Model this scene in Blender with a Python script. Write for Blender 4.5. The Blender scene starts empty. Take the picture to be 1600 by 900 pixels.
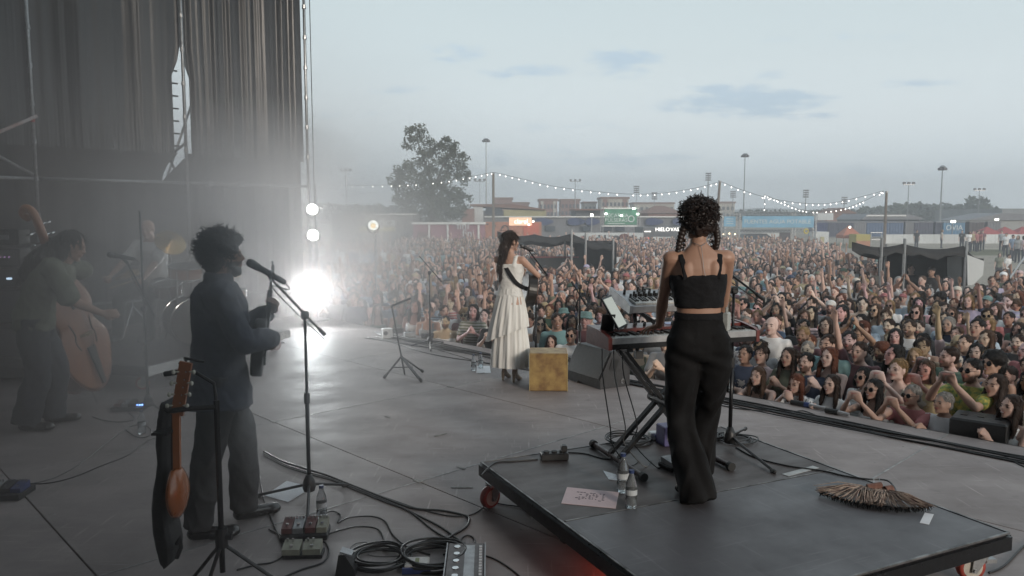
import bpy, math, random
import numpy as np
from mathutils import Vector, Matrix, Quaternion, noise
R = math.radians
SC = bpy.context.scene
COL = SC.collection
rnd = random.Random(7)

# ------------------------------------------------------------------ camera
CAMZ = 1.76
FPX = 1200.0
TH = math.atan((450 - 338) / FPX)
cam_d = bpy.data.cameras.new('camera')
cam_d.lens = 27.0; cam_d.sensor_width = 36.0
cam_d.clip_start = 0.05; cam_d.clip_end = 5000
cam = bpy.data.objects.new('camera', cam_d); COL.objects.link(cam)
cam.location = (0, 0, CAMZ); cam.rotation_euler = (math.pi / 2 - TH, 0, 0)
cam_d.dof.use_dof = False
SC.camera = cam
FW = Vector((0, math.cos(TH), -math.sin(TH))); UP = Vector((0, math.sin(TH), math.cos(TH)))
def ray(px, py):
    return Vector(((px - 800) / FPX, 0, 0)) + UP * ((450 - py) / FPX) + FW
def G(px, py, z=0.0):
    "point of the photograph that lies at height z"
    d = ray(px, py); t = (z - CAMZ) / d.z
    return Vector((d.x * t, d.y * t, z))
def D(px, py, y):
    "point of the photograph at depth y"
    d = ray(px, py); t = y / d.y
    return Vector((d.x * t, y, CAMZ + d.z * t))

# ------------------------------------------------------------------ view, world, sun
SC.view_settings.view_transform = 'Standard'; SC.view_settings.look = 'None'
SC.view_settings.exposure = 0.45; SC.view_settings.gamma = 1.0
SC.view_settings.use_curve_mapping = False
SC.cycles.max_bounces = 6; SC.cycles.diffuse_bounces = 2; SC.cycles.glossy_bounces = 3
SC.cycles.transmission_bounces = 4; SC.cycles.volume_bounces = 0; SC.cycles.transparent_max_bounces = 6
SC.cycles.caustics_reflective = False; SC.cycles.caustics_refractive = False
SC.cycles.use_denoising = True
SC.cycles.volume_step_rate = 1.0; SC.cycles.volume_max_steps = 64
SC.cycles.sample_clamp_indirect = 4.0
SUN_EL, SUN_AZ = 15.0, 150.0     # elevation; azimuth the light comes from, degrees clockwise from +Y
W = bpy.data.worlds.new('World'); SC.world = W; W.use_nodes = True
nt = W.node_tree; N = nt.nodes; L = nt.links
for n_ in list(N): N.remove(n_)
def nd(tree, kind, **kw):
    n = tree.nodes.new(kind)
    for k, v in kw.items():
        if k.startswith('i_'):
            n.inputs[k[2:].replace('_', ' ')].default_value = v
        else: setattr(n, k, v)
    return n
def mth(tree, op, a, b=None, clamp=False):
    n = tree.nodes.new('ShaderNodeMath'); n.operation = op; n.use_clamp = clamp
    for i, v in enumerate((a, b)):
        if v is None: continue
        if isinstance(v, (int, float)): n.inputs[i].default_value = v
        else: tree.links.new(v, n.inputs[i])
    return n.outputs[0]
def mixc(tree, fac, a, b, mode='MIX'):
    n = tree.nodes.new('ShaderNodeMix'); n.data_type = 'RGBA'; n.blend_type = mode
    for s, v in ((0, fac), (6, a), (7, b)):
        if isinstance(v, (int, float)): n.inputs[s].default_value = v
        elif isinstance(v, (tuple, list)): n.inputs[s].default_value = tuple(v) + ((1,) if len(v) == 3 else ())
        else: tree.links.new(v, n.inputs[s])
    return n.outputs[2]
sky = nd(nt, 'ShaderNodeTexSky', sky_type='NISHITA', sun_disc=False, sun_elevation=R(SUN_EL), sun_rotation=R(SUN_AZ))
sky.air_density = 1.5; sky.dust_density = 3.0
bg1 = nd(nt, 'ShaderNodeBackground'); bg1.inputs[1].default_value = 0.05
L.new(sky.outputs[0], bg1.inputs[0])
tc = nd(nt, 'ShaderNodeTexCoord'); sep = nd(nt, 'ShaderNodeSeparateXYZ'); L.new(tc.outputs['Generated'], sep.inputs[0])
X, Y, Z = sep.outputs
rmp = nd(nt, 'ShaderNodeValToRGB'); L.new(Z, rmp.inputs[0])
cr = rmp.color_ramp; cr.elements[0].position = 0.0; cr.elements[0].color = (0.62, 0.68, 0.71, 1)
cr.elements[1].position = 1.0; cr.elements[1].color = (0.42, 0.49, 0.53, 1)
for p_, c_ in ((0.05, (0.57, 0.635, 0.665, 1)), (0.11, (0.53, 0.58, 0.60, 1)), (0.19, (0.455, 0.51, 0.525, 1)), (0.28, (0.40, 0.465, 0.48, 1)), (.5, (.42, .48, .51, 1))):
    e_ = cr.elements.new(p_); e_.color = c_
Ys = mth(nt, 'MAXIMUM', Y, 0.02)
A_ = mth(nt, 'DIVIDE', X, Ys); B_ = mth(nt, 'DIVIDE', Z, Ys)
cmb = nd(nt, 'ShaderNodeCombineXYZ'); L.new(A_, cmb.inputs[0]); L.new(B_, cmb.inputs[1])
mp = nd(nt, 'ShaderNodeMapping'); mp.inputs['Scale'].default_value = (17, 62, 1); L.new(cmb.outputs[0], mp.inputs[0])
nz = nd(nt, 'ShaderNodeTexNoise', noise_dimensions='2D'); nz.inputs['Scale'].default_value = 1.0; nz.inputs['Detail'].default_value = 7; nz.inputs['Roughness'].default_value = 0.62
L.new(mp.outputs[0], nz.inputs[0])
tot = None
for (px, py, hw, hh, amp) in ((1160, 158, 165, 30, 1.0), (975, 97, 75, 34, 0.62), (1055, 104, 60, 10, .3), (705, 82, 60, 20, 0.62), (815, 112, 90, 16, 0.58), (1255, 182, 110, 9, 0.6), (1200, 120, 60, 12, .3), (545, 178, 70, 9, .5), (1330, 60, 160, 12, .35), (1420, 130, 120, 10, .4), (900, 200, 200, 10, .3), (640, 140, 120, 8, .35), (700, 262, 260, 14, .35), (900, 250, 300, 22, .4), (1420, 270, 240, 20, .3)):
    d = ray(px, py); a0 = d.x / d.y; b0 = d.z / d.y
    ex = mth(nt, 'DIVIDE', mth(nt, 'SUBTRACT', A_, a0), hw / FPX); ey = mth(nt, 'DIVIDE', mth(nt, 'SUBTRACT', B_, b0), hh / FPX)
    r2 = mth(nt, 'ADD', mth(nt, 'MULTIPLY', ex, ex), mth(nt, 'MULTIPLY', ey, ey))
    m = mth(nt, 'MULTIPLY', mth(nt, 'SUBTRACT', 1.0, r2, True), amp)
    tot = m if tot is None else mth(nt, 'MAXIMUM', tot, m)
cl = mth(nt, 'MULTIPLY', mth(nt, 'SUBTRACT', mth(nt, 'ADD', mth(nt, 'MULTIPLY', tot, 0.62), mth(nt, 'MULTIPLY', nz.outputs[0], 1.7)), 0.98), 2.6, True)
cl = mth(nt, 'MULTIPLY', cl, mth(nt, 'MULTIPLY', tot, 2.2, True))
fr = mth(nt, 'GREATER_THAN', Y, 0.05)
cl = mth(nt, 'MULTIPLY', mth(nt, 'MULTIPLY', cl, fr), 0.9)
nz2 = nd(nt, 'ShaderNodeTexNoise'); nz2.inputs['Scale'].default_value = 3.0; nz2.inputs['Detail'].default_value = 4
mp2 = nd(nt, 'ShaderNodeMapping'); mp2.inputs['Scale'].default_value = (1, 1, 5); L.new(tc.outputs['Generated'], mp2.inputs[0]); L.new(mp2.outputs[0], nz2.inputs[0])
base = mixc(nt, mth(nt, 'MULTIPLY', nz2.outputs[0], 0.18), rmp.outputs[0], (0.33, 0.42, 0.49))
skyc = mixc(nt, cl, base, (0.33, 0.42, 0.50))
bg2 = nd(nt, 'ShaderNodeBackground'); bg2.inputs[1].default_value = 1.3; L.new(skyc, bg2.inputs[0])
mxs = nd(nt, 'ShaderNodeMixShader'); mxs.inputs[0].default_value = 0.9
L.new(bg1.outputs[0], mxs.inputs[1]); L.new(bg2.outputs[0], mxs.inputs[2])
wo = nd(nt, 'ShaderNodeOutputWorld'); L.new(mxs.outputs[0], wo.inputs[0])
W.cycles.sampling_method = 'MANUAL'; W.cycles.sample_map_resolution = 512

sd = bpy.data.lights.new('sun', 'SUN'); sd.energy = 1.4; sd.angle = R(10); sd.color = (1.0, 0.89, 0.77)
sun = bpy.data.objects.new('sun', sd); COL.objects.link(sun)
az = R(SUN_AZ); el = R(SUN_EL)
sdir = Vector((math.sin(az) * math.cos(el), math.cos(az) * math.cos(el), math.sin(el)))
sun.rotation_euler = (-sdir).to_track_quat('-Z', 'Y').to_euler()

# ------------------------------------------------------------------ materials
MATS = {}
def M(name, col=(.5, .5, .5), rough=.6, metal=0.0, var=.15, scale=20.0, bump=0.0, bscale=None, emit=None, estr=0.0, trans=0.0, objcol=False, attr=False, spec=None, coat=0.0, sheen=0.0, alpha=None, ior=None, detail=4, stretch=None, col2=None, dusty=0.0, panel=0.0, scuff=0.0, prints=False, subs=0.0, rvar=0.15):
    if name in MATS: return MATS[name]
    m = bpy.data.materials.new(name); m.use_nodes = True
    t = m.node_tree; b = t.nodes['Principled BSDF']
    tcn = t.nodes.new('ShaderNodeTexCoord'); src = tcn.outputs['Object']
    if stretch:
        mpn = t.nodes.new('ShaderNodeMapping'); mpn.inputs['Scale'].default_value = stretch
        t.links.new(src, mpn.inputs[0]); src = mpn.outputs[0]
    nn = nd(t, 'ShaderNodeTexNoise'); nn.inputs['Scale'].default_value = scale; nn.inputs['Detail'].default_value = detail
    nn.inputs['Roughness'].default_value = .6
    t.links.new(src, nn.inputs[0])
    fac = mth(t, 'MULTIPLY', mth(t, 'SUBTRACT', nn.outputs[0], 0.32, True), 2.4, True)
    if col2 is None: col2 = tuple(max(0, c * (1 - var * 2.2)) for c in col)
    c = mixc(t, fac, col2, col)
    if objcol:
        oi = t.nodes.new('ShaderNodeObjectInfo')
        c = mixc(t, 1.0, c, oi.outputs['Color'], 'MULTIPLY')
    if attr:
        an = nd(t, 'ShaderNodeAttribute', attribute_name='Col')
        c = mixc(t, 1.0, c, an.outputs['Color'], 'MULTIPLY')
    if panel:
        oi2 = t.nodes.new('ShaderNodeObjectInfo'); k = mth(t, 'ADD', mth(t, 'MULTIPLY', oi2.outputs['Random'], panel), 1 - panel / 2)
        cc = t.nodes.new('ShaderNodeCombineXYZ'); [t.links.new(k, cc.inputs[i]) for i in range(3)]; c = mixc(t, 1.0, c, cc.outputs[0], 'MULTIPLY')
    if scuff:
        for sx_, rot_ in (((3, 55, 1), .3), ((40, 2.5, 1), -.5), ((9, 9, 1), 0)):
            mq = t.nodes.new('ShaderNodeMapping'); mq.inputs['Scale'].default_value = sx_; mq.inputs['Rotation'].default_value = (0, 0, rot_); t.links.new(tcn.outputs['Object'], mq.inputs[0])
            nq = nd(t, 'ShaderNodeTexNoise'); nq.inputs['Scale'].default_value = 1; nq.inputs['Detail'].default_value = 3; t.links.new(mq.outputs[0], nq.inputs[0])
            fq = mth(t, 'MULTIPLY', mth(t, 'SUBTRACT', nq.outputs[0], .63, True), 7 * scuff, True)
            c = mixc(t, fq, c, tuple(min(1, v * 1.8 + .03) for v in col) if rot_ else tuple(v * .45 for v in col))
    if prints:
        oi3 = t.nodes.new('ShaderNodeObjectInfo'); se = t.nodes.new('ShaderNodeSeparateXYZ'); t.links.new(tcn.outputs['Object'], se.inputs[0]); rn = oi3.outputs['Random']
        st1 = mth(t, 'MULTIPLY', mth(t, 'GREATER_THAN', mth(t, 'SINE', mth(t, 'MULTIPLY', se.outputs[2], 150)), .2), mth(t, 'GREATER_THAN', rn, .88))
        vo = nd(t, 'ShaderNodeTexVoronoi'); vo.inputs['Scale'].default_value = 34; t.links.new(tcn.outputs['Object'], vo.inputs[0])
        st2 = mth(t, 'MULTIPLY', mth(t, 'LESS_THAN', vo.outputs['Distance'], .38), mth(t, 'LESS_THAN', rn, .10))
        dx = mth(t, 'MULTIPLY', se.outputs[0], 11); dz = mth(t, 'MULTIPLY', mth(t, 'SUBTRACT', se.outputs[2], 1.24), 15)
        bl = mth(t, 'LESS_THAN', mth(t, 'ADD', mth(t, 'ADD', mth(t, 'MULTIPLY', dx, dx), mth(t, 'MULTIPLY', dz, dz)), mth(t, 'MULTIPLY', vo.outputs['Distance'], 1.2)), 1.0)
        st3 = mth(t, 'MULTIPLY', mth(t, 'MULTIPLY', bl, mth(t, 'GREATER_THAN', se.outputs[1], 0)), mth(t, 'MULTIPLY', mth(t, 'GREATER_THAN', rn, .45), mth(t, 'LESS_THAN', rn, .68)))
        c = mixc(t, mth(t, 'MULTIPLY', mth(t, 'MAXIMUM', st1, mth(t, 'MAXIMUM', st2, st3)), .75), c, mixc(t, mth(t, 'LESS_THAN', mth(t, 'FRACT', mth(t, 'MULTIPLY', rn, 37)), .5), (.50, .48, .46), (.05, .05, .07)))
    t.links.new(c, b.inputs['Base Color'])
    r_ = mth(t, 'ADD', mth(t, 'MULTIPLY', fac, -rvar), rough + rvar * .5, True)
    t.links.new(r_, b.inputs['Roughness'])
    b.inputs['Metallic'].default_value = metal
    if spec is not None: b.inputs['Specular IOR Level'].default_value = spec
    if coat: b.inputs['Coat Weight'].default_value = coat; b.inputs['Coat Roughness'].default_value = .12
    if sheen: b.inputs['Sheen Weight'].default_value = sheen
    if trans: b.inputs['Transmission Weight'].default_value = trans
    if ior: b.inputs['IOR'].default_value = ior
    if subs: b.inputs['Subsurface Weight'].default_value = subs; b.inputs['Subsurface Radius'].default_value = (.012, .005, .003)
    if alpha is not None: b.inputs['Alpha'].default_value = alpha
    if emit:
        b.inputs['Emission Color'].default_value = tuple(emit) + (1,); b.inputs['Emission Strength'].default_value = estr
    if bump:
        bn = nd(t, 'ShaderNodeTexNoise'); bn.inputs['Scale'].default_value = bscale or scale * 2; bn.inputs['Detail'].default_value = 5
        t.links.new(src, bn.inputs[0])
        bb = t.nodes.new('ShaderNodeBump'); bb.inputs['Strength'].default_value = 1.0; bb.inputs['Distance'].default_value = bump
        t.links.new(bn.outputs[0], bb.inputs['Height']); t.links.new(bb.outputs[0], b.inputs['Normal'])
    MATS[name] = m
    return m

# ------------------------------------------------------------------ mesh builder
def basis(d, up=Vector((0, 0, 1))):
    d = Vector(d).normalized(); up = Vector(up)
    if abs(d.dot(up.normalized())) > .97: up = Vector((0, 1, 0)) if abs(d.y) < .9 else Vector((1, 0, 0))
    u = up.cross(d).normalized(); v = d.cross(u).normalized()
    return u, v, d
class MB:
    def __init__(s): s.v = []; s.f = []
    def add(s, vs, fs):
        o = len(s.v); s.v.extend([tuple(p) for p in vs]); s.f.extend([tuple(i + o for i in f) for f in fs]); return s
    def box(s, c, size, rot=None, bev=0.0):
        c = Vector(c); hx, hy, hz = (k / 2 for k in size)
        if bev:
            b = min(bev, hx * .9, hy * .9, hz * .9); rings = []
            for z, ins in ((-hz, b), (-hz + b, 0), (hz - b, 0), (hz, b)):
                x, y = hx - ins, hy - ins
                k = b * .5 if ins == 0 else b * .3
                rings.append([(-x + k, -y, z), (x - k, -y, z), (x, -y + k, z), (x, y - k, z), (x - k, y, z), (-x + k, y, z), (-x, y - k, z), (-x, -y + k, z)])
            vs = [Vector(p) for r in rings for p in r]; fs = [tuple(range(7, -1, -1)), tuple(range(24, 32))]
            for r in range(3):
                for i in range(8):
                    j = (i + 1) % 8; fs.append((r * 8 + i, r * 8 + j, r * 8 + 8 + j, r * 8 + 8 + i))
        else:
            vs = [Vector((x, y, z)) for z in (-hz, hz) for y in (-hy, hy) for x in (-hx, hx)]
            fs = [(0, 2, 3, 1), (4, 5, 7, 6), (0, 1, 5, 4), (2, 6, 7, 3), (0, 4, 6, 2), (1, 3, 7, 5)]
        if rot is not None:
            if not isinstance(rot, Matrix): rot = Matrix.Rotation(rot, 3, 'Z')
            vs = [rot @ p for p in vs]
        return s.add([p + c for p in vs], fs)
    def obox(s, a, b, w, h, up=Vector((0, 0, 1))):
        "bar from a to b, width w and height h"
        a = Vector(a); b = Vector(b); u, v, d = basis(b - a, up)
        vs = []
        for p in (a, b):
            for sx, sy in ((-1, -1), (1, -1), (1, 1), (-1, 1)): vs.append(p + u * sx * w / 2 + v * sy * h / 2)
        return s.add(vs, [(0, 3, 2, 1), (4, 5, 6, 7), (0, 1, 5, 4), (1, 2, 6, 5), (2, 3, 7, 6), (3, 0, 4, 7)])
    def cyl(s, a, b, r, r2=None, n=12, cap=True):
        a = Vector(a); b = Vector(b); r2 = r if r2 is None else r2; u, v, d = basis(b - a)
        vs = []
        for p, q in ((a, r), (b, r2)):
            for i in range(n):
                t = 2 * math.pi * i / n; vs.append(p + u * (math.cos(t) * q) + v * (math.sin(t) * q))
        fs = [(i, (i + 1) % n, n + (i + 1) % n, n + i) for i in range(n)]
        if cap: fs += [tuple(range(n - 1, -1, -1)), tuple(range(n, 2 * n))]
        return s.add(vs, fs)
    def tube(s, pts, r, n=6, cap=True, closed=False):
        pts = [Vector(p) for p in pts]; k = len(pts)
        rs = r if isinstance(r, (list, tuple)) else [r] * k
        tg = [((pts[(i + 1) % k] - pts[i - 1]) if closed else (pts[min(i + 1, k - 1)] - pts[max(i - 1, 0)])).normalized() for i in range(k)]
        u, v, _ = basis(tg[0]); vs = []
        for i in range(k):
            u = (u - tg[i] * u.dot(tg[i])).normalized(); v = tg[i].cross(u)
            for j in range(n):
                t = 2 * math.pi * j / n; vs.append(pts[i] + (u * math.cos(t) + v * math.sin(t)) * rs[i])
        fs = [(i * n + j, i * n + (j + 1) % n, (i + 1) * n + (j + 1) % n, (i + 1) * n + j) for i in range(k - 1) for j in range(n)]
        if closed: fs += [((k - 1) * n + j, (k - 1) * n + (j + 1) % n, (j + 1) % n, j) for j in range(n)]
        elif cap: fs += [tuple(range(n - 1, -1, -1)), tuple(range((k - 1) * n, k * n))]
        return s.add(vs, fs)
    def rings(s, rings, cap=True, close=True):
        n = len(rings[0]); vs = [p for r in rings for p in r]; fs = []
        for i in range(len(rings) - 1):
            for j in range(n if close else n - 1):
                k = (j + 1) % n; fs.append((i * n + j, i * n + k, (i + 1) * n + k, (i + 1) * n + j))
        if cap and close: fs += [tuple(range(n - 1, -1, -1)), tuple(range((len(rings) - 1) * n, len(rings) * n))]
        return s.add(vs, fs)
    def lathe(s, prof, c=(0, 0, 0), axis=(0, 0, 1), n=16, cap=True):
        c = Vector(c); u, v, d = basis(axis)
        return s.rings([[c + d * z + (u * math.cos(2 * math.pi * j / n) + v * math.sin(2 * math.pi * j / n)) * max(r, 1e-4) for j in range(n)] for r, z in prof], cap)
    def ell(s, c, r, rot=None, n=12, m=8):
        c = Vector(c); rings = []
        if not isinstance(r, (tuple, list)): r = (r, r, r)
        for i in range(m + 1):
            ph = -math.pi / 2 + math.pi * i / m; ph = max(-1.54, min(1.54, ph))
            ring = []
            for j in range(n):
                t = 2 * math.pi * j / n
                p = Vector((r[0] * math.cos(ph) * math.cos(t), r[1] * math.cos(ph) * math.sin(t), r[2] * math.sin(ph)))
                ring.append((rot @ p if rot is not None else p) + c)
            rings.append(ring)
        return s.rings(rings)
    def cap(s, a, b, ra, rb=None, n=10):
        "capsule, tapered, rounded ends"
        a = Vector(a); b = Vector(b); rb = ra if rb is None else rb
        if (b - a).length < 1e-5: return s.ell(a, ra)
        u, v, d = basis(b - a); rings = []
        for k in (-88, -60, -30, 0):
            t = R(k); rings.append((a + d * (math.sin(t) * ra), math.cos(t) * ra))
        for k in (0, 30, 60, 88):
            t = R(k); rings.append((b + d * (math.sin(t) * rb), math.cos(t) * rb))
        return s.rings([[p + (u * math.cos(2 * math.pi * j / n) + v * math.sin(2 * math.pi * j / n)) * q for j in range(n)] for p, q in rings])
    def limb(s, pts, rs, n=12):
        for i in range(len(pts) - 1): s.cap(pts[i], pts[i + 1], rs[i], rs[i + 1], n)
        return s
    def prism(s, poly, ex, o=(0, 0, 0), ux=(1, 0, 0), uy=(0, 1, 0)):
        "flat outline extruded by vector ex"
        o = Vector(o); ux = Vector(ux); uy = Vector(uy); ex = Vector(ex); n = len(poly)
        vs = [o + ux * a + uy * b for a, b in poly]; vs += [p + ex for p in vs]
        fs = [tuple(range(n - 1, -1, -1)), tuple(range(n, 2 * n))] + [(i, (i + 1) % n, n + (i + 1) % n, n + i) for i in range(n)]
        return s.add(vs, fs)
    def xf(s, mat, start=0):
        s.v[start:] = [tuple(mat @ Vector(p)) for p in s.v[start:]]; return s
    def mesh(s, name='mesh', smooth=False):
        me = bpy.data.meshes.new(name); me.from_pydata(s.v, [], s.f); me.update()
        if smooth: me.shade_smooth()
        return me
    def build(s, name, mat=None, parent=None, smooth=False, auto=True, loc=None):
        me = s.mesh(name, smooth); return link(name, me, mat, parent, loc)
def link(name, me, mat=None, parent=None, loc=None):
    o = bpy.data.objects.new(name, me); COL.objects.link(o)
    if mat is not None and len(me.materials) == 0: me.materials.append(mat)
    if parent is not None: o.parent = parent
    if loc is not None: o.location = loc
    return o
def tag(o, label=None, cat=None, group=None, kind=None):
    if label: o['label'] = label
    if cat: o['category'] = cat
    if group: o['group'] = group
    if kind: o['kind'] = kind
    return o
def thing(name, label, cat, loc=(0, 0, 0), rz=0.0, group=None):
    o = bpy.data.objects.new(name, None); COL.objects.link(o); o.empty_display_size = .1
    o.location = loc; o.rotation_euler = (0, 0, rz)
    return tag(o, label, cat, group)
def local(parent, p):
    "world point into the frame of an Empty placed by loc and rz"
    return Matrix.Rotation(-parent.rotation_euler.z, 3, 'Z') @ (Vector(p) - parent.location)
def copy_tree(o, parent=None):
    c = o.copy(); COL.objects.link(c); c.parent = parent
    for ch in list(o.children): copy_tree(ch, c)
    return c
def solid(mb, voxel, smooth=4, ratio=None, disp=None, name='solid', tmp=None):
    "fuse overlapping closed shapes into one continuous surface"
    me = mb.mesh('tmp'); o = bpy.data.objects.new('tmp', me); COL.objects.link(o)
    a = o.modifiers.new('r', 'REMESH'); a.mode = 'VOXEL'; a.voxel_size = voxel; a.use_smooth_shade = True
    if smooth:
        b = o.modifiers.new('s', 'SMOOTH'); b.iterations = smooth; b.factor = .5
    if ratio:
        d = o.modifiers.new('d', 'DECIMATE'); d.ratio = ratio
    dg = bpy.context.evaluated_depsgraph_get(); dg.update()
    r = bpy.data.meshes.new_from_object(o.evaluated_get(dg), depsgraph=dg)
    bpy.data.objects.remove(o); bpy.data.meshes.remove(me)
    r.name = name
    if disp:
        n = len(r.vertices); co = np.empty(n * 3, 'f'); r.vertices.foreach_get('co', co)
        no = np.empty(n * 3, 'f'); r.vertex_normals.foreach_get('vector', no)
        co = co.reshape(-1, 3); no = no.reshape(-1, 3)
        co = co + no * disp(co)[:, None]
        r.vertices.foreach_set('co', co.astype('f').ravel()); r.update()
    r.shade_smooth()
    return r
def decim(me, ratio):
    o = bpy.data.objects.new('tmp', me); COL.objects.link(o)
    d = o.modifiers.new('d', 'DECIMATE'); d.ratio = ratio
    dg = bpy.context.evaluated_depsgraph_get(); dg.update()
    r = bpy.data.meshes.new_from_object(o.evaluated_get(dg), depsgraph=dg); bpy.data.objects.remove(o)
    return r
def set_col(me, fn):
    n = len(me.vertices); co = np.empty(n * 3, 'f'); me.vertices.foreach_get('co', co)
    c = fn(co.reshape(-1, 3)); a = me.color_attributes.new('Col', 'FLOAT_COLOR', 'POINT')
    a.data.foreach_set('color', np.concatenate([c, np.ones((n, 1))], 1).astype('f').ravel())
def spline(pts, k=6):
    pts = [Vector(p) for p in pts]; out = []
    for i in range(len(pts) - 1):
        p0 = pts[max(i - 1, 0)]; p1 = pts[i]; p2 = pts[i + 1]; p3 = pts[min(i + 2, len(pts) - 1)]
        for j in range(k):
            t = j / k
            out.append(.5 * ((2 * p1) + (p2 - p0) * t + (2 * p0 - 5 * p1 + 4 * p2 - p3) * t * t + (3 * p1 - p0 - 3 * p2 + p3) * t ** 3))
    out.append(pts[-1]); return out
def text(name, body, size, mat, parent, loc, rot, depth=.01, align='CENTER'):
    cu = bpy.data.curves.new('t', 'FONT'); cu.body = body; cu.size = size; cu.extrude = depth; cu.align_x = align; cu.align_y = 'CENTER'; cu.resolution_u = 3
    o = bpy.data.objects.new('t', cu); COL.objects.link(o)
    dg = bpy.context.evaluated_depsgraph_get(); dg.update()
    me = bpy.data.meshes.new_from_object(o.evaluated_get(dg), depsgraph=dg)
    bpy.data.objects.remove(o); bpy.data.curves.remove(cu)
    q = link(name, me, None, parent); me.materials.clear(); me.materials.append(mat)
    q.location = loc; q.rotation_euler = rot; return q
# ------------------------------------------------------------------ setting: ground, stage, side wall
GZ = -1.13
SO = Vector((-3.5, 13.3, 0)); SE = Vector((0.692, -0.722, 0)); SN = Vector((-0.722, -0.692, 0))
def S(s, t, z=0.0): return SO + SE * s + SN * t + Vector((0, 0, z))
SANG = math.atan2(SE.y, SE.x)
def st(p): q = Vector(p) - SO; return q.dot(SE), q.dot(SN)

m_sand = M('sandy_ground', (.30, .26, .21), .95, var=.12, scale=.25, bump=.02, bscale=6, detail=8)
m_floor = M('stage_plywood', (.30, .26, .252), .55, spec=.35, var=.16, scale=1.6, bump=.0003, bscale=40, detail=12, rvar=.2, stretch=(1, 1.6, 1), panel=.22, scuff=.5)
m_alu = M('aluminium', (.55, .55, .55), .35, metal=.9, scale=30)
m_steel = M('galvanised_steel', (.42, .43, .44), .38, metal=.85, scale=25, var=.2)
m_chrome = M('chrome', (.75, .75, .75), .12, metal=1.0)
m_black = M('black_paint', (.018, .018, .019), .45, scale=30)
m_blackmetal = M('black_metal', (.025, .025, .027), .32, metal=.5, scale=30)
m_rubber = M('rubber', (.014, .014, .014), .6, scale=40)
m_tarp = M('black_tarpaulin', (.03, .029, .031), .36, var=.25, scale=1.5, bump=.004, bscale=14, rvar=.2, spec=.6, stretch=(1, 1, .1))
m_tarp2 = M('dull_black_cloth', (.018, .017, .018), .75, var=.3, scale=1.2, bump=.003, bscale=18)
m_white = M('white_paint', (.78, .78, .76), .55, scale=8, var=.06)
m_concrete = M('concrete', (.32, .31, .29), .85, scale=1.5)

gb = MB(); nx = 40
gv = [(-1200 + 2400 * i / nx, -60 + 2400 * j / nx, GZ + (0 if j < 3 else 0)) for j in range(nx + 1) for i in range(nx + 1)]
gb.add(gv, [(j * (nx + 1) + i, j * (nx + 1) + i + 1, (j + 1) * (nx + 1) + i + 1, (j + 1) * (nx + 1) + i) for j in range(nx) for i in range(nx)])
tag(gb.build('ground', m_sand), kind='structure')
# worn grass strips behind the crowd
m_grass = M('dry_grass', (.13, .13, .06), .95, var=.3, scale=1.2, bump=.02, bscale=8)
gg = MB().box((12, 78, GZ + .005), (46, 9, .01)).box((44, 62, GZ + .006), (22, 10, .01)).build('grass_strip', m_grass); tag(gg, kind='structure')

def sbox(mb, s0, s1, t0, t1, z0, z1, bev=0):
    return mb.box(S((s0 + s1) / 2, (t0 + t1) / 2, (z0 + z1) / 2), (s1 - s0, t1 - t0, z1 - z0), SANG, bev)
SS = [1.79 + 2.07 * k for k in range(-1, 8)]; TT = [-.12, 1.72, 3.68, 5.64, 7.6, 9.56, 11.5]
stage = tag(sbox(MB(), SS[0], SS[-1], -.10, 11.5, GZ, -.045).build('stage_floor', m_black), kind='structure')
for a in range(len(SS) - 1):
    for b in range(len(TT) - 1):
        g = .004
        z = rnd.uniform(-.0015, .0005)
        sbox(MB(), SS[a] + g, SS[a + 1] - g, TT[b] + g, TT[b + 1] - g, -.04, z, .002).build('floor_panel', m_floor, stage)
m_seam = M('seam_metal', (.42, .41, .40), .5, metal=.3, scale=12, var=.3)
for a in range(1, len(SS) - 1):
    for b in range(len(TT) - 1):
        sbox(MB(), SS[a] - .006, SS[a] + .006, TT[b] + .01, TT[b + 1] - .01, -.03, .0012).build('seam_strip', m_seam, stage)
# small grating plates where four panels meet
for (s_, t_) in ((7.99, 3.68), (5.93, 1.72), (5.93, 3.68)):
    p = MB(); sbox(p, s_ - .035, s_ + .035, t_ - .02, t_ + .02, 0, .003)
    for k in range(6): sbox(p, s_ - .032 + k * .012, s_ - .026 + k * .012, t_ - .018, t_ + .018, .003, .005)
    p.build('corner_plate', m_seam, stage)
fasc = sbox(MB(), SS[0], SS[-1], -.14, -.105, GZ, -.002).build('front_fascia', m_black, stage)

# roof and back drop that shade the stage
roof = thing('stage_roof', 'black canopy roof over the stage', 'roof')
rb = MB(); sbox(rb, -.6, SS[-1] + .3, 1.2, 11.9, 11.0, 11.15); rb.build('roof_sheet', m_tarp2, roof)
for k in range(6):
    sbox(MB(), -.6, SS[-1] + .3, 1.3 + k * 2.06, 1.6 + k * 2.06, 10.68, 10.99).build('beam', m_alu, roof)
for (s_, t_) in ((-.45, 11.6), (SS[-1] + .1, 1.45), (SS[-1] + .1, 11.6)):
    sbox(MB(), s_ - .15, s_ + .15, t_ - .15, t_ + .15, GZ, 10.66).build('roof_post', m_alu, roof)
wing = thing('sun_block_drape', 'black drape closing the rear half of the near stage wing', 'curtain')
sbox(MB(), 16.62, 16.68, 6.0, 11.5, 0.01, 10.6).build('cloth', m_tarp2, wing)  # added out of view to block the sun from the left floor
back = thing('backdrop_curtain', 'black backdrop hung along the rear of the stage', 'curtain')
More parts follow.
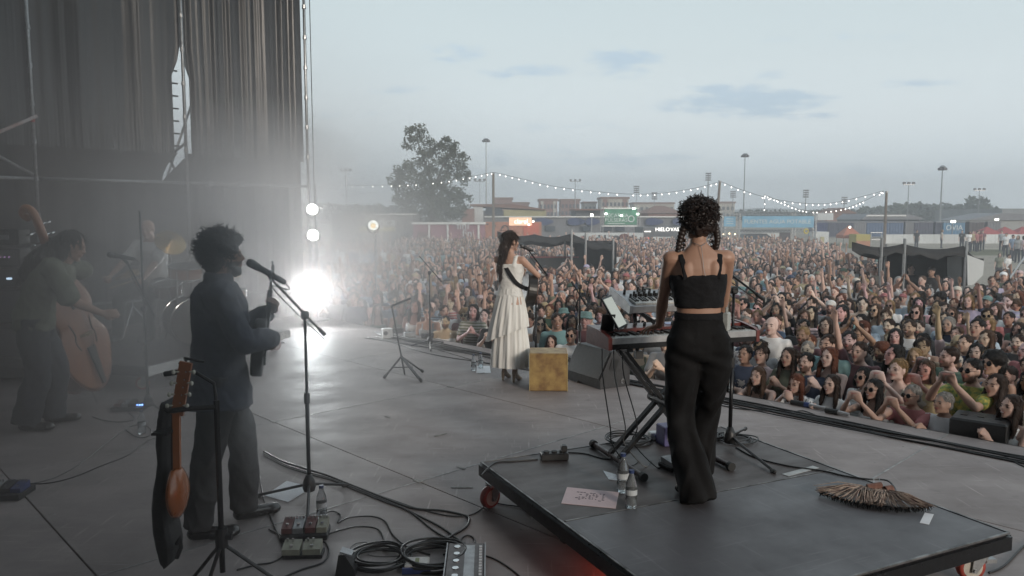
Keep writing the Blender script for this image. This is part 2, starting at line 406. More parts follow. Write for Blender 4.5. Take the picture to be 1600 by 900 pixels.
def curtain(t_of, s0, z0, z1, nt_, nz_, amp, seed, by='t', wz=1.0):
    r = random.Random(seed); mb = MB(); ph = [0]
    while len(ph) < nt_ + 1: ph.append(ph[-1] + r.uniform(.5, 1.7) * r.choice((1, 1, .35)))
    rows = []
    for j in range(nz_ + 1):
        z = z0 + (z1 - z0) * j / nz_; row = []
        a0, a1 = t_of(z); r0, r1 = t_of(z1)
        for i in range(nt_ + 1):
            q = i / nt_; t = r0 + (r1 - r0) * q; t += (a0 - r0) * math.exp(-abs(t - r0) / .12) + (a1 - r1) * math.exp(-abs(r1 - t) / .12)
            k = ph[i] * .9 * (24.0 * 20 / nt_) * .12
            drift = noise.noise(Vector((q * 9, z * .07, seed + .4))) * .3 + (z - 5) * .10 * math.sin(q * 23 + seed)
            f = math.sin(k + drift) * .6 + math.sin(k * 2.3 + drift * 2 + 1.3) * .25 + noise.noise(Vector((q * nt_ * .11, .37, seed + .5))) * .6 * (.8 + .15 * noise.noise(Vector((q * 9, z * .4, .3))))
            hem = math.exp(-(z - z0) / .35) * .5 * noise.noise(Vector((q * nt_ * .5, z * 7, seed + 9)))
            s = s0 + amp * (f + hem * wz)
            row.append(S(s, t, z) if by == 't' else S(t, s, z))
        rows.append(row)
    return mb.rings(rows, cap=False, close=False)
curtain(lambda z: (-.4, SS[-1]), 11.55, 0.02, 7.6, 220, 8, .1, 3, by='s').build('cloth', m_tarp2, back, smooth=True)

wall = thing('scaffold_side_wall', 'tall scaffold wing at left hung with creased black tarpaulins', 'scaffold')
def e1(z): return 2.15 - max(0, min(1, (z - 3.9) / .35)) * .14 + (2.74 - z) * 0
def e2(z): return 1.90 + max(0, min(1, (z - 3.9) / .35)) * .13
curtain(lambda z: (e1(z), 9.4), -.22, 2.72, 7.9, 560, 22, .065, 11).build('tarpaulin', m_tarp, wall, smooth=True)
curtain(lambda z: (-.03, e2(z)), -.2, 2.70, 7.9, 130, 22, .045, 23).build('tarpaulin', m_tarp, wall, smooth=True)
curtain(lambda z: (2.52 - (z - 2.25) * .95, 9.4), -.32, 2.24, 2.74, 260, 5, .02, 31, wz=.2).build('dark_valance', m_tarp2, wall, smooth=True)
curtain(lambda z: (-.03, 2.36 - (z - 2.25) * .95), -.31, 2.24, 2.74, 90, 5, .02, 37, wz=.2).build('dark_valance', m_tarp2, wall, smooth=True)
curtain(lambda z: (1.85, 9.4), -.36, .02, 2.27, 420, 10, .07, 41).build('lower_curtain', m_tarp2, wall, smooth=True)
curtain(lambda z: (-.03, 1.9), -.34, .02, 2.27, 110, 10, .05, 43).build('lower_curtain', m_tarp2, wall, smooth=True)
def post(t, s=0.0, ztop=7.9, r=.0245):
    p = MB().cyl(S(s, t, 0), S(s, t, ztop), r, n=12).build('scaffold_post', m_steel, wall, smooth=True)
    c = MB()
    z = .25
    while z < ztop:
        c.cyl(S(s, t, z - .012), S(s, t, z + .012), .036, n=8); c.cyl(S(s, t, z + .013), S(s, t, z + .05), .032, n=8)
        z += .5
    c.build('rosette', m_steel, p)
    return p
for t in (0.0, 2.05, 4.07, 6.12, 8.15): post(t)
for t in (2.05, 4.07): post(t, -1.1)
MB().tube([S(.07, -.07, 0), S(.05, -.08, 4), S(.07, -.07, 7.9)], .007, 5).build('hanging_line', m_black, wall)
def bar(a, b, r=.0242, name='ledger', mat=None): return MB().cyl(a, b, r, n=10).build(name, mat or m_steel, wall, smooth=True)
for a, b in ((0, 2.05), (2.05, 4.07), (4.07, 6.12), (6.12, 8.15)):
    bar(S(0, a + .03, 2.27), S(0, b - .03, 2.27)); 
    bar(S(-.03, a + .03, .5), S(-.03, b - .03, .5))
bar(S(0, 4.1, 2.32), S(0, 6.1, 3.5), .022, 'brace'); bar(S(.06, 4.03, 3.1), S(.06, 4.9, 2.62), .024, 'brace', M('red_banded_pipe', (.35, .12, .08), .5, metal=.3, scale=6, col2=(.5, .5, .5)))
bar(S(-1.0, 2.05, 2.3), S(-1.0, 4.0, 2.3)); bar(S(-1.1, 2.1, 2.0), S(-1.1, 1.3, 4.2), .02, 'brace')
for k in range(7): bar(S(-.9, 1.8, 2.9 + k * .2), S(-.9, 2.4, 2.9 + k * .2), .014, 'rung', m_black)
bar(S(-.9, 1.8, 2.3), S(-.9, 2.3, 3.4), .02, 'brace', m_black); bar(S(-.6, 2.9, 2.0), S(-.6, 1.8, 2.95), .02, 'brace', m_black)
for k in range(3): MB().box(S(.0, 1.7 - k * .5, 2.27), (.08, .08, .09), SANG, .01).build('coupler', m_steel, wall)
MB().cyl(S(0, 4.07, 3.02), S(0, 4.07, 3.08), .027, n=10).build('red_band', M('red_paint', (.45, .04, .03), .5), wall)
# paler glossy strips along the tarpaulin hem
m_hem = M('shiny_hem', (.16, .16, .17), .22, var=.3, scale=12, bump=.004, bscale=30)
h = MB(); hr = random.Random(4)
for k in range(46):
    t = hr.uniform(-.0, 7.4)
    if 1.85 < t < 2.2: continue
    hh = hr.uniform(.04, .28); h.cyl(S(-.10, t, 2.73), S(-.13, t + hr.uniform(-.05, .05), 2.73 + hh), hr.uniform(.006, .018), .001, n=5)
h.build('hem_creases', m_hem, wall)

# ------------------------------------------------------------------ stage lamps
def emis(name, col, s):
    if name in MATS: return MATS[name]
    m = bpy.data.materials.new(name); m.use_nodes = True; t = m.node_tree
    t.nodes.remove(t.nodes['Principled BSDF']); e = t.nodes.new('ShaderNodeEmission'); e.inputs[0].default_value = tuple(col) + (1,); e.inputs[1].default_value = s
    t.links.new(e.outputs[0], t.nodes['Material Output'].inputs[0]); MATS[name] = m; return m
m_glow = emis('lamp_glow', (.95, 1.0, .97), 9.0); m_glow2 = emis('lamp_glow_strong', (.95, 1.0, 1.0), 18.0)
m_gold = emis('warm_centre', (1.0, .72, .3), .95)
def spot(p, aim, power, ang, col, size=.08, name='lamp_light', parent=None, blend=.6):
    ld = bpy.data.lights.new(name, 'SPOT'); ld.energy = power; ld.spot_size = R(ang); ld.spot_blend = blend; ld.color = col; ld.shadow_soft_size = size
    o = bpy.data.objects.new(name, ld); COL.objects.link(o); o.location = p
    o.rotation_euler = (Vector(aim) - Vector(p)).to_track_quat('-Z', 'Y').to_euler(); return o
def par(label, p, rad, aim, power, ang, col, cells=True, mat=None, group=None, foot='yoke', gold=False):
    p = Vector(p); d = (Vector(aim) - p).normalized(); u, v, _ = basis(d)
    t = thing('stage_lamp', label, 'stage lamp', p, 0, group)
    MB().lathe([(rad * .55, -.24), (rad * .95, -.16), (rad * 1.12, -.02), (rad * 1.12, .02), (rad * 1.04, .022), (rad * 1.02, -.002)], (0, 0, 0), d, 20).build('housing', m_black, t, smooth=True)
    if cells:
        MB().lathe([(rad * 1.02, -.012), (rad * 1.02, -.004)], (0, 0, 0), d, 20).build('face_plate', m_chrome, t)
        ring = [(0, 1, 0)] + [(.42, 6, 0), (.80, 12, .26)]
        for rr, k, ph in ring:
            for i in range(k):
                a = 2 * math.pi * i / k + ph
                c = (u * math.cos(a) + v * math.sin(a)) * rr * rad
                MB().lathe([(rad * .185, 0), (rad * .185, .006), (rad * .1, .012)], c, d, 10).build('lens', mat or m_glow, t)
    else:
        MB().lathe([(rad * 1.0, -.006), (rad * .98, .008), (rad * .5, .02), (rad * .05, .024)], (0, 0, 0), d, 24).build('lens', mat or m_glow, t, smooth=True)
        if gold: MB().lathe([(rad * .5, .026), (rad * .42, .03)], v * -rad * .1, d, 20).build('warm_lens', m_gold, t)
    y = MB().tube([u * rad * 1.2 * math.cos(a) + Vector((0, 0, -1)) * rad * 1.5 * math.sin(a) - d * .05 for a in [math.pi * k / 8 for k in range(9)]], .012, 6)
    if foot == 'floor':
        y.box((0, 0, -p.z + .01), (.26, .3, .02)); y.cyl((0, 0, -rad * 1.5), (0, 0, -p.z), .02)
    y.build('yoke', m_blackmetal, t)
    if power: spot(p + d * .05, aim, power, ang, col)
    return t
CAMP = Vector((0, 0, 1.7))
L1 = D(485, 455, 12.5); L2 = D(488, 327, 12.75); L3 = D(489, 367, 12.75); L4 = D(583, 352, 14.0)
par('bright white floodlight glowing through smoke on the far stage corner', L1, .11, (-1.0, 3, .9), 330, 140, (.94, .99, 1.0), cells=False, mat=m_glow2, foot='floor')
par('upper round white lamp with lens cells on the pole at the stage corner', L2, .095, CAMP, 18, 120, (.92, 1, .97), mat=m_glow)
par('lower round white lamp with lens cells on the pole at the stage corner', L3, .095, CAMP, 22, 120, (.92, 1, .97), mat=emis('lamp_glow_b', (.95, 1, .97), 20.0))
par('round lamp with yellow centre on a pole over the left crowd', L4, .095, CAMP, 15, 110, (1, .97, .85), cells=False, gold=True, mat=emis('lamp_glow_c', (.95, 1, .93), 1.0))
tp = thing('lamp_pole', 'thin steel pole carrying two round white lamps', 'lamp pole', (L2.x, L2.y + .2, 0))
MB().cyl((0, 0, 0), (0, 0, 2.3), .022, n=10).build('pole', m_steel, tp); MB().lathe([(.2, 0), (.2, .02), (.03, .04)], n=16).build('base', m_blackmetal, tp)
MB().cyl((0, 0, L2.z), (0, -.12, L2.z), .012).build('clamp', m_black, tp); MB().cyl((0, 0, L3.z), (0, -.12, L3.z), .012).build('clamp', m_black, tp)
tp = thing('lamp_pole', 'slim pole standing in the left crowd under a yellow centred lamp', 'lamp pole', (L4.x, L4.y + .2, GZ))
MB().cyl((0, 0, 0), (0, 0, L4.z - GZ + .1), .02, n=10).build('pole', m_steel, tp)
MB().cyl((0, 0, L4.z - GZ), (0, -.14, L4.z - GZ), .012).build('clamp', m_black, tp)
for k in range(3): MB().obox((0, 0, .35), (.35 * math.cos(k * 2.1), .35 * math.sin(k * 2.1), 0), .02, .02).build('leg', m_steel, tp)
# ------------------------------------------------------------------ smoke and added haze
def volmat(name, col, dens, ani):
    m = bpy.data.materials.new(name); m.use_nodes = True; t = m.node_tree
    t.nodes.remove(t.nodes['Principled BSDF'])
    v = t.nodes.new('ShaderNodeVolumePrincipled'); v.inputs['Color'].default_value = tuple(col) + (1,); v.inputs['Density'].default_value = dens; v.inputs['Anisotropy'].default_value = ani
    t.links.new(v.outputs[0], t.nodes['Material Output'].inputs['Volume']); MATS[name] = m; return m
def smoke(c, r, rz, dens, ani, tilt=0.0, label=None, pw=1.3, nz_=.5, nsc=1.6, col=(1.0, .92, .90)):
    "a body of smoke or haze that thins out toward its edge, with drifting wisps"
    m = volmat('smoke_%d' % len(MATS), col, 0.0, ani); t = m.node_tree; v = [n for n in t.nodes if n.type == 'PRINCIPLED_VOLUME'][0]
    tcn = t.nodes.new('ShaderNodeTexCoord'); ln = nd(t, 'ShaderNodeVectorMath', operation='DOT_PRODUCT'); t.links.new(tcn.outputs['Object'], ln.inputs[0]); t.links.new(tcn.outputs['Object'], ln.inputs[1])
    f = mth(t, 'POWER', mth(t, 'SUBTRACT', 1.0, ln.outputs['Value'], True), pw)
    if nz_:
        nn = nd(t, 'ShaderNodeTexNoise'); nn.inputs['Scale'].default_value = nsc; nn.inputs['Detail'].default_value = 2; t.links.new(tcn.outputs['Object'], nn.inputs[0])
        f = mth(t, 'MULTIPLY', f, mth(t, 'ADD', 1.0 - nz_, mth(t, 'MULTIPLY', nn.outputs[0], nz_ * 2)))
    t.links.new(mth(t, 'MULTIPLY', f, dens), v.inputs['Density'])
    o = MB().ell((0, 0, 0), (1, 1, 1), None, 32, 18).build('smoke_and_haze', m)
    o.location = c; o.scale = r; o.rotation_euler = (tilt, 0, rz)
    return tag(o, kind='stuff', label=label)
smoke(Vector((-3.6, 7.0, 1.2)), (3.5, 8.6, 2.7), R(13), .105, .6, label='thin lit smoke drifting across the left half of the stage', nz_=.4)
smoke(Vector((4, 24, .5)), (22, 20, 4.5), R(0), .013, .2, label='thin dusty haze over the whole audience', nz_=.3, col=(.96, .97, 1.0))  # veil added to lighten and flatten the crowd's tones
smoke(Vector((-6.5, 27, 1.5)), (8.5, 19, 5.0), R(14), .022, .3, label='thin smoke drifting out over the left part of the crowd', nz_=.5, col=(1, .98, .96))
smoke(D(385, 470, 3.95), (1.15, .8, 1.05), R(15), .75, .6, label='wisp of smoke drifting across the guitarist', nz_=.5, col=(.92, .95, 1.0))  # haze body added to lift the dark jacket, in place of lens veiling
smoke(D(415, 250, 11.4), (1.6, 1.4, 1.0), R(20), .42, .4, R(20), label='brighter puff of smoke in front of the scaffold corner', nz_=.8, nsc=1.8)
smoke(D(540, 440, 12.3), (3.0, 2.6, 1.9), R(20), .10, .6, label='dense smoke round the brightest floodlight', nz_=.4)
# screws along the panel edges, strips of worn tape
sc_ = MB()
for a in range(len(SS) - 1):
    for b in range(len(TT) - 1):
        for u in (.06, .5, .94):
            for v in (.03, .35, .65, .97):
                p = S(SS[a] + (SS[a + 1] - SS[a]) * u, TT[b] + (TT[b + 1] - TT[b]) * v, .0006); sc_.cyl(p, p + Vector((0, 0, .0012)), .007, n=6)
tag(sc_.build('screw_heads', m_seam, stage), kind='stuff')
tr_rnd = random.Random(31)
m_tape = M('worn_tape', (.30, .29, .27), .7, var=.3, scale=20)
for k in range(14):
    s_, t_ = tr_rnd.uniform(4, 11.5), tr_rnd.uniform(.8, 6.5); a = tr_rnd.choice((0, math.pi / 2, .8)) + SANG
    MB().box(S(s_, t_, .0035), (tr_rnd.uniform(.06, .16), .022, .0016), a).build('tape_mark', m_tape, stage)
# ------------------------------------------------------------------ figures
V = Vector
def ik(a, c, l1, l2, pole):
    a = V(a); c = V(c); pole = V(pole); d = c - a; Ln = min(d.length, (l1 + l2) * .998); dn = d.normalized()
    x = (l1 * l1 - l2 * l2 + Ln * Ln) / (2 * Ln); h = math.sqrt(max(l1 * l1 - x * x, 0))
    p = pole - dn * pole.dot(dn); p = p.normalized() if p.length > 1e-4 else V((0, 0, -1))
    return a + dn * x + p * h, a + dn * Ln
def hand(mb, w, d, n, side, curl=.5, spread=.12, thumb=.7, k=1.0, nn=8, fat=1.0):
    "palm, four unequal fingers and a thumb; w wrist, d hand direction, n direction the palm faces, side +1 right"
    w = V(w); d = V(d).normalized(); n = V(n); n = (n - d * n.dot(d)).normalized(); l = d.cross(n).normalized() * -side
    kn = []
    for i, (off, ln) in enumerate(((.030, .082), (.010, .088), (-.010, .086), (-.029, .078))):
        a = w + l * off * .55 * k + d * .012 * k; b = w + l * off * k + d * ln * k
        mb.cap(a, b, .0145 * k, .0125 * k * fat, nn); kn.append(b)
    mb.ell(w + d * .045 * k + n * .004 * k, (.034 * k, .034 * k, .017 * k), Matrix((l, d, n)).transposed(), 10, 6)
    for i, (fl, off) in enumerate(((.070, 1.1), (.080, .35), (.074, -.4), (.058, -1.2))):
        p = kn[i]; dd = (d + l * off * spread).normalized(); r = .0095 * k * fat; c = curl * (1 + .12 * i)
        for q, sl in enumerate((.46, .31, .23)):
            ang = c * (.75, .95, .6)[q]
            dd = (dd * math.cos(ang) + n * math.sin(ang)).normalized() if q == 0 else (dd * math.cos(ang) + (n - dd * n.dot(dd)).normalized() * math.sin(ang)).normalized()
            e = p + dd * fl * sl * k; mb.cap(p, e, r, r * .9, nn); p = e; r *= .9
    t0 = w + l * .022 * k + d * .02 * k; t1 = t0 + (l * .8 + d * .75 + n * .35 * thumb).normalized() * .036 * k
    t2 = t1 + (l * (.55 - .5 * thumb) + d * .8 + n * .6 * thumb).normalized() * .032 * k; t3 = t2 + (l * (.2 - .5 * thumb) + d * .8 + n * .7 * thumb).normalized() * .025 * k
    mb.cap(t0, t1, .014 * k, .0115 * k, nn); mb.cap(t1, t2, .0108 * k, .0098 * k, nn); mb.cap(t2, t3, .0095 * k, .008 * k, nn)
def hframe(c, f, u=(0, 0, 1)):
    f = V(f).normalized(); u = V(u); u = (u - f * u.dot(f)).normalized(); r = f.cross(u)
    m = Matrix((r, f, u)).transposed().to_4x4(); m.translation = V(c); return m
def head(mb, H, sex='m', k=1.0):
    R3 = H.to_3x3()
    def e(c, r, tilt=0.0): mb.ell(H @ V(c), r, R3 @ Matrix.Rotation(tilt, 3, 'X'), 14, 10)
    j = 1.0 if sex == 'm' else .9
    e((0, -.014, .032), (.073, .093, .083)); e((0, .016, -.02), (.061 * j, .074, .09)); e((0, .034, -.068), (.046 * j, .048, .038)); e((0, .07, -.094), (.021 * j, .02, .017))
    e((0, .076, .026), (.047, .016, .011)); 
    for s in (-1, 1):
        e((s * .037, .06, -.024), (.022, .024, .022)); e((s * .031, .0745, .0), (.014, .0115, .010)); e((s * .075, -.006, -.008), (.009, .019, .031))
        e((s * .045, .0, -.066), (.016, .04, .03)); e((s * .009, .095, -.024), (.008, .011, .008))
    mb.cap(H @ V((0, .086, .014)), H @ V((0, .106, -.018)), .0085, .0105, 8); e((0, .0885, -.050), (.023, .011, .0065)); e((0, .0875, -.060), (.020, .011, .0065))
PROF = {'m': [(.78, .13, .085, 0), (.86, .165, .112, -.012), (.95, .158, .108, -.004), (1.05, .146, .098, .004), (1.15, .153, .104, .006), (1.25, .170, .116, .002), (1.33, .176, .112, -.006), (1.385, .160, .09, -.012), (1.425, .11, .066, -.014), (1.47, .058, .056, -.008)],
        'f': [(.78, .13, .09, 0), (.86, .172, .118, -.014), (.95, .156, .106, -.006), (1.05, .122, .086, .002), (1.15, .130, .092, .006), (1.235, .150, .114, .016), (1.32, .150, .100, -.002), (1.375, .138, .08, -.012), (1.415, .092, .06, -.014), (1.46, .048, .048, -.008)]}
def torso(mb, sex, T=lambda p: p, infl=0.0, z0=.78, z1=1.5, n=20, rip=None):
    rings = []; pr = PROF[sex]
    zs = sorted(set([z0, min(z1, 1.47)] + [p[0] for p in pr if z0 < p[0] < z1] + [z0 + .02]))
    for z in zs:
        i = 0
        while i < len(pr) - 2 and pr[i + 1][0] < z: i += 1
        a, b = pr[i], pr[i + 1]; q = max(0, min(1, (z - a[0]) / (b[0] - a[0]))); q = q * q * (3 - 2 * q) * .4 + q * .6
        w, dp, yc = (a[k] + (b[k] - a[k]) * q for k in (1, 2, 3)); ring = []
        for j in range(n):
            t = 2 * math.pi * j / n; ct, sn = math.cos(t), math.sin(t); ex = .86
            x = math.copysign(abs(ct) ** ex, ct) * (w + infl); y = math.copysign(abs(sn) ** ex, sn) * (dp + infl) + yc
            if rip: x *= 1 + rip(t, z); y = yc + (y - yc) * (1 + rip(t, z))
            ring.append(T(V((x, y, z))))
        rings.append(ring)
    mb.rings(rings)
class Fig:
    "rest joints of a 1.70 m figure facing +Y, its right hand at +X"
    def __init__(s, sex='m', bend=0.0, side=0.0, twist=0.0, neck=0.0, look=(0, 1, .1), shr=0.0, sw=1.0):
        s.sex = sex; s.bend = bend; s.side = side; s.twist = twist
        def T(p):
            p = V(p); w = max(0, min(1, (p.z - .92) / .42)); w = w * w * (3 - 2 * w); o = V((0, 0, .95)); q = p - o
            q = Matrix.Rotation(-bend * w, 3, 'X') @ Matrix.Rotation(side * w, 3, 'Y') @ Matrix.Rotation(twist * w, 3, 'Z') @ q
            return q + o
        s.T = T; sx = (.178 if sex == 'm' else .158) * sw
        s.sh = {1: T((sx, -.012, 1.375 + shr)), -1: T((-sx, -.012, 1.375 + shr))}
        s.hip = {1: V((.088, 0, .90)), -1: V((-.088, 0, .90))}
        s.nk = T((0, -.012, 1.45)); nd_ = (T((0, .02, 1.6)) - s.nk).normalized()
        s.hc = T((0, .022, 1.585)); s.H = hframe(s.hc, look, T((0, 0, 2)) - T((0, 0, 1.2)))
        s.la = (.285, .255) if sex == 'm' else (.272, .240)
    def arm(s, side, wrist, pole=(0.4, -.6, -1)):
        pole = V(pole); 
        if side < 0: pole = V((-pole.x, pole.y, pole.z))
        e, w = ik(s.sh[side], wrist, s.la[0], s.la[1], pole); return e, w
def arm_geo(mb, f, side, e, w, th=1.0, n=10):
    sh = f.sh[side]; m = 1.0 if f.sex == 'm' else .84; m *= th
    mb.limb([f.T(V((side * .1, -.012, 1.375))), sh], [.055 * m, .056 * m], n)
    mid = sh.lerp(e, .45); fm = e.lerp(w, .3)
    mb.limb([sh, mid, e, fm, w], [.054 * m, .047 * m, .037 * m, .041 * m, .0255 * m], n)
def leg_geo(mb, hip, knee, ank, n=12, infl=0.0, sex='m', top=None):
    m = 1.0; mb.limb([hip, hip.lerp(knee, .35), knee, knee.lerp(ank, .3), ank], [.088 + infl, .08 + infl, .054 + infl, .056 + infl, .036 + infl], n)
def skin_col(H, beard=False, lipc=(.80, .48, .46)):
    Hi = np.array(H.inverted())
    def fn(co):
        p = co @ Hi[:3, :3].T + Hi[:3, 3]; x, y, z = np.abs(p[:, 0]), p[:, 1], p[:, 2]
        c = np.ones((len(co), 3))
        c *= (1 - .12 * np.exp(-((x - .031) ** 2 + z ** 2) / .0006) * (y > .05))[:, None]  # eye socket shade put into the skin colour
        lip = (x < .024) & (np.abs(z + .055) < .009) & (y > .075); c[lip] = lipc
        teeth = (x < .014) & (np.abs(z + .055) < .0035) & (y > .09); c[teeth] = (.92, .95, 1.05)
        eye = (np.abs(x - .031) < .0135) & (np.abs(z) < .0062) & (y > .065); c[eye] = (.17, .15, .15)
        br = (x > .014) & (x < .05) & (np.abs(z - .021) < .0055) & (y > .055); c[br] = (.3, .26, .25)
        if beard:
            bd = (y > .0) & (z < -.032) & (z > -.12) & (x < .075) & ~lip & ~teeth; c[bd] = (.26, .22, .2)
        return c
    return fn
def hair_mb(style, H):
    mb = MB(); R3 = H.to_3x3()
    def e(c, r, n=14, m=10): mb.ell(H @ V(c), r, R3, n, m)
    if style != 'curly': e((0, -.022, .043), (.081, .094, .082))
    if style == 'short': e((0, -.05, -.01), (.07, .06, .06))
    if style == 'crop': e((0, -.045, .01), (.075, .066, .07))
    if style in ('long', 'longfront'):
        e((0, -.05, -.03), (.082, .062, .09)); e((0, -.068, -.13), (.085, .045, .13)); e((0, -.08, -.22), (.08, .034, .11))
        for s in (-1, 1): e((s * .073, -.01, -.05), (.02, .05, .09))
        if style == 'longfront':
            for s in (-1, 1): e((s * .085, .02, -.15), (.024, .034, .12))
    if style == 'bob':
        e((0, -.045, -.03), (.088, .07, .09))
        for s in (-1, 1): e((s * .074, .0, -.045), (.022, .05, .075))
    if style in ('bun', 'pony'):
        e((0, -.05, .0), (.07, .06, .07))
        if style == 'bun': e((0, -.05, .135), (.04, .04, .036))
        else: e((0, -.125, -.01), (.026, .03, .03)); e((0, -.135, -.10), (.028, .026, .10))
    if style == 'curly':
        e((0, -.02, .05), (.104, .108, .096)); e((0, -.05, -.02), (.1, .07, .085))
    if style == 'cap':
        e((0, -.01, .055), (.083, .1, .07)); mb.ell(H @ V((0, .115, .045)), (.06, .06, .008), R3, 14, 6)
    if style == 'bucket':
        mb.lathe([(.13, .03), (.092, .06), (.086, .12), (.07, .135)], H @ V((0, -.005, 0)), R3.col[2], 18)
    return mb
def strands(me, n, ln, seed=1, r=.0022, H=None, grav=1.0):
    "lay loose locks over a hair shell; returns one mesh"
    q = random.Random(seed); mb = MB(); vs = me.vertices; k = len(vs)
    mb.v = [tuple(v.co) for v in vs]; mb.f = [tuple(p.vertices) for p in me.polygons]
    for _ in range(n):
        v = vs[q.randrange(k)]; nn = v.normal.copy(); g = V((q.gauss(0, .35), q.gauss(0, .35), -grav + q.gauss(0, .25))); d = g - nn * g.dot(nn)
        if d.length < .2: continue
        d.normalize(); L_ = ln * q.uniform(.5, 1.3); p = v.co + nn * .001; side = d.cross(nn) * q.gauss(0, .25)
        mb.tube([p - d * L_ * .3 - nn * .003, p + d * L_ * .2 + nn * .003, p + (d + side) * L_ * .7 + nn * q.uniform(-.002, .006)], [r, r, r * .3], 3, cap=False)
    o = mb.mesh('hair', True); bpy.data.meshes.remove(me); return o
def nz3(co, f, seed=0.0):
    x, y, z = co[:, 0] * f + seed, co[:, 1] * f + seed * 1.7, co[:, 2] * f - seed
    return (np.sin(x + 1.7 * np.sin(y * .9 + z * .6)) * np.sin(y * 1.1 + 1.3 * np.sin(z * 1.2 + x * .5)) + .5 * np.sin(z * 2.1 + 1.5 * np.sin(x * 1.9)) * np.sin(y * 2.3 + x)) / 1.3
POSES = {   # (right wrist, pole, palm dir n, hand dir), left likewise (x mirrored), bend, shoulder raise
    'rest': dict(w=((.235, .07, .86), (.228, .05, .87)), d=(0, .1, -1), n=(-1, .2, 0), curl=.45, bend=.04),
    'up': dict(w=((.26, .16, 1.94), (.22, .2, 1.90)), d=(.1, .1, 1), n=(0, .9, .1), curl=.25, bend=-.04, pole=(1, .1, -.3), shr=.03),
    'wave': dict(w=((.24, .14, 1.98), (.235, .07, .86)), d=(.15, .05, 1), n=(0, .9, .1), curl=.15, bend=0, pole=(1, .1, -.3), shr=.02, one=True),
    'clap': dict(w=((.055, .30, 1.30), (.055, .30, 1.30)), d=(-.35, .55, .7), n=(-1, 0, 0), curl=.15, bend=.02, pole=(.7, -.2, -1)),
    'claphigh': dict(w=((.07, .20, 1.74), (.07, .2, 1.74)), d=(-.3, .1, 1), n=(-1, 0, 0), curl=.12, bend=-.03, pole=(1, .3, -.4), shr=.02),
    'phone': dict(w=((.075, .34, 1.50), (.075, .34, 1.50)), d=(-.4, .2, 1), n=(-.5, -.7, 0), curl=.8, bend=.0, pole=(.8, -.1, -1)),
    'lean': dict(w=((.02, .43, 1.325), (.04, .44, 1.325)), d=(-1, .2, 0.0), n=(0, 0, -1), curl=.3, bend=.20, pole=(1, .25, -.5)),
    'chin': dict(w=((.07, .27, 1.43), (.06, .28, 1.40)), d=(-.5, -.1, 1), n=(-.7, -.5, .1), curl=1.0, bend=.12, pole=(.8, .2, -1)),
}
def pose_fig(sex, pose):
    P = POSES[pose]
    return Fig(sex, bend=P['bend'], look=(0, 1, .16 if pose != 'chin' else -.05), shr=P.get('shr', 0)), P
def crowd_meshes(sex, pose, voxel=.0125, ratio=.16):
    f, P = pose_fig(sex, pose); skin = MB(); tee = MB()
    torso(skin, sex, f.T, -.004, .98, 1.5); skin.cap(f.nk - V((0, 0, .04)), f.hc - V((0, .01, .04)), .052 if sex == 'm' else .043, .05 if sex == 'm' else .041); head(skin, f.H, sex)
    torso(tee, sex, f.T, .014, .84, 1.445)
    for side, wi in ((1, 0), (-1, 1)):
        w = V(P['w'][wi]); w.x *= side; raised = not (P.get('one') and side < 0)
        e, w = f.arm(side, w, P.get('pole', (.5, -.7, -.6)) if raised else (.5, -.7, -.6))
        arm_geo(skin, f, side, e, w)
        d = V(P['d'] if raised else POSES['rest']['d']); n = V(P['n'] if raised else POSES['rest']['n']); d.x *= side; n.x *= side
        hand(skin, w, d, n, side, P['curl'], .2, fat=1.15)
        m = 1.0 if sex == 'm' else .86; sh = f.sh[side]
        tee.limb([f.T(V((side * .1, -.012, 1.37))), sh, sh.lerp(e, .62)], [.064 * m, .068 * m, .062 * m], 12)
    b = solid(skin, voxel, 2, ratio, name='body_' + sex + pose)
    t = solid(tee, .016, 3, .3, disp=lambda c: .006 * nz3(c, 19, 3) + .004 * nz3(c, 41, 1), name='tee_' + sex + pose)
    return f, b, t
FACE = {}; BODY = {}; TEE = {}; TANK = {}; TROU = {}; HAIR = {}; HRAW = {}; GLASS = {}
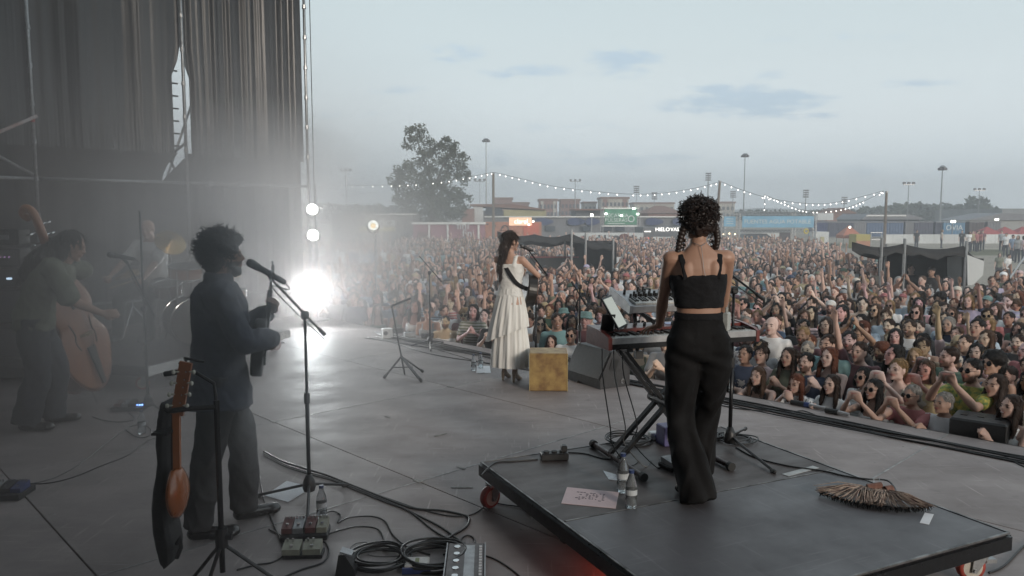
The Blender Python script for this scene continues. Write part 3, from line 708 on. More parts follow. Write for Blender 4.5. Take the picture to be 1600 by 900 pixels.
for sex in 'mf':
    for pose in POSES:
        if (sex, pose) in (('m', 'lean'), ('m', 'chin')): continue
        f, b, t = crowd_meshes(sex, pose)
        set_col(b, skin_col(f.H)); BODY[sex, pose] = b; TEE[sex, pose] = t
        if sex == 'm' and pose in ('rest', 'wave', 'clap', 'up', 'phone'):
            b2 = b.copy(); b2.color_attributes.remove(b2.color_attributes[0]); set_col(b2, skin_col(f.H, True)); BODY['b', pose] = b2
        key = round(POSES[pose]['bend'], 2)
        if (sex, key) not in TANK:
            mb = MB(); torso(mb, sex, f.T, .011, .84, 1.30)
            for s in (-1, 1): mb.limb([f.T(V((s * .085, .075, 1.29))), f.T(V((s * .09, .04, 1.385))), f.T(V((s * .09, -.05, 1.385))), f.T(V((s * .085, -.09, 1.29)))], [.022] * 4, 8)
            TANK[sex, key] = solid(mb, .016, 2, .35, disp=lambda c: .005 * nz3(c, 21, 3), name='tank')
        for st_ in ('short', 'crop', 'long', 'longfront', 'bob', 'bun', 'pony', 'curly', 'cap', 'bucket'):
            hk = (st_, key, pose == 'chin')
            if hk in HAIR: continue
            a = .011 if st_ == 'curly' else (.0 if st_ in ('cap', 'bucket') else .004)
            HAIR[hk] = solid(hair_mb(st_, f.H), .011, 2, .3, disp=(lambda c, a=a: a * nz3(c, 75, 2) + a * .5 * nz3(c, 150, 5)) if a else None, name='hair_' + st_)
            HRAW[hk] = HAIR[hk].copy()
            if st_ not in ('cap', 'bucket'): HAIR[hk] = strands(HAIR[hk], 260, {'short': .035, 'crop': .018, 'curly': .03}.get(st_, .08), 3, grav=.4 if st_ in ('short', 'crop', 'curly') else 1.0)
        gk = (key, pose == 'chin')
        if gk not in FACE:
            H3 = f.H.to_3x3(); ey = MB(); eb = MB(); mo = MB()
            for sd in (-1, 1):
                ey.ell(f.H @ V((sd * .0315, .0835, .0)), (.0125, .006, .0062), H3, 8, 6)
                eb.tube([f.H @ V((sd * .014, .092, .018)), f.H @ V((sd * .032, .0895, .024)), f.H @ V((sd * .050, .078, .017))], [.0035, .0045, .002], 5)
            mo.ell(f.H @ V((0, .094, -.0505)), (.024, .0075, .0042), H3, 10, 6); mo.ell(f.H @ V((0, .092, -.0595)), (.019, .008, .0055), H3, 10, 6)
            sm = MB().ell(f.H @ V((0, .098, -.0545)), (.0175, .0055, .0048), H3, 10, 6)
            FACE[gk] = [ey.mesh('eyes'), eb.mesh('eyebrows'), mo.mesh('mouth'), sm.mesh('teeth')]
        if gk not in GLASS:
            g = MB()
            for s in (-1, 1):
                g.lathe([(.023, 0), (.023, .004), (.018, .006)], f.H @ V((s * .031, .092, -.002)), f.H.to_3x3() @ V((s * .12, 1, 0)), 12)
                g.cyl(f.H @ V((s * .055, .09, .004)), f.H @ V((s * .082, .0, .006)), .002, n=5)
            g.cyl(f.H @ V((-.01, .1, .003)), f.H @ V((.01, .1, .003)), .002, n=5); GLASS[gk] = g.mesh('glasses')
    mb = MB()
    torso(mb, sex, infl=.012, z0=.80, z1=1.0)
    for s in (-1, 1): mb.limb([V((s * .085, 0, .88)), V((s * .095, .015, .5)), V((s * .1, 0, .1))], [.1, .072, .06], 10); mb.ell((s * .1, .05, .04), (.045, .13, .04))
    TROU[sex] = solid(mb, .022, 2, .3, disp=lambda c: .006 * nz3(c, 17, 3), name='trousers')
m_skin = M('skin', (.95, .95, .95), .55, objcol=True, attr=True, var=.05, scale=9, bump=.0006, bscale=120)
m_cloth = M('cotton_cloth', (1, 1, 1), .85, objcol=True, prints=True, var=.07, scale=7, bump=.0015, bscale=60)
m_hair = M('hair', (1.25, 1.2, 1.15), .5, spec=.25, objcol=True, var=.28, scale=60, stretch=(3, 3, .3), bump=.008, bscale=70)
m_denim = M('trouser_cloth', (1, 1, 1), .85, objcol=True, var=.12, scale=9)
m_eye = M('eye', (.03, .022, .02), .25); m_lip = M('lips', (.36, .13, .12), .45); m_teeth = M('teeth', (.72, .70, .66), .3)
m_shades = M('dark_glass', (.01, .01, .012), .12)
for me in BODY.values(): me.materials.append(m_skin)
for D_ in (TEE, TANK): [me.materials.append(m_cloth) for me in D_.values()]
for me in TROU.values(): me.materials.append(m_denim)
for me in HAIR.values(): me.materials.append(m_hair)
for me in GLASS.values(): me.materials.append(m_shades)
for F4 in FACE.values():
    for me, mt in zip(F4, (m_eye, m_hair, m_lip, m_teeth)): me.materials.append(mt)
m_floral = M('floral_cloth', (.55, .42, .08), .8, scale=26, col2=(.05, .16, .06), detail=2)
SHIRTS = [('white', (.68, .68, .68)), ('black', (.022, .022, .025)), ('navy blue', (.03, .05, .11)), ('grey', (.25, .25, .26)), ('red', (.36, .08, .08)), ('maroon', (.15, .045, .055)), ('teal', (.12, .28, .29)), ('light blue', (.30, .40, .50)),
          ('olive green', (.14, .15, .09)), ('pink', (.52, .36, .37)), ('mustard', (.45, .34, .16)), ('beige', (.52, .45, .36)), ('denim blue', (.10, .17, .28)), ('lilac', (.38, .32, .48)), ('dark green', (.04, .10, .06)), ('pale grey', (.48, .48, .50))]
def _mute(c, k=.72):
    g = sum(c) / 3; return tuple(min(.8, (g + (x - g) * k) * 1.18 + .012) for x in c)
SHIRTS = [(n_, _mute(c_)) for n_, c_ in SHIRTS]
SW = [22, 13, 7, 9, 5, 5, 3, 6, 5, 6, 3, 7, 6, 3, 3, 7]
SKINS = [(.52, .34, .275), (.46, .29, .225), (.57, .39, .325), (.41, .25, .185), (.62, .44, .38), (.32, .19, .14)]
SKINS = [tuple(c * 1.12 for c in s_) for s_ in SKINS]
HAIRC = [('black', (.012, .010, .010)), ('dark brown', (.035, .02, .014)), ('brown', (.08, .045, .028)), ('auburn', (.14, .045, .022)), ('fair', (.30, .20, .10)), ('grey', (.30, .29, .28)), ('white', (.52, .51, .49))]
HCW = [28, 34, 20, 6, 7, 6, 2]
HST = {'short': 'short {} hair', 'crop': 'cropped {} hair', 'long': 'long {} hair', 'longfront': 'long loose {} hair', 'bob': '{} bob', 'bun': '{} hair in a bun', 'pony': '{} ponytail', 'curly': 'curly {} hair', 'bald': 'bald head', 'cap': '{} baseball cap', 'bucket': '{} bucket hat'}
PTX = {'rest': 'arms down', 'up': 'both arms raised', 'wave': 'one arm raised high', 'clap': 'clapping at the chest', 'claphigh': 'clapping overhead', 'phone': 'hands lifted before the face', 'lean': 'leaning on the stage edge', 'chin': 'hands under the chin'}
def make_person(p, rz, sc, sex, pose, style, hairc, shirt, garment, skin, glasses=False, trou=(.03, .035, .05), label=None, floral=False, group='audience in front of the stage', tilt=(0, 0)):
    key = round(POSES[pose]['bend'], 2); bs = 'b' if sex == 'b' else sex; s2 = 'm' if sex == 'b' else sex
    t = thing('person', label, 'person', p, rz, group); t.scale = (sc, sc, sc); t.rotation_euler = (tilt[0], tilt[1], rz)
    b = link('body', BODY[bs, pose], None, t); b.color = tuple(skin) + (1,)
    g = link(garment, TEE[s2, pose] if garment == 'shirt' else TANK[s2, key], None, t); g.color = tuple(shirt) + (1,)
    if floral:
        g.material_slots[0].link = 'OBJECT'; g.material_slots[0].material = m_floral
    F4 = FACE[key, pose == 'chin']; tag(link('eyes', F4[0], None, t), kind='stuff'); eb = link('eyebrows', F4[1], None, t); eb.color = tuple(c * .7 + .01 for c in (hairc if style not in ('cap', 'bucket') else (.03, .02, .02))) + (1,); tag(eb, kind='stuff'); link('mouth', F4[2], None, t)
    if (p[0] * 7.3 + p[1] * 3.1) % 1 < .45: link('teeth', F4[3], None, t)
    q = link('trousers', TROU[s2], None, t); q.color = tuple(trou) + (1,)
    if style != 'bald':
        h = link('hat' if style in ('cap', 'bucket') else 'hair', HAIR[style, key, pose == 'chin'], None, t); h.color = tuple(hairc) + (1,)
        if style in ('cap', 'bucket') and sex == 'f':
            h2 = link('hair', HAIR['long', key, pose == 'chin'], None, t); h2.color = (.03, .02, .015, 1); h2.scale = (.97, .97, .97)
    if glasses: link('glasses', GLASS[key, pose == 'chin'], None, t)
    return t
def on_line(px, t):
    "ground point on the line t = const (parallel to the stage front) seen in column px"
    d = ray(px, 500); k = -(SO.dot(SN) - t * 1.0) if False else None
    # P = a * (dx, dy); (P - SO).SN = t
    dd = V((d.x, d.y, 0)); a = (t + SO.dot(SN)) / dd.dot(SN); return dd * a
def face_rz(p, aim):
    q = V(aim) - V(p); return math.atan2(q.y, q.x) - math.pi / 2
SH = dict(SHIRTS); HC = dict(HAIRC)
taken = [tuple(V((2.9, 6.15, 0))[:2])]
def special(px, t, py, sex, pose, style, hc, shirt, garment, label, aim=(-.6, 4.8), skin=0, glasses=False, floral=False):
    p = on_line(px, t); d = p.y; z = CAMZ - (py - 338) * d / FPX
    rest = 1.585 - (.045 if pose == 'lean' else 0); sc = max(.80, min(.99, (z - GZ) / rest)); p.z = GZ
    taken.append((p.x, p.y))
    return make_person(p, face_rz(p, V((aim[0], aim[1], 0))), sc, sex, pose, style, HC.get(hc, (.3, .03, .03)), SH.get(shirt, (.5, .3, .3)), garment, SKINS[skin], glasses, label=label, floral=floral)
special(1146, -.45, 590, 'f', 'lean', 'longfront', 'black', 'black', 'tank_top', 'person in black tank top leaning on the stage edge right behind the microphone stand pole', skin=1)
special(1196, -.42, 592, 'f', 'lean', 'longfront', 'brown', 'black', 'tank_top', 'bare shouldered person with long brown hair resting folded arms on the stage edge', aim=(-.6, 4.6), skin=0)
special(1254, -.43, 600, 'f', 'chin', 'longfront', 'auburn', 'white', 'shirt', 'person with auburn hair in white T-shirt, hands under the chin, front row', aim=(-.6, 4.6))
special(1306, -.43, 604, 'f', 'clap', 'longfront', 'dark brown', 'white', 'shirt', 'person with long dark hair in white T-shirt clasping hands at the stage edge', aim=(-.6, 4.6), skin=2)
special(1372, -.43, 612, 'f', 'phone', 'longfront', 'black', 'white', 'tank_top', 'person with long black hair and glasses in white tank top holding up a phone', aim=(-.6, 4.6), glasses=True, skin=1)
special(1432, -.5, 622, 'm', 'phone', 'short', 'grey', 'red', 'shirt', 'grey haired person in red T-shirt raising a phone at the stage edge', aim=(-.6, 4.6), glasses=True, skin=3)
special(1484, -.42, 634, 'm', 'clap', 'short', 'grey', 'pale grey', 'shirt', 'short haired person in pale grey jersey clapping beside the small black speaker', aim=(-.6, 4.6), skin=3)
special(1592, -.45, 640, 'f', 'clap', 'longfront', 'dark brown', 'white', 'tank_top', 'person in white tank top at the right edge of the front row', aim=(-.6, 4.6), skin=0)
special(1168, -.86, 555, 'm', 'rest', 'short', 'black', 'navy blue', 'shirt', 'short haired person in navy shirt behind the front row, right of the keyboard end', skin=3)
special(1194, -.90, 556, 'f', 'rest', 'bun', 'dark brown', 'pink', 'shirt', 'person in pink T-shirt with hair tied up, second row, looking up to the stage', skin=0)
special(1236, -.88, 560, 'f', 'clap', 'longfront', 'dark brown', 'olive green', 'shirt', 'person in olive green T-shirt with long loose hair in the second row', skin=1)
special(1265, -.92, 568, 'b', 'rest', 'short', 'black', 'navy blue', 'shirt', 'dark bearded person in navy shirt in the second row', skin=2)
special(1300, -.98, 560, 'f', 'clap', 'longfront', 'auburn', 'pink', 'tank_top', 'person with auburn hair in pink tank top clapping, second row', skin=4)
special(1356, -.84, 592, 'f', 'rest', 'bob', 'black', 'white', 'shirt', 'person with black bob in white T-shirt behind the phone holder', skin=1, glasses=True)
special(1408, -.9, 580, 'f', 'phone', 'pony', 'fair', 'beige', 'tank_top', 'fair haired person in beige tank top with lifted hands, second row', skin=4)
special(1524, -.92, 582, 'b', 'claphigh' if False else 'phone', 'short', 'black', 'mustard', 'shirt', 'bearded person in green and yellow floral shirt with hands lifted', aim=(-.6, 4.6), skin=1, glasses=True, floral=True)
special(1568, -.85, 606, 'f', 'rest', 'longfront', 'dark brown', 'red', 'tank_top', 'person in red tank top with long dark hair near the right edge, second row', skin=1)
special(1560, -1.35, 570, 'f', 'rest', 'curly', 'black', 'denim blue', 'tank_top', 'person with curly black hair in denim blue tank top near the right edge, third row', glasses=True, skin=3)
special(1298, -1.35, 540, 'b', 'rest', 'short', 'dark brown', 'teal', 'shirt', 'bearded person in teal T-shirt in the third row', skin=1)
special(1346, -1.4, 552, 'm', 'wave', 'short', 'dark brown', 'maroon', 'shirt', 'person in maroon polo shirt with one arm raised, third row', skin=0)
special(1208, -2.0, 505, 'm', 'rest', 'bald', 'black', 'white', 'shirt', 'bald person in white T-shirt, fifth row by the keyboard end', skin=4)
special(1530, -3.6, 500, 'm', 'rest', 'short', 'black', 'light blue', 'shirt', 'dark haired person in light blue T-shirt standing tall right of the middle', skin=1)
special(862, -.5, 540, 'f', 'clap', 'longfront', 'dark brown', 'grey', 'shirt', 'person in grey T-shirt with long loose hair right above the gold box', aim=(-.6, 4.6), skin=0)
special(893, -.6, 525, 'm', 'rest', 'crop', 'dark brown', 'white', 'shirt', 'person in white T-shirt and sunglasses above the gold box', glasses=True, skin=3)

def zone(px):
    for lim, nm in ((600, 'in the smoke at far left'), (680, 'left of the music stand'), (760, 'left of the singer'), (840, 'behind the singer'), (900, 'above the gold box'), (960, 'left of the keyboard'), (1040, 'behind the keyboard'), (1145, 'behind the keyboard player'), (1230, 'right of the keyboard'), (1330, 'below the blue banner'), (1420, 'under the left half of the black tent'), (1510, 'under the right half of the black tent'), (1700, 'near the right edge')):
        if px < lim: return nm
ORD = ['front', 'second', 'third', 'fourth', 'fifth', 'sixth', 'seventh', 'eighth', 'ninth', 'tenth', 'eleventh', 'twelfth', 'thirteenth', 'fourteenth', 'fifteenth', 'sixteenth', 'seventeenth', 'eighteenth']
def proj(p):
    q = V(p) - V((0, 0, CAMZ)); w = q.dot(FW); return 800 + FPX * q.x / w, 450 - FPX * q.dot(UP) / w
def allowed(p, t):
    px, py = proj(p + V((0, 0, 1.5)))
    if p.y < 2 or px < 478 or px > 1800: return False
    d = p.y
    if px < 620: mx = 40
    elif px < 1255: mx = 50
    elif px < 1325: mx = 50 - (px - 1255) * .3
    elif px < 1385: mx = 28
    else: mx = 19.5
    if px > 1366 and d > 16.3 and d < 21: 
        if px < 1550: return False
    if 778 < px < 968 and 21.3 < d < 28: return False
    return d < mx
cands = []
r = random.Random(21)
t = -.46; row = 0
while t > -62:
    dist = -t; sp = .44 if dist < 10 else (.50 if dist < 20 else .60); st_s = -36 if dist > 12 else -8
    s = st_s + r.uniform(0, .5)
    while s < 55:
        p = S(s + r.uniform(-.12, .12), t + r.uniform(-.13, .13)); p.z = GZ
        if allowed(p, t) and all((p.x - a) ** 2 + (p.y - b) ** 2 > .09 for a, b in taken): cands.append((p, row))
        s += sp * r.uniform(.86, 1.18)
    t -= .40 if dist < 10 else (.45 if dist < 20 else .57); row += 1
cands.sort(key=lambda c: (proj(c[0] + V((0, 0, 1.4)))[0] > 1625, c[0].y))
NEAR = 300 - len(taken)
used_labels = set()
def rand_person(r):
    sex = r.choice('mf'); 
    if sex == 'm' and r.random() < .3: sex = 'b'
    style = r.choices(['short', 'crop', 'curly', 'bald', 'cap', 'bucket', 'bun'], [40, 30, 8, 9, 5, 3, 3])[0] if sex != 'f' else r.choices(['long', 'longfront', 'bob', 'bun', 'pony', 'curly', 'bucket'], [22, 36, 14, 12, 12, 8, 3])[0]
    pose = r.choices(['rest', 'up', 'wave', 'clap', 'claphigh', 'phone'], [66, 2, 5, 18, 3, 6])[0]
    if sex == 'b' and ('b', pose) not in BODY: sex = 'm'
    hc = r.choices(HAIRC, HCW)[0]
    if style in ('cap', 'bucket'): hc = r.choice(SHIRTS)
    return sex, style, pose, hc, r.choices(SHIRTS, SW)[0], ('tank_top' if r.random() < (.4 if sex == 'f' else .1) else 'shirt'), r.choice(SKINS), r.random() < .16
r = random.Random(99)
for p, row in cands[:NEAR]:
    px, py = proj(p + V((0, 0, 1.6)))
    for tr in range(40):
        sex, style, pose, hc, shirt, gar, skin, gl = rand_person(r)
        if row == 0 and pose in ('phone',): pose = 'clap'
        hd = HST[style].format(hc[0]); gd = ('T-shirt' if gar == 'shirt' else 'tank top')
        bd = 'bearded, ' if sex == 'b' else ''
        key = (hd, shirt[0], gar, pose, zone(px))
        if key not in used_labels: break
    used_labels.add(key)
    lab = '%s %s, %s%s, %s, %s' % (shirt[0], gd, bd, hd, PTX[pose], zone(px))
    if len(lab.split()) > 16: lab = lab.replace(', arms down', '').replace(' before the face', '').replace(' at the chest', '').replace('under the left half of', 'left under').replace('under the right half of', 'right under')
    if len(lab.split()) > 16: lab = lab.replace('long loose', 'loose').replace('both arms raised', 'arms up').replace('one arm raised high', 'one arm up')
    aim = V((r.uniform(-1.8, 1.8), r.uniform(2.5, 7), 0))
    make_person(p, face_rz(p, aim) + r.uniform(-.25, .25), r.uniform(.83, .96), sex, pose, style, hc[1], shirt[1], gar, [c * r.uniform(.85, 1.1) for c in skin], gl, r.choice([(.03, .035, .05), (.06, .08, .14), (.02, .02, .02), (.2, .17, .12)]), lab, tilt=(r.uniform(-.05, .05), r.uniform(-.06, .06)))
# --- everybody farther back: one mesh
LOD = {}
def arr(me):
    me.calc_loop_triangles(); n = len(me.vertices); co = np.empty(n * 3, 'f'); me.vertices.foreach_get('co', co)
    m = len(me.loop_triangles); tr = np.empty(m * 3, 'i'); me.loop_triangles.foreach_get('vertices', tr)
    if me.color_attributes:
        cc = np.empty(n * 4, 'f'); me.color_attributes[0].data.foreach_get('color', cc); cc = cc.reshape(-1, 4)[:, :3]
    else: cc = np.ones((n, 3), 'f')
    return co.reshape(-1, 3), tr.reshape(-1, 3), cc
for lv, (rb_, rt_, rh_) in enumerate(((.34, .4, .5), (.14, .2, .22))):
    for sex in 'mf':
        for pose in ('rest', 'up', 'wave', 'clap', 'claphigh'):
            key = round(POSES[pose]['bend'], 2)
            for st_ in (('short', 'crop', 'cap') if sex == 'm' else ('longfront', 'bob', 'bun')):
                parts = LOD.setdefault(('h', lv, st_, key), arr(decim(HRAW[st_, key, False], rh_)))
            LOD['b', lv, sex, pose] = arr(decim(BODY[sex, pose], rb_)); LOD['t', lv, sex, pose] = arr(decim(TEE[sex, pose], rt_))
    for key in set(round(POSES[p_]['bend'], 2) for p_ in ('rest', 'up', 'wave', 'clap', 'claphigh')):
        fa = [arr(m_) for m_ in FACE[key, False][:3]]; o1 = len(fa[0][0]); o2 = o1 + len(fa[1][0])
        LOD['f', lv, key] = (np.concatenate([a[0] for a in fa]), np.concatenate([fa[0][1], fa[1][1] + o1, fa[2][1] + o2]), np.concatenate([np.full((len(a[0]), 3), 1.0) * np.array(c) for a, c in zip(fa, ((.12, .1, .1), (.25, .2, .2), (.9, .42, .4)))]).astype('f'))
    for sex in 'mf': LOD['q', lv, sex] = arr(decim(TROU[sex], .12))
Vs, Fs, Cs = [], [], []; off = 0
for p, row in cands[NEAR:]:
    sex = r.choice('mf'); pose = r.choices(['rest', 'up', 'wave', 'clap', 'claphigh'], [78, 2, 4, 13, 2.5])[0]; key = round(POSES[pose]['bend'], 2)
    st_ = r.choice(('short', 'crop', 'short', 'crop', 'cap')) if sex == 'm' else r.choice(('longfront', 'longfront', 'bob', 'bun'))
    lv = 0 if p.y < 22 else 1; a = face_rz(p, V((-.5, 4, 0))) + r.uniform(-.4, .4); sc = r.uniform(.82, .97)
    ca, sa = math.cos(a) * sc, math.sin(a) * sc; Rm = np.array([[ca, -sa, 0], [sa, ca, 0], [0, 0, sc]], 'f'); pt = np.array([p.x, p.y, p.z], 'f')
    sk = np.array(r.choice(SKINS)) * r.uniform(.85, 1.1); hc = r.choices(HAIRC, HCW)[0][1] if st_ != 'cap' else r.choice(SHIRTS)[1]; sh = r.choices(SHIRTS, SW)[0][1]
    for k, colr in ((('b', lv, sex, pose), sk), (('t', lv, sex, pose), sh), (('h', lv, st_, key), hc), (('q', lv, sex), (.04, .045, .06))) + (((('f', lv, key), sk),) if lv == 0 else ()):
        v, f_, c = LOD[k]; Vs.append(v @ Rm.T + pt); Fs.append(f_ + off); Cs.append(c * np.array(colr)); off += len(v)
Vv = np.concatenate(Vs).astype('f'); Ff = np.concatenate(Fs).astype('i'); Cc = np.concatenate(Cs).astype('f')
me = bpy.data.meshes.new('crowd'); me.vertices.add(len(Vv)); me.vertices.foreach_set('co', Vv.ravel())
me.loops.add(len(Ff) * 3); me.loops.foreach_set('vertex_index', Ff.ravel()); me.polygons.add(len(Ff)); me.polygons.foreach_set('loop_start', np.arange(0, len(Ff) * 3, 3, dtype='i'))
me.update(calc_edges=True); me.shade_smooth()
ca_ = me.color_attributes.new('Col', 'FLOAT_COLOR', 'POINT'); ca_.data.foreach_set('color', np.concatenate([Cc, np.ones((len(Cc), 1), 'f')], 1).ravel())
m_crowd = M('crowd_cloth_and_skin', (1, 1, 1), .8, attr=True, var=.06, scale=3)
me.materials.append(m_crowd)
tag(link('crowd', me), 'the rest of the audience standing far back across the field', kind='stuff')
print('CROWD', len(cands), 'tris', len(Ff))
# ------------------------------------------------------------------ performers
m_pskin = M('performer_skin', (.50, .30, .22), .5, attr=True, var=.06, scale=9, bump=.0005, bscale=150, subs=.05)
m_fair = M('tanned_skin', (.40, .23, .16), .5, attr=True, var=.06, scale=9, bump=.0005, bscale=150)
m_blackcloth = M('black_cotton', (.013, .013, .015), .85, spec=.25, var=.2, scale=9, bump=.002, bscale=70)
m_blacksatin = M('black_trouser_cloth', (.011, .0105, .011), .85, spec=.2, var=.2, scale=5, bump=.0015, bscale=60)
m_navy = M('navy_jacket_cloth', (.045, .054, .085), .8, var=.2, scale=7, bump=.003, bscale=45, sheen=.2)
m_char = M('charcoal_trouser_cloth', (.045, .043, .043), .8, var=.2, scale=7, bump=.002, bscale=60)
m_olive = M('olive_tshirt_cloth', (.16, .17, .12), .85, var=.15, scale=6, bump=.003, bscale=45)
m_hairb = M('black_hair', (.012, .010, .010), .42, var=.3, scale=60, col2=(.03, .016, .012))
m_hairbr = M('brown_hair', (.05, .024, .015), .42, var=.3, scale=60, stretch=(4, 4, .3), bump=.003, bscale=120)
m_shoe = M('shoe_leather', (.02, .018, .017), .22, coat=.4, scale=20)
m_tan = M('tan_leather', (.42, .33, .25), .45, scale=20)
m_dress = M('white_dress_cloth', (.74, .73, .70), .85, var=.02, scale=5, bump=.002, bscale=70)
m_wshirt = M('white_shirt_cloth', (.74, .73, .71), .85, var=.05, scale=5, bump=.002, bscale=60)
def curls(mb, H, c, r, n, ln, seed, rad=.0045, hel=.012, drop=.5, n_=4, zmin=-2):
    "short curled locks spread over an ellipsoid"
    q = random.Random(seed)
    for i in range(n):
        while True:
            d = V((q.gauss(0, 1), q.gauss(0, 1), q.gauss(0, 1))).normalized()
            if d.z > zmin and not (d.y > .55 and d.z < .45): break
        p = V((c[0] + d.x * r[0], c[1] + d.y * r[1], c[2] + d.z * r[2])) * 1.0; p = p.lerp(V(c), q.uniform(-.02, .18))
        g = V((d.x, d.y, d.z * .6 - drop)) + V((q.gauss(0, .35), q.gauss(0, .35), q.gauss(0, .35))); g.normalize()
        u, v, _ = basis(g, V((.3, .5, .8))); L_ = ln * q.uniform(.5, 1.2); ph = q.uniform(0, 6.28); pts = []
        for k in range(8):
            t = k / 7; a = ph + t * 2 * math.pi * q.uniform(1.1, 1.5)
            pts.append(H @ (p + g * L_ * (t - .3) + (u * math.cos(a) + v * math.sin(a)) * hel * (.5 + .5 * t)))
        mb.tube(pts, [rad, rad * 1.1, rad, rad, rad * .95, rad * .85, rad * .7, rad * .3], n_, cap=False)
def wr(a=.010, f=13, s=0, vert=.35, fine=.35):
    def fn(c):
        q = c * np.array([1, 1, vert]); return a * .8 * nz3(q, f, s) + a * fine * nz3(q * np.array([1, 1, 1.6]), f * 2.6, s + 4) + a * .75 * np.clip(1 - np.abs(nz3(q * np.array([1, 1, 1.5]), f * 1.15, s + 9)) * 2.2, 0, 1) ** 1.5
    return fn
def shoe(mb, ank, ang, ln=.27, w=.048, heel=0.0):
    a = V(ank); d = V((math.sin(ang), math.cos(ang), 0)); z = 0
    mb.cap(a + V((0, 0, -.02)), V((a.x, a.y, .045)) - d * .02, .042, .04, 12)
    mb.cap(V((a.x, a.y, .04)) - d * .03, V((a.x, a.y, .034)) + d * (ln - .11), .04, .034, 12)
    mb.ell(V((a.x, a.y, .03)) + d * (ln - .12), (w, w, .03), None, 14, 6)
# ---------- keyboard player -------------------------------------------------
RZ = .262
def person_root(px, py, z, rz, sc, label):
    p = G(px, py, z); t = thing('person', label, 'person', p, rz); t.scale = (sc,) * 3; return t
K = person_root(1090, 783, RZ, R(-2), .93, 'keyboard player with curly black hair, black crop top and wide black trousers')
f = Fig('f', bend=.03, side=-.02, look=(-.12, 1, -.12), sw=.98)
for s in (1, -1): f.hip[s] += V((0, .08, 0))
_T = f.T; f.T = lambda p: _T(p) + V((0, .08 if V(p).z > .7 else 0, 0)); 
for s in (1, -1): f.sh[s] += V((0, .08, 0))
f.nk += V((0, .08, 0)); f.hc += V((0, .08, 0)); f.H.translation += V((0, .08, 0))
kneeL, ankL = V((-.085, .12, .49)), V((-.03, .0, .085)); kneeR, ankR = V((.10, .24, .50)), V((.07, .42, .085))
sk = MB(); torso(sk, 'f', f.T, -.002, .86, 1.5, 28)
sk.limb([f.nk - V((0, 0, .05)), f.nk.lerp(f.hc, .5), f.hc - V((0, .01, .03))], [.050, .043, .043], 14); head(sk, f.H, 'f')
for s, wv, dv, nv, po in ((-1, (-.175, .40, .915), (-.45, .62, -.22), (.1, -.1, -1), (.55, -.6, -.5)), (1, (.19, .44, .93), (-.05, 1, -.1), (0, .1, -1), (.75, -.5, -.5))):
    e, w = f.arm(s, V(wv), po); arm_geo(sk, f, s, e, w, 1.04, 14); hand(sk, w, V(dv), V(nv), s, .35, .35, .5, .93, 8)
for s in (-1, 1):   # shoulder blades
    sk.ell(f.T(V((s * .075, -.085, 1.30))), (.035, .018, .06), None, 12, 8)
for h_, k_, a_ in ((f.hip[-1], kneeL, ankL), (f.hip[1], kneeR, ankR)): leg_geo(sk, h_, k_, a_, 12, -.012)
me = solid(sk, .0065, 3, .5, name='keyboard_player_body'); set_col(me, skin_col(f.H)); link('body', me, m_fair, K)
tp_ = MB(); torso(tp_, 'f', f.T, .010, 1.10, 1.285, 32)
tp = solid(tp_, .008, 3, disp=wr(.003, 22, 2, 1.0)); link('crop_top', tp, m_blackcloth, K)
for s in (-1, 1):
    sb_ = MB()
    pts = [f.T(V((s * x, y, z))) for x, y, z in ((.088, -.094, 1.26), (.092, -.094, 1.31), (.102, -.078, 1.36), (.108, -.04, 1.402), (.108, .0, 1.41), (.1, .06, 1.375), (.085, .10, 1.30))]
    pts = spline(pts, 4)
    for i in range(len(pts) - 1): sb_.obox(pts[i], pts[i + 1], .034, .012, up=(pts[i] - f.T(V((s * .1, 0, 1.30)))).normalized())
    link('shoulder_strap', solid(sb_, .006, 2), m_blackcloth, K)

tr_ = MB(); torso(tr_, 'f', f.T, .007, .80, 1.068, 30)
def trouser(mb, pts, rs, n=20): mb.tube(spline(pts, 5), list(np.interp(np.linspace(0, len(rs) - 1, (len(pts) - 1) * 5 + 1), range(len(rs)), rs)), n)
trouser(tr_, [f.hip[-1] + V((0, -.01, .03)), f.hip[-1] + V((-.002, -.01, -.14)), kneeL + V((0, 0, 0)), (kneeL + ankL) / 2 + V((.0, -.02, 0)), V((-.005, -.035, .02))], [.090, .098, .080, .090, .108])
trouser(tr_, [f.hip[1] + V((0, -.01, .03)), f.hip[1] + V((.002, .0, -.14)), kneeR, (kneeR + ankR) / 2 + V((0, -.02, .0)), V((.075, .40, .03))], [.090, .096, .078, .086, .100])
for s in (-1, 1): tr_.ell(f.hip[s] + V((-s * .008, -.06, .0)), (.082, .070, .10), None, 14, 10)
def kfold(c):
    base = wr(.009, 11, 3, .25)(c); z = c[:, 2]
    return base * (1.15 - z) * 1.6 + .007 * np.sin(c[:, 0] * 55 + c[:, 1] * 40 + 3 * np.sin(z * 6)) * (z < .75) * np.clip((.8 - z) * 3, 0, 1) + .005 * np.sin(z * 70 + 30 * c[:, 0]) * np.exp(-((z - .82) / .07) ** 2)
link('trousers', solid(tr_, .0095, 4, disp=kfold), m_blacksatin, K)
wb = MB(); torso(wb, 'f', f.T, .013, 1.035, 1.072, 32); link('waistband', solid(wb, .007, 2), m_blackcloth, K)
for a_, an_ in ((ankL, -.25), (ankR, .1)): sh_ = MB(); shoe(sh_, a_, an_, .25); link('shoe', solid(sh_, .009, 2), m_shoe, K)
pk = MB().box(f.T(V((.152, -.02, 1.02))), (.03, .065, .105), -.5, .006).box(f.T(V((.152, -.02, 1.085))), (.012, .02, .03)); pk.build('wireless_pack', M('pale_plastic', (.45, .47, .45), .4), K)
hb = MB(); R3 = f.H.to_3x3()
hb.ell(f.H @ V((0, -.028, .045)), (.088, .098, .090), R3, 20, 14); hb.ell(f.H @ V((0, -.055, -.02)), (.080, .065, .07), R3, 20, 12)
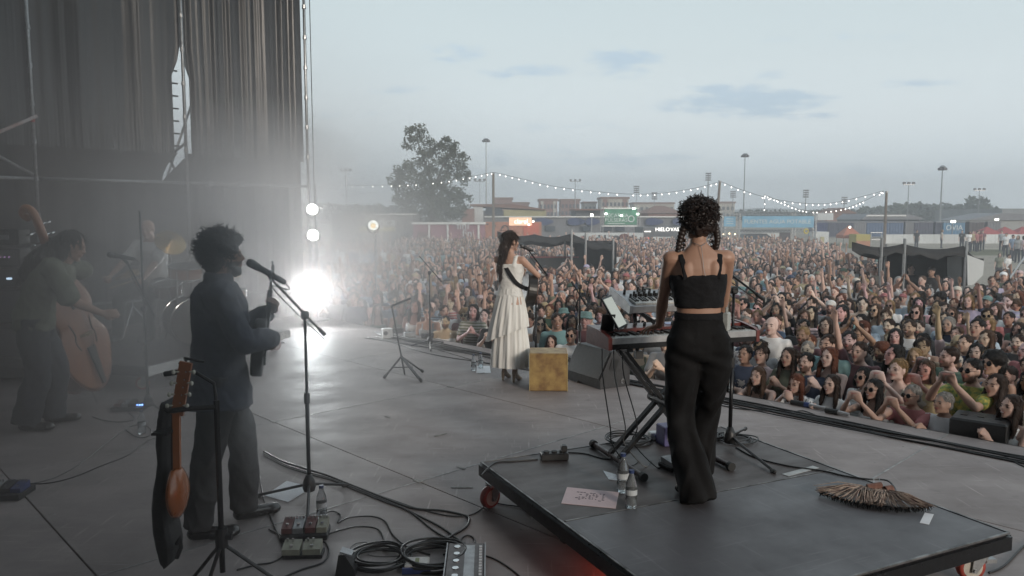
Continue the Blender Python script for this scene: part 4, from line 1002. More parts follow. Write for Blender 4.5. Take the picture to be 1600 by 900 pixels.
link('hair', solid(hb, .01, 1, disp=lambda c: .009 * nz3(c, 70, 1) + .006 * nz3(c, 150, 4)), m_hairb, K)
cb = MB(); curls(cb, f.H, (0, -.03, .035), (.096, .104, .096), 1100, .05, 5, .0030, .010, .3)
cb.build('hair_curls', m_hairb, K, smooth=True)
for s in (-1, 1):
    b_ = MB(); p0 = f.H @ V((s * .085, -.03, -.03)); L_ = .18 if s < 0 else .15
    for k in range(10):
        t = k / 9; c_ = p0 + V((s * .012 * math.sin(t * 3) + (-.035 * t if s < 0 else .004), -.02 * math.sin(t * 3) + .0, -L_ * t)); b_.ell(c_, (.024 * (1.05 - .45 * t), .022 * (1.05 - .45 * t), .019), None, 10, 6)
    curls(b_, Matrix.Translation(p0 + V((-.015 if s < 0 else 0, 0, -L_ * .5))), (0, 0, 0), (.015, .015, L_ * .5), 60, .028, 8 + s, .0028, .008, 1.0)
    b_.build('pigtail', m_hairb, K, smooth=True)
nb = MB(); nb.tube([f.T(V((x, y, z))) for x, y, z in ((-.045, -.02, 1.47), (-.02, -.068, 1.455), (0, -.082, 1.445), (.02, -.068, 1.455), (.045, -.02, 1.47))], .0018, 5)
nb.tube(spline([f.T(V((x, y, z))) for x, y, z in ((0, -.083, 1.445), (.004, -.098, 1.39), (.008, -.106, 1.33), (.016, -.112, 1.28))], 4), .0016, 5); nb.build('necklace', M('dull_silver', (.35, .35, .36), .5, metal=.6), K)
# ---------- guitarist at the left -------------------------------------------
A = person_root(350, 826, 0, R(-62), .975, 'guitarist in dark navy jacket singing at a microphone in the smoke, seen from behind')
f = Fig('m', bend=.05, look=(-.12, 1, -.02), sw=1.0)
kneeL, ankL = V((-.10, .13, .50)), V((-.09, .13, .085)); kneeR, ankR = V((.09, -.08, .50)), V((.10, -.14, .085))
sk = MB(); torso(sk, 'm', f.T, -.004, .86, 1.5, 24); sk.limb([f.nk - V((0, 0, .05)), f.hc - V((0, .01, .03))], [.060, .054], 14); head(sk, f.H, 'm')
GB = V((.06, .215, 1.06)); GD = V((-.486, .20, .80)).normalized()        # guitar body centre and neck direction
aw = {}
for s, wv, dv, nv, po, cu in ((1, (.13, .30, 1.12), (-.85, .15, -.35), (-.1, -1, 0), (.8, -.55, -.55), .8), (-1, tuple(GB + GD * .27 + V((-.02, .03, -.05))), (.35, .35, .75), (.6, -.7, 0), (.55, .0, -1), 1.2)):
    e, w = f.arm(s, V(wv), po); aw[s] = (e, w); arm_geo(sk, f, s, e, w, 1.0, 12); hand(sk, w, V(dv), V(nv), s, cu, .15, .8, 1.0, 8)
for h_, k_, a_ in ((f.hip[-1], kneeL, ankL), (f.hip[1], kneeR, ankR)): leg_geo(sk, h_, k_, a_, 12, -.01)
me = solid(sk, .0075, 3, .45); set_col(me, skin_col(f.H, True)); link('body', me, m_fair, A)
jk = MB(); torso(jk, 'm', f.T, .034, .80, 1.43, 28)
for s in (1, -1):
    e, w = aw[s]; sh = f.sh[s]; jk.limb([f.T(V((s * .09, -.012, 1.375))), sh, sh.lerp(e, .5), e, e.lerp(w, .5), e.lerp(w, .88)], [.07, .076, .072, .064, .056, .048], 14)
jk.rings([[f.T(V((math.cos(2 * math.pi * j / 28) * (.2 + a), math.sin(2 * math.pi * j / 28) * (.145 + a * 1.3), z))) for j in range(28)] for z, a in ((.74, .03), (.8, .015), (.95, 0), (1.05, -.01))])
jk.lathe([(.075, -.03), (.078, .02), (.07, .045), (.05, .04)], f.nk + V((0, -.005, .0)), (0, .1, 1), 20)
link('jacket', solid(jk, .0105, 3, disp=wr(.011, 12, 7, .7, .5)), m_navy, A)
tr_ = MB(); torso(tr_, 'm', f.T, .012, .78, 1.0, 26)
trouser(tr_, [f.hip[-1] + V((0, 0, .03)), f.hip[-1] + V((0, .04, -.15)), kneeL, (kneeL + ankL) / 2, ankL + V((0, -.01, -.02))], [.105, .105, .082, .08, .078])
trouser(tr_, [f.hip[1] + V((0, 0, .03)), f.hip[1] + V((0, -.02, -.15)), kneeR, (kneeR + ankR) / 2, ankR + V((0, -.01, -.02))], [.105, .105, .082, .08, .078])
link('trousers', solid(tr_, .0105, 3, disp=wr(.011, 12, 5, .45, .4)), m_char, A)
for a_, an_ in ((ankL, -.1), (ankR, .2)): sh_ = MB(); shoe(sh_, a_, an_, .29); link('shoe', solid(sh_, .009, 2), m_shoe, A)
hb = MB(); R3 = f.H.to_3x3(); hb.ell(f.H @ V((0, -.03, .055)), (.098, .11, .098), R3, 20, 14); hb.ell(f.H @ V((0, -.06, -.02)), (.088, .065, .08), R3, 20, 12); hb.ell(f.H @ V((0, .055, .095)), (.065, .05, .035), R3, 14, 8)
link('hair', solid(hb, .011, 1, disp=lambda c: .010 * nz3(c, 60, 9) + .006 * nz3(c, 130, 2)), m_hairb, A)
cb = MB(); curls(cb, f.H, (0, -.03, .045), (.106, .118, .108), 750, .055, 15, .0032, .011, .2); cb.build('hair_curls', m_hairb, A, smooth=True)
bd = MB(); bd.ell(f.H @ V((0, .055, -.085)), (.045, .042, .035), R3, 14, 8)
for s in (-1, 1): bd.cap(f.H @ V((s * .058, .01, -.045)), f.H @ V((s * .035, .06, -.085)), .016, .022, 8)
link('beard', solid(bd, .008, 1, disp=lambda c: .005 * nz3(c, 120, 2)), m_hairb, A)
# ---------- singer in white --------------------------------------------------
B = person_root(797, 596, 0, R(-22), .905, 'singer in long white sleeveless dress playing guitar with back to the camera')
f = Fig('f', bend=.0, look=(.62, 1, .04), sw=1.0); HL = .065
def up(v): return V(v) + V((0, 0, HL))
sk = MB(); T0 = f.T; f.T = lambda p: T0(p) + V((0, 0, HL))
for s in (1, -1): f.sh[s] = up(f.sh[s]); f.hip[s] = up(f.hip[s])
f.nk = up(f.nk); f.hc = up(f.hc); f.H.translation += V((0, 0, HL))
torso(sk, 'f', f.T, -.002, .86, 1.5, 26); sk.limb([f.nk - V((0, 0, .05)), f.hc - V((0, .01, .03))], [.048, .042], 12); head(sk, f.H, 'f')
SB = V((.16, .22, 1.10)); SD = V((-.45, .85, .28)).normalized()
for s, wv, dv, nv, po, cu in ((1, (.17, .30, 1.16), (-.7, .1, -.6), (-.2, -1, 0), (1, -.35, -.15), .7), (-1, tuple(SB + SD * .38 + V((-.03, -.02, -.02))), (.2, .5, .8), (.5, -.8, 0), (.5, -.3, -1), 1.2)):
    e, w = f.arm(s, V(wv), po); arm_geo(sk, f, s, e, w, 1.0, 12); hand(sk, w, V(dv), V(nv), s, cu, .15, .8, .95, 8)
aL, aR = V((-.10, .06, .085 + HL)), V((.07, -.02, .085 + HL))
for s, a_ in ((-1, aL), (1, aR)):
    sk.limb([f.hip[s], (f.hip[s] + a_) / 2 + V((0, .03, 0)), a_], [.08, .052, .034], 12); sk.cap(a_ - V((0, .01, .03)), V((a_.x, a_.y + .12, .03)), .028, .024, 10)
me = solid(sk, .008, 3, .5); set_col(me, skin_col(f.H)); link('body', me, m_pskin, B)
dr = MB(); torso(dr, 'f', f.T, .010, .95, 1.33, 30)
for s in (-1, 1): dr.limb([f.T(V((s * .085, .07, 1.30))), f.T(V((s * .088, .02, 1.405))), f.T(V((s * .088, -.045, 1.40))), f.T(V((s * .085, -.085, 1.31)))], [.026] * 4, 10)
link('dress_bodice', solid(dr, .009, 3, disp=wr(.004, 26, 3, 1.2)), m_dress, B)
def skirt(z0, z1, r0, r1, n=140, m=22, amp=.02, seed=0, sy=.8, side=0.0, slant=0.0):
    mb = MB(); rg = []
    for j in range(m + 1):
        q = j / m; ring = []
        for i in range(n):
            t = 2 * math.pi * i / n; z = z0 + (z1 - z0) * q + HL + slant * q * math.cos(t)
            fold = amp * (.25 + q) * (math.sin(t * 17 + seed + 1.2 * math.sin(3 * t + q * 2)) * .6 + math.sin(t * 29 + 2 * seed + q * 3) * .3 + noise.noise(V((math.cos(t) * 2, math.sin(t) * 2, q * 2 + seed))) * .9)
            r_ = r0 + (r1 - r0) * (q ** .8) + fold
            ring.append(V((math.cos(t) * r_ + side * q, math.sin(t) * r_ * sy, z)))
        rg.append(ring)
    return mb.rings(rg, cap=False)
skirt(1.04, .12, .135, .228, amp=.018, seed=1).build('dress_skirt', m_dress, B, smooth=True)
skirt(.98, .50, .15, .245, amp=.022, seed=5, side=-.03, slant=.10).build('dress_overskirt', m_dress, B, smooth=True)
for s, a_ in ((-1, aL), (1, aR)):
    q = MB(); q.cap(a_ + V((0, 0, -.01)), a_ + V((0, -.02, -.05)), .036, .03, 12); q.cap(a_ + V((0, 0, -.055)), V((a_.x, a_.y + .13, .025)), .034, .028, 12); q.ell((a_.x, a_.y + .14, .022), (.035, .06, .022)); q.cyl((a_.x, a_.y - .03, .09), (a_.x, a_.y - .035, 0), .024, .016)
    link('shoe', solid(q, .009, 2), m_tan, B)
hb = MB(); R3 = f.H.to_3x3(); hb.ell(f.H @ V((0, -.02, .043)), (.08, .095, .082), R3, 18, 12); hb.ell(f.H @ V((0, -.06, -.01)), (.06, .06, .06), R3, 14, 10)
hb.tube(spline([f.H @ V((.0, -.06, .03)), f.H @ V((-.005, -.085, -.06)), f.H @ V((-.01, -.10, -.16)), f.H @ V((-.02, -.125, -.32)), f.H @ V((-.03, -.13, -.46))], 5), list(np.interp(np.linspace(0, 4, 21), range(5), [.045, .058, .056, .050, .022])), 14)
link('hair', strands(solid(hb, .008, 1, disp=lambda c: .003 * nz3(c * np.array([1, 1, .15]), 210, 2)), 900, .14, 4, .0022), m_hairbr, B)
q = MB(); pts = spline([f.T(V(p)) for p in ((-.085, .07, 1.32), (-.075, -.02, 1.425), (-.04, -.09, 1.34), (.04, -.115, 1.22), (.12, -.07, 1.10), (.19, .08, 1.03))], 5)
for i in range(len(pts) - 1): q.obox(pts[i], pts[i + 1], .05, .005, up=V((0, -1, .2)))
q.build('guitar_strap', m_blackcloth, B)
# ---------- double bass player ------------------------------------------------
C_ = person_root(66, 666, 0, R(-72), 1.0, 'double bass player in olive T-shirt leaning over the bass, long dark hair')
f = Fig('m', bend=.46, look=(.25, 1, -.35))
kneeL, ankL = V((-.10, .10, .50)), V((-.10, .06, .085)); kneeR, ankR = V((.10, .02, .50)), V((.12, -.08, .085))
sk = MB(); torso(sk, 'm', f.T, -.004, .86, 1.5, 24); sk.limb([f.nk - V((0, 0, .05)), f.hc - V((0, .01, .03))], [.060, .054], 14); head(sk, f.H, 'm')
aw = {}
for s, wv, dv, nv, po, cu in ((1, (.15, .52, .955), (-.1, 1, -.05), (-1, .1, -.1), (.3, -.8, -.6), .6), (-1, (-.22, .22, 1.40), (-.2, -.3, 1), (.3, .9, .2), (.9, .3, -.4), 1.1)):
    e, w = f.arm(s, V(wv), po); aw[s] = (e, w); arm_geo(sk, f, s, e, w, 1.0, 12); hand(sk, w, V(dv), V(nv), s, cu, .15, .8, 1.0, 8)
for h_, k_, a_ in ((f.hip[-1], kneeL, ankL), (f.hip[1], kneeR, ankR)): leg_geo(sk, h_, k_, a_, 12, -.01)
me = solid(sk, .0085, 3, .4); set_col(me, skin_col(f.H)); link('body', me, m_pskin, C_)
jk = MB(); torso(jk, 'm', f.T, .035, .82, 1.43, 28)
for s in (1, -1):
    e, w = aw[s]; sh = f.sh[s]; jk.limb([f.T(V((s * .09, -.012, 1.375))), sh, sh.lerp(e, .5), sh.lerp(e, .9)], [.07, .08, .078, .082], 14)
link('tshirt', solid(jk, .0115, 3, disp=wr(.013, 12, 17, .6, .4)), m_olive, C_)
tr_ = MB(); torso(tr_, 'm', f.T, .012, .78, .98, 26)
for h_, k_, a_ in ((f.hip[-1], kneeL, ankL), (f.hip[1], kneeR, ankR)): trouser(tr_, [h_ + V((0, 0, .03)), h_ + V((0, 0, -.15)), k_, (k_ + a_) / 2, a_ + V((0, -.01, -.03))], [.115, .12, .10, .10, .10])
link('trousers', solid(tr_, .012, 3, disp=wr(.011, 12, 15, .45, .4)), M('dark_denim', (.028, .032, .042), .85, scale=8), C_)
for a_, an_ in ((ankL, -.1), (ankR, .2)): sh_ = MB(); shoe(sh_, a_, an_, .29); link('shoe', solid(sh_, .01, 2), m_shoe, C_)
hb = MB(); R3 = f.H.to_3x3(); hb.ell(f.H @ V((0, -.03, .043)), (.086, .098, .086), R3, 18, 12)
hb.tube(spline([f.H @ V((0, -.06, .03)), f.H @ V((0, -.11, -.06)), f.T(V((.02, -.15, 1.36))), f.T(V((.02, -.165, 1.20)))], 5), list(np.interp(np.linspace(0, 3, 16), range(4), [.07, .085, .09, .05])), 14)
for s in (-1, 1): hb.tube(spline([f.H @ V((s * .07, -.01, .0)), f.H @ V((s * .09, -.02, -.09)), f.H @ V((s * .1, -.01, -.2))], 4), list(np.interp(np.linspace(0, 2, 9), range(3), [.03, .035, .012])), 10)
link('hair', strands(solid(hb, .010, 1, disp=lambda c: .007 * nz3(c * np.array([1, 1, .4]), 95, 2)), 900, .11, 5, .0025), m_hairb, C_)
# ---------- drummer -----------------------------------------------------------
DRP = D(243, 470, 9.6); DRP.z = RZ
E_ = thing('person', 'bald drummer in white shirt seated behind the drum kit', 'person', DRP, R(172), None); E_.scale = (1, 1, 1)
f = Fig('m', bend=.12, look=(-.2, 1, -.12)); DZ = -.24
T1 = f.T; f.T = lambda p: T1(p) + V((0, 0, DZ))
for s in (1, -1): f.sh[s] += V((0, 0, DZ)); f.hip[s] += V((0, 0, DZ))
f.nk += V((0, 0, DZ)); f.hc += V((0, 0, DZ)); f.H.translation += V((0, 0, DZ))
sk = MB(); torso(sk, 'm', f.T, -.004, .86, 1.5, 24); sk.limb([f.nk - V((0, 0, .05)), f.hc - V((0, .01, .03))], [.062, .056], 14); head(sk, f.H, 'm')
aw = {}
for s, wv, po in ((1, (.30, .42, .78), (.8, -.5, -.6)), (-1, (-.12, .45, .72), (.8, -.5, -.6))):
    e, w = f.arm(s, V(wv), po); aw[s] = (e, w); arm_geo(sk, f, s, e, w, 1.0, 12); hand(sk, w, V((-s * .3, 1, -.2)), V((0, 0, -1)), s, 1.1, .1, .8, 1.0, 8)
kn = {s: V((s * .2, .42, .50)) for s in (1, -1)}; an = {s: V((s * .2, .46, .085)) for s in (1, -1)}
for s in (1, -1): leg_geo(sk, f.hip[s], kn[s], an[s], 12, -.01)
me = solid(sk, .010, 3, .4); set_col(me, skin_col(f.H)); link('body', me, m_pskin, E_)
jk = MB(); torso(jk, 'm', f.T, .022, .84, 1.43, 26)
for s in (1, -1):
    e, w = aw[s]; sh = f.sh[s]; jk.limb([f.T(V((s * .09, -.012, 1.375))), sh, sh.lerp(e, .75)], [.066, .072, .07], 14)
link('shirt', solid(jk, .012, 3, disp=wr(.008, 13, 17, .6, .4)), m_wshirt, E_)
tr_ = MB()
for s in (1, -1): tr_.limb([f.hip[s] + V((0, 0, .02)), kn[s], an[s]], [.11, .08, .07], 14); shoe(tr_, an[s], 0, .28)
link('trousers', solid(tr_, .012, 3), m_char, E_)
for s in (1, -1):
    e, w = aw[s]; MB().cyl(w + V((-s * .03, .05, 0)), w + V((-s * .16, .40, -.03 + .05 * s)), .008, .006).build('drum_stick', M('pale_wood', (.5, .36, .22), .5), E_)
# ------------------------------------------------------------------ things on the stage
m_cable = M('cable_rubber', (.014, .014, .015), .42, scale=30)
m_cableg = M('grey_cable', (.16, .16, .16), .5)
m_cherry = M('cherry_red_wood', (.16, .03, .025), .38, scale=6, stretch=(1, 6, 6), coat=.3)
m_ply = M('riser_deck', (.082, .066, .063), .50, scuff=.35, panel=.2, var=.14, scale=2.5, bump=.0005, bscale=70, detail=10, rvar=.25, stretch=(1, 2.5, 1))
m_silver = M('silver_panel', (.42, .42, .43), .4, metal=.5)
m_ivory = M('white_keys_plastic', (.70, .69, .66), .3)
m_glassm = M('clear_plastic', (.86, .9, .92), .06, trans=.92, ior=1.3, var=0)
m_water = M('water', (.9, .95, .97), .02, trans=1.0, ior=1.33, var=0)
m_paper = M('white_paper', (.72, .72, .74), .8, var=.03)
m_pinkp = M('pink_paper', (.62, .50, .52), .8, var=.03)
m_ink = M('ink', (.10, .09, .12), .7)
m_orange = M('orange_lacquer', (.40, .135, .04), .25, scale=5, coat=.6, col2=(.24, .065, .02), stretch=(1, 1, .3))
m_wood = M('amber_wood', (.40, .15, .05), .3, scale=4, coat=.5, col2=(.22, .07, .03), stretch=(1, 1, .3))
m_ebony = M('ebony', (.02, .016, .014), .35)
m_redt = M('red_tyre', (.38, .06, .04), .45)
m_hub = M('pale_hub', (.6, .55, .48), .45)
m_gold = M('brushed_gold_foil', (.46, .32, .12), .45, metal=.25, scale=9, col2=(.17, .09, .04), detail=8, bump=.002, bscale=22, rvar=.1)
m_blue = M('blue_plastic', (.03, .05, .17), .4)
m_purple = M('violet_plastic', (.11, .10, .24), .45)
m_cream = M('cream_paint', (.36, .35, .28), .5)
m_redp = M('dark_red_paint', (.15, .05, .045), .4)
def at(o, p): return local(o, p)
# ---- rolling riser
RA = R(25.2); RL = G(752, 722, RZ); RL.z = 0
ris = thing('rolling_riser', 'low wheeled riser with dark ply deck under the keyboard player', 'riser', RL, RA)
RWX, RWY = 1.86, 2.04
def RP(a, b, z=RZ): return V((RL.x, RL.y, 0)) + V((math.cos(RA), math.sin(RA), 0)) * a + V((math.sin(RA), -math.cos(RA), 0)) * b + V((0, 0, z))
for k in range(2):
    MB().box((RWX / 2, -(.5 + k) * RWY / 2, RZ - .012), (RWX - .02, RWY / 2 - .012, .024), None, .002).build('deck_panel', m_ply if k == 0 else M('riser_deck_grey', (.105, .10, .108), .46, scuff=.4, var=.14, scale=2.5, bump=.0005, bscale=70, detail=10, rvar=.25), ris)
m_edge = M('worn_edge_metal', (.30, .29, .29), .4, metal=.5, scale=9, var=.4)
for a, b in (((0, 0), (RWX, 0)), ((RWX, 0), (RWX, -RWY)), ((RWX, -RWY), (0, -RWY)), ((0, -RWY), (0, 0))):
    a_ = V((a[0], a[1], RZ - .047)); b_ = V((b[0], b[1], RZ - .047)); MB().obox(a_, b_, .035, .066).build('frame_rail', m_blackmetal, ris)
    MB().obox(a_ + V((0, 0, .0475)), b_ + V((0, 0, .0475)), .012, .006).build('edge_trim', m_edge, ris)
MB().obox((0.02, -RWY / 2, RZ + .0005), (RWX - .02, -RWY / 2, RZ + .0005), .007, .003).build('joint_trim', m_edge, ris)
MB().obox((0.0, -RWY / 2, RZ - .07), (RWX, -RWY / 2, RZ - .07), .04, .07).build('cross_rail', m_blackmetal, ris)
def caster(parent, x, y, ang):
    c = MB().box((x, y, .138), (.09, .09, .012)); Rm = Matrix.Rotation(ang, 3, 'Z')
    for s in (-1, 1): c.add([V((x, y, 0)) + Rm @ V(q) for q in ((s * .032, -.03, .132), (s * .032, .045, .132), (s * .032, .055, .05), (s * .032, .03, .045), (s * .037, -.03, .132), (s * .037, .045, .132), (s * .037, .055, .05), (s * .037, .03, .045))], [(0, 1, 2, 3), (7, 6, 5, 4), (0, 4, 5, 1), (1, 5, 6, 2), (2, 6, 7, 3), (3, 7, 4, 0)])
    c.cyl(V((x, y, .06)) + Rm @ V((-.045, .04, 0)), V((x, y, .06)) + Rm @ V((.045, .04, 0)), .009)
    c.box(V((x, y, .10)) + Rm @ V((.0, -.05, .0)), (.05, .05, .02), ang)
    b = c.build('caster_bracket', m_steel, parent)
    ax = Rm @ V((1, 0, 0)); ce = V((x, y, .0685)) + Rm @ V((0, .04, 0))
    w = MB().lathe([(.05, -.022), (.064, -.021), (.068, -.012), (.068, .012), (.064, .021), (.05, .022)], ce, ax, 24).build('wheel', m_redt, b, smooth=True)
    MB().lathe([(.012, -.025), (.049, -.023), (.049, .023), (.012, .025)], ce, ax, 20).build('hub', m_hub, b)
for x, y, a in ((.06, -.07, 1.9), (RWX - .07, -.07, 1.0), (RWX - .06, -RWY + .10, 1.2), (.07, -RWY + .10, .6)): caster(ris, x, y, a)
MB().box((RWX - .2, -RWY + .28, RZ + .0015), (.16, .04, .002), .5).build('tape_strip', m_paper, ris)
MB().box((RWX - .02 - .2, -RWY / 2 + .06, RZ + .002), (.28, .045, .002), .12).build('tape_strip', M('grey_tape', (.45, .46, .46), .5), ris)
# ---- keyboard on its stand
KA = math.atan2(.32, .948); KO = V((.587, 4.46, 0)); KL = 1.0
def KP(a, b, z): return KO + V((math.cos(KA), math.sin(KA), 0)) * a + V((-math.sin(KA), math.cos(KA), 0)) * b + V((0, 0, z))
kb = thing('stage_keyboard', 'red ended stage keyboard with full size keys on a black stand', 'keyboard', KO + V((0, 0, .975)), KA)
for x in (-.012, KL + .012):
    MB().prism([(-.005, .0), (-.005, .072), (.03, .085), (.16, .105), (.31, .112), (.315, .0)], (.024, 0, 0), (x - .012, 0, 0), (0, 1, 0), (0, 0, 1)).build('end_cheek', m_cherry, kb)
MB().box((KL / 2, .15, .02), (KL, .30, .035), None, .003).build('case', m_blackmetal, kb)
MB().box((KL / 2, .004, .052), (KL, .008, .036)).build('key_slip', m_silver, kb)
MB().prism([(.158, .03), (.158, .100), (.31, .108), (.31, .03)], (KL, 0, 0), (0, 0, 0), (0, 1, 0), (0, 0, 1)).build('control_panel', m_cherry, kb)
q = MB(); nk = 43; kw = KL / nk
for i in range(nk): q.box((kw * (i + .5), .083, .061 + .0), (kw - .0016, .146, .02), None, .0015)
tag(q.build('white_keys', m_ivory, kb), kind='stuff')
q = MB()
for i in range(nk):
    if i % 7 not in (2, 6): q.box((kw * (i + 1), .108, .078), (kw * .55, .095, .014), None, .0015)
tag(q.build('black_keys', m_ebony, kb), kind='stuff')
q = MB(); rr = random.Random(3)
for i in range(26): q.cyl((.12 + i * .033, .20 + .05 * (i % 2), .10), (.12 + i * .033, .20 + .05 * (i % 2), .122), .008, .007, 8)
tag(q.build('knobs', m_black, kb), kind='stuff')
MB().box((.55, .235, .109), (.12, .05, .004)).build('display', emis('small_screen', (.5, .6, .8), .35), kb)
sx = thing('keyboard_stand', 'black crossed tube stand holding the two keyboards', 'stand', KO + V((0, 0, RZ)), KA)
for ly in (.05, .17):
    MB().obox((.08, ly, .035), (.76, ly, .70), .022, .034, up=V((0, 1, 0))).build('cross_tube', m_blackmetal, sx)
    MB().obox((.66, ly + .032, .035), (.12, ly + .032, .70), .022, .034, up=V((0, 1, 0))).build('cross_tube', m_blackmetal, sx)
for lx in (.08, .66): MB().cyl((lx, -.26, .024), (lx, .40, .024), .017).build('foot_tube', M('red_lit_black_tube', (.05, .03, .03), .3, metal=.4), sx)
for lx in (.08, .66):
    for ly in (-.27, .40): MB().cyl((lx, ly, .024), (lx, ly + .03, .024), .026).build('end_cap', m_rubber, sx)
for lx in (.12, .76): MB().obox((lx, .0, .705), (lx, .29, .705), .04, .018).build('support_arm', m_blackmetal, sx)
MB().cyl((.40, .02, .36), (.40, .24, .36), .032).build('pivot_knob', m_black, sx)
for lx in (.33, .72):
    MB().tube([(lx, .30, .60), (lx, .33, .80), (lx, .36, .905), (lx, .10, .885 - .03)], .014, 8).build('upper_arm', m_blackmetal, sx)
    MB().obox((lx, .27, .62), (lx, .31, .62), .05, .05).build('arm_clamp', m_black, sx)
sy = thing('synthesizer', 'small grey synthesizer with rows of black knobs above the main keyboard', 'synthesizer', KP(.20, .12, 1.165), KA)
sy.rotation_euler = (R(13), 0, KA)
MB().box((.32, .15, .03), (.66, .30, .05), None, .006).build('case', m_silver, sy)
for x in (-.02, .66): MB().prism([(0, 0), (0, .05), (.08, .07), (.30, .075), (.30, 0)], (.018, 0, 0), (x - .009, 0, .005), (0, 1, 0), (0, 0, 1)).build('end_panel', m_silver, sy)
q = MB()
for i in range(37): q.box((.022 + i * .0167, .06, .062), (.0152, .10, .012))
tag(q.build('white_keys', m_ivory, sy), kind='stuff')
q = MB()
for i in range(37):
    if i % 7 not in (2, 6): q.box((.030 + i * .0167, .075, .071), (.009, .065, .01))
tag(q.build('black_keys', m_ebony, sy), kind='stuff')
q = MB()
for j in range(4):
    for i in range(17):
        if rr.random() < .85: q.cyl((.04 + i * .0355 + (j % 2) * .01, .135 + j * .043, .055), (.04 + i * .0355 + (j % 2) * .01, .135 + j * .043, .087), .0095, .0075, 8)
tag(q.build('knobs', m_black, sy), kind='stuff')
# tablet
B1 = KP(.06, .03, 1.09); B2 = B1 + V((.078, .165, .005)); upv = V((-.11, .05, .20)).normalized() * .215; outn = (B2 - B1).cross(upv).normalized()
tb = thing('tablet', 'tablet with pale glowing page leaning at the left end of the keyboard', 'tablet', B1)
MB().add([p + q_ for q_ in (V((0, 0, 0)), outn * -.008) for p in (V((0, 0, 0)), B2 - B1, B2 - B1 + upv, upv)], [(0, 1, 2, 3), (7, 6, 5, 4), (0, 4, 5, 1), (1, 5, 6, 2), (2, 6, 7, 3), (3, 7, 4, 0)]).build('tablet_body', m_black, tb)
e_ = .06; A0 = (B2 - B1) * e_ + upv * e_ + outn * .0015; A1 = (B2 - B1) * (1 - e_) + upv * e_ + outn * .0015; A2 = (B2 - B1) * (1 - e_) + upv * (1 - e_) + outn * .0015; A3 = (B2 - B1) * e_ + upv * (1 - e_) + outn * .0015
MB().add([A0, A1, A2, A3], [(0, 1, 2, 3)]).build('screen', emis('page_screen', (.62, .67, .62), .52), tb)
MB().obox(upv * .5 - outn * .01, V((-.02, .1, 0)) - outn * .05 , .08, .006).build('prop', m_black, tb)
# ---- microphones and stands
def mic_geo(parent, a, b):
    a = V(a); b = V(b); d = (b - a).normalized()
    MB().lathe([(.012, 0), (.022, .006), (.026, .022), (.025, .04), (.021, .052)], a, d, 16).build('grille', M('mic_mesh', (.12, .12, .12), .4, metal=.7, scale=200), parent, smooth=True)
    ln = (b - a).length
    MB().lathe([(.021, .050), (.024, .056), (.024, .068), (.019, .085), (.0165, ln - .02), (.014, ln)], a, d, 14).build('handle', m_black, parent, smooth=True)
def mic_stand(base, ht, tail, headp, mica, micb, lab, legs, label_mic, extra=0.0, mat=None):
    mat = mat or m_blackmetal; base = V(base); t = thing('microphone_stand', lab, 'microphone stand', base)
    hub = V((0, 0, .10)); top = V((0, 0, ht))
    MB().cyl(hub, V((0, 0, ht * .55)), .013, n=10).cyl(V((0, 0, ht * .55)), top + V((0, 0, extra)), .0095, n=10).build('pole', mat, t, smooth=True)
    MB().cyl((0, 0, ht * .55 - .035), (0, 0, ht * .55 + .03), .019, n=10).build('clutch', m_black, t)
    MB().lathe([(.034, .035), (.042, .06), (.036, .10), (.018, .14)], n=12).build('hub', m_black, t, smooth=True)
    for lg in legs:
        e = V(lg) - base; MB().tube([hub + V((0, 0, -.02)), e + V((0, 0, .012))], .009, 8).build('leg', mat, t)
        dd = e.normalized(); MB().cap(e + V((0, 0, .012)) - dd * .03, e + V((0, 0, .012)), .012, .013, 8).build('rubber_foot', m_rubber, t)
    tail = V(tail) - base; hd = V(headp) - base; j = top
    MB().cyl(tail, hd, .0075, n=8).build('boom', mat, t); dd = (hd - tail).normalized()
    MB().cyl(tail, tail + dd * .06, .013, n=10).build('counterweight', m_black, t)
    MB().box(top, (.04, .05, .05), None, .008).cyl(top + V((.0, -.045, 0)), top + V((0, .045, 0)), .016).build('boom_clamp', m_black, t)
    if mica is not None:
        m = thing('microphone', label_mic, 'microphone', mica)
        mic_geo(m, (0, 0, 0), V(micb) - V(mica)); q = V(mica).lerp(V(micb), .55) - V(mica)
        MB().obox(q + V((0, 0, -.01)), V(headp) - V(mica), .02, .02).build('clip', m_black, m)
        MB().tube(spline([V(micb) - V(mica), V(micb) - V(mica) + (V(micb) - V(mica)).normalized() * .04 + V((0, 0, -.03)), V(headp) - V(mica) + V((.01, 0, -.06)), V(tail) + base - V(mica) + V((0, .0, -.03))], 5), .0035, 5).build('lead', m_cable, m)
    return t
b1 = V((-1.28, 4.71, 0))
mic_stand(b1, 1.15, D(507, 523, 4.78), D(424, 436, 4.5), D(388, 409, 4.36), D(445, 441, 4.60), 'tall boom microphone stand before the guitarist at left', [G(480, 825), G(398, 778), G(543, 760)], 'black microphone at the mouth of the guitarist at left')
b2 = G(1140, 700, RZ)
mic_stand(b2, 1.03, D(1192, 467, 4.86), D(1112, 406, 4.74), D(1098, 397, 4.62), D(1116, 409, 4.86), 'boom microphone stand on the riser, right of the keyboard player', [G(1210, 740, RZ), G(1085, 695, RZ), G(1165, 672, RZ)], 'microphone mostly hidden in front of the keyboard player', mat=m_chrome if False else m_blackmetal)
b3 = G(232, 640)
mic_stand(b3, .93, D(242, 494, 6.95), D(200, 412, 6.75), D(168, 397, 6.62), D(210, 405, 6.78), 'boom stand with tall pole in front of the drum kit', [G(190, 642), G(262, 650), G(232, 618)], 'microphone beside the double bass player', extra=.88)
b4 = G(672, 541)
mic_stand(b4, 1.0, D(690, 440, b4.y + .1), D(655, 400, b4.y - .1), None, None, 'faint microphone stand without a microphone in the smoke left of the singer', [G(643, 541), G(692, 536), G(673, 549)], '')
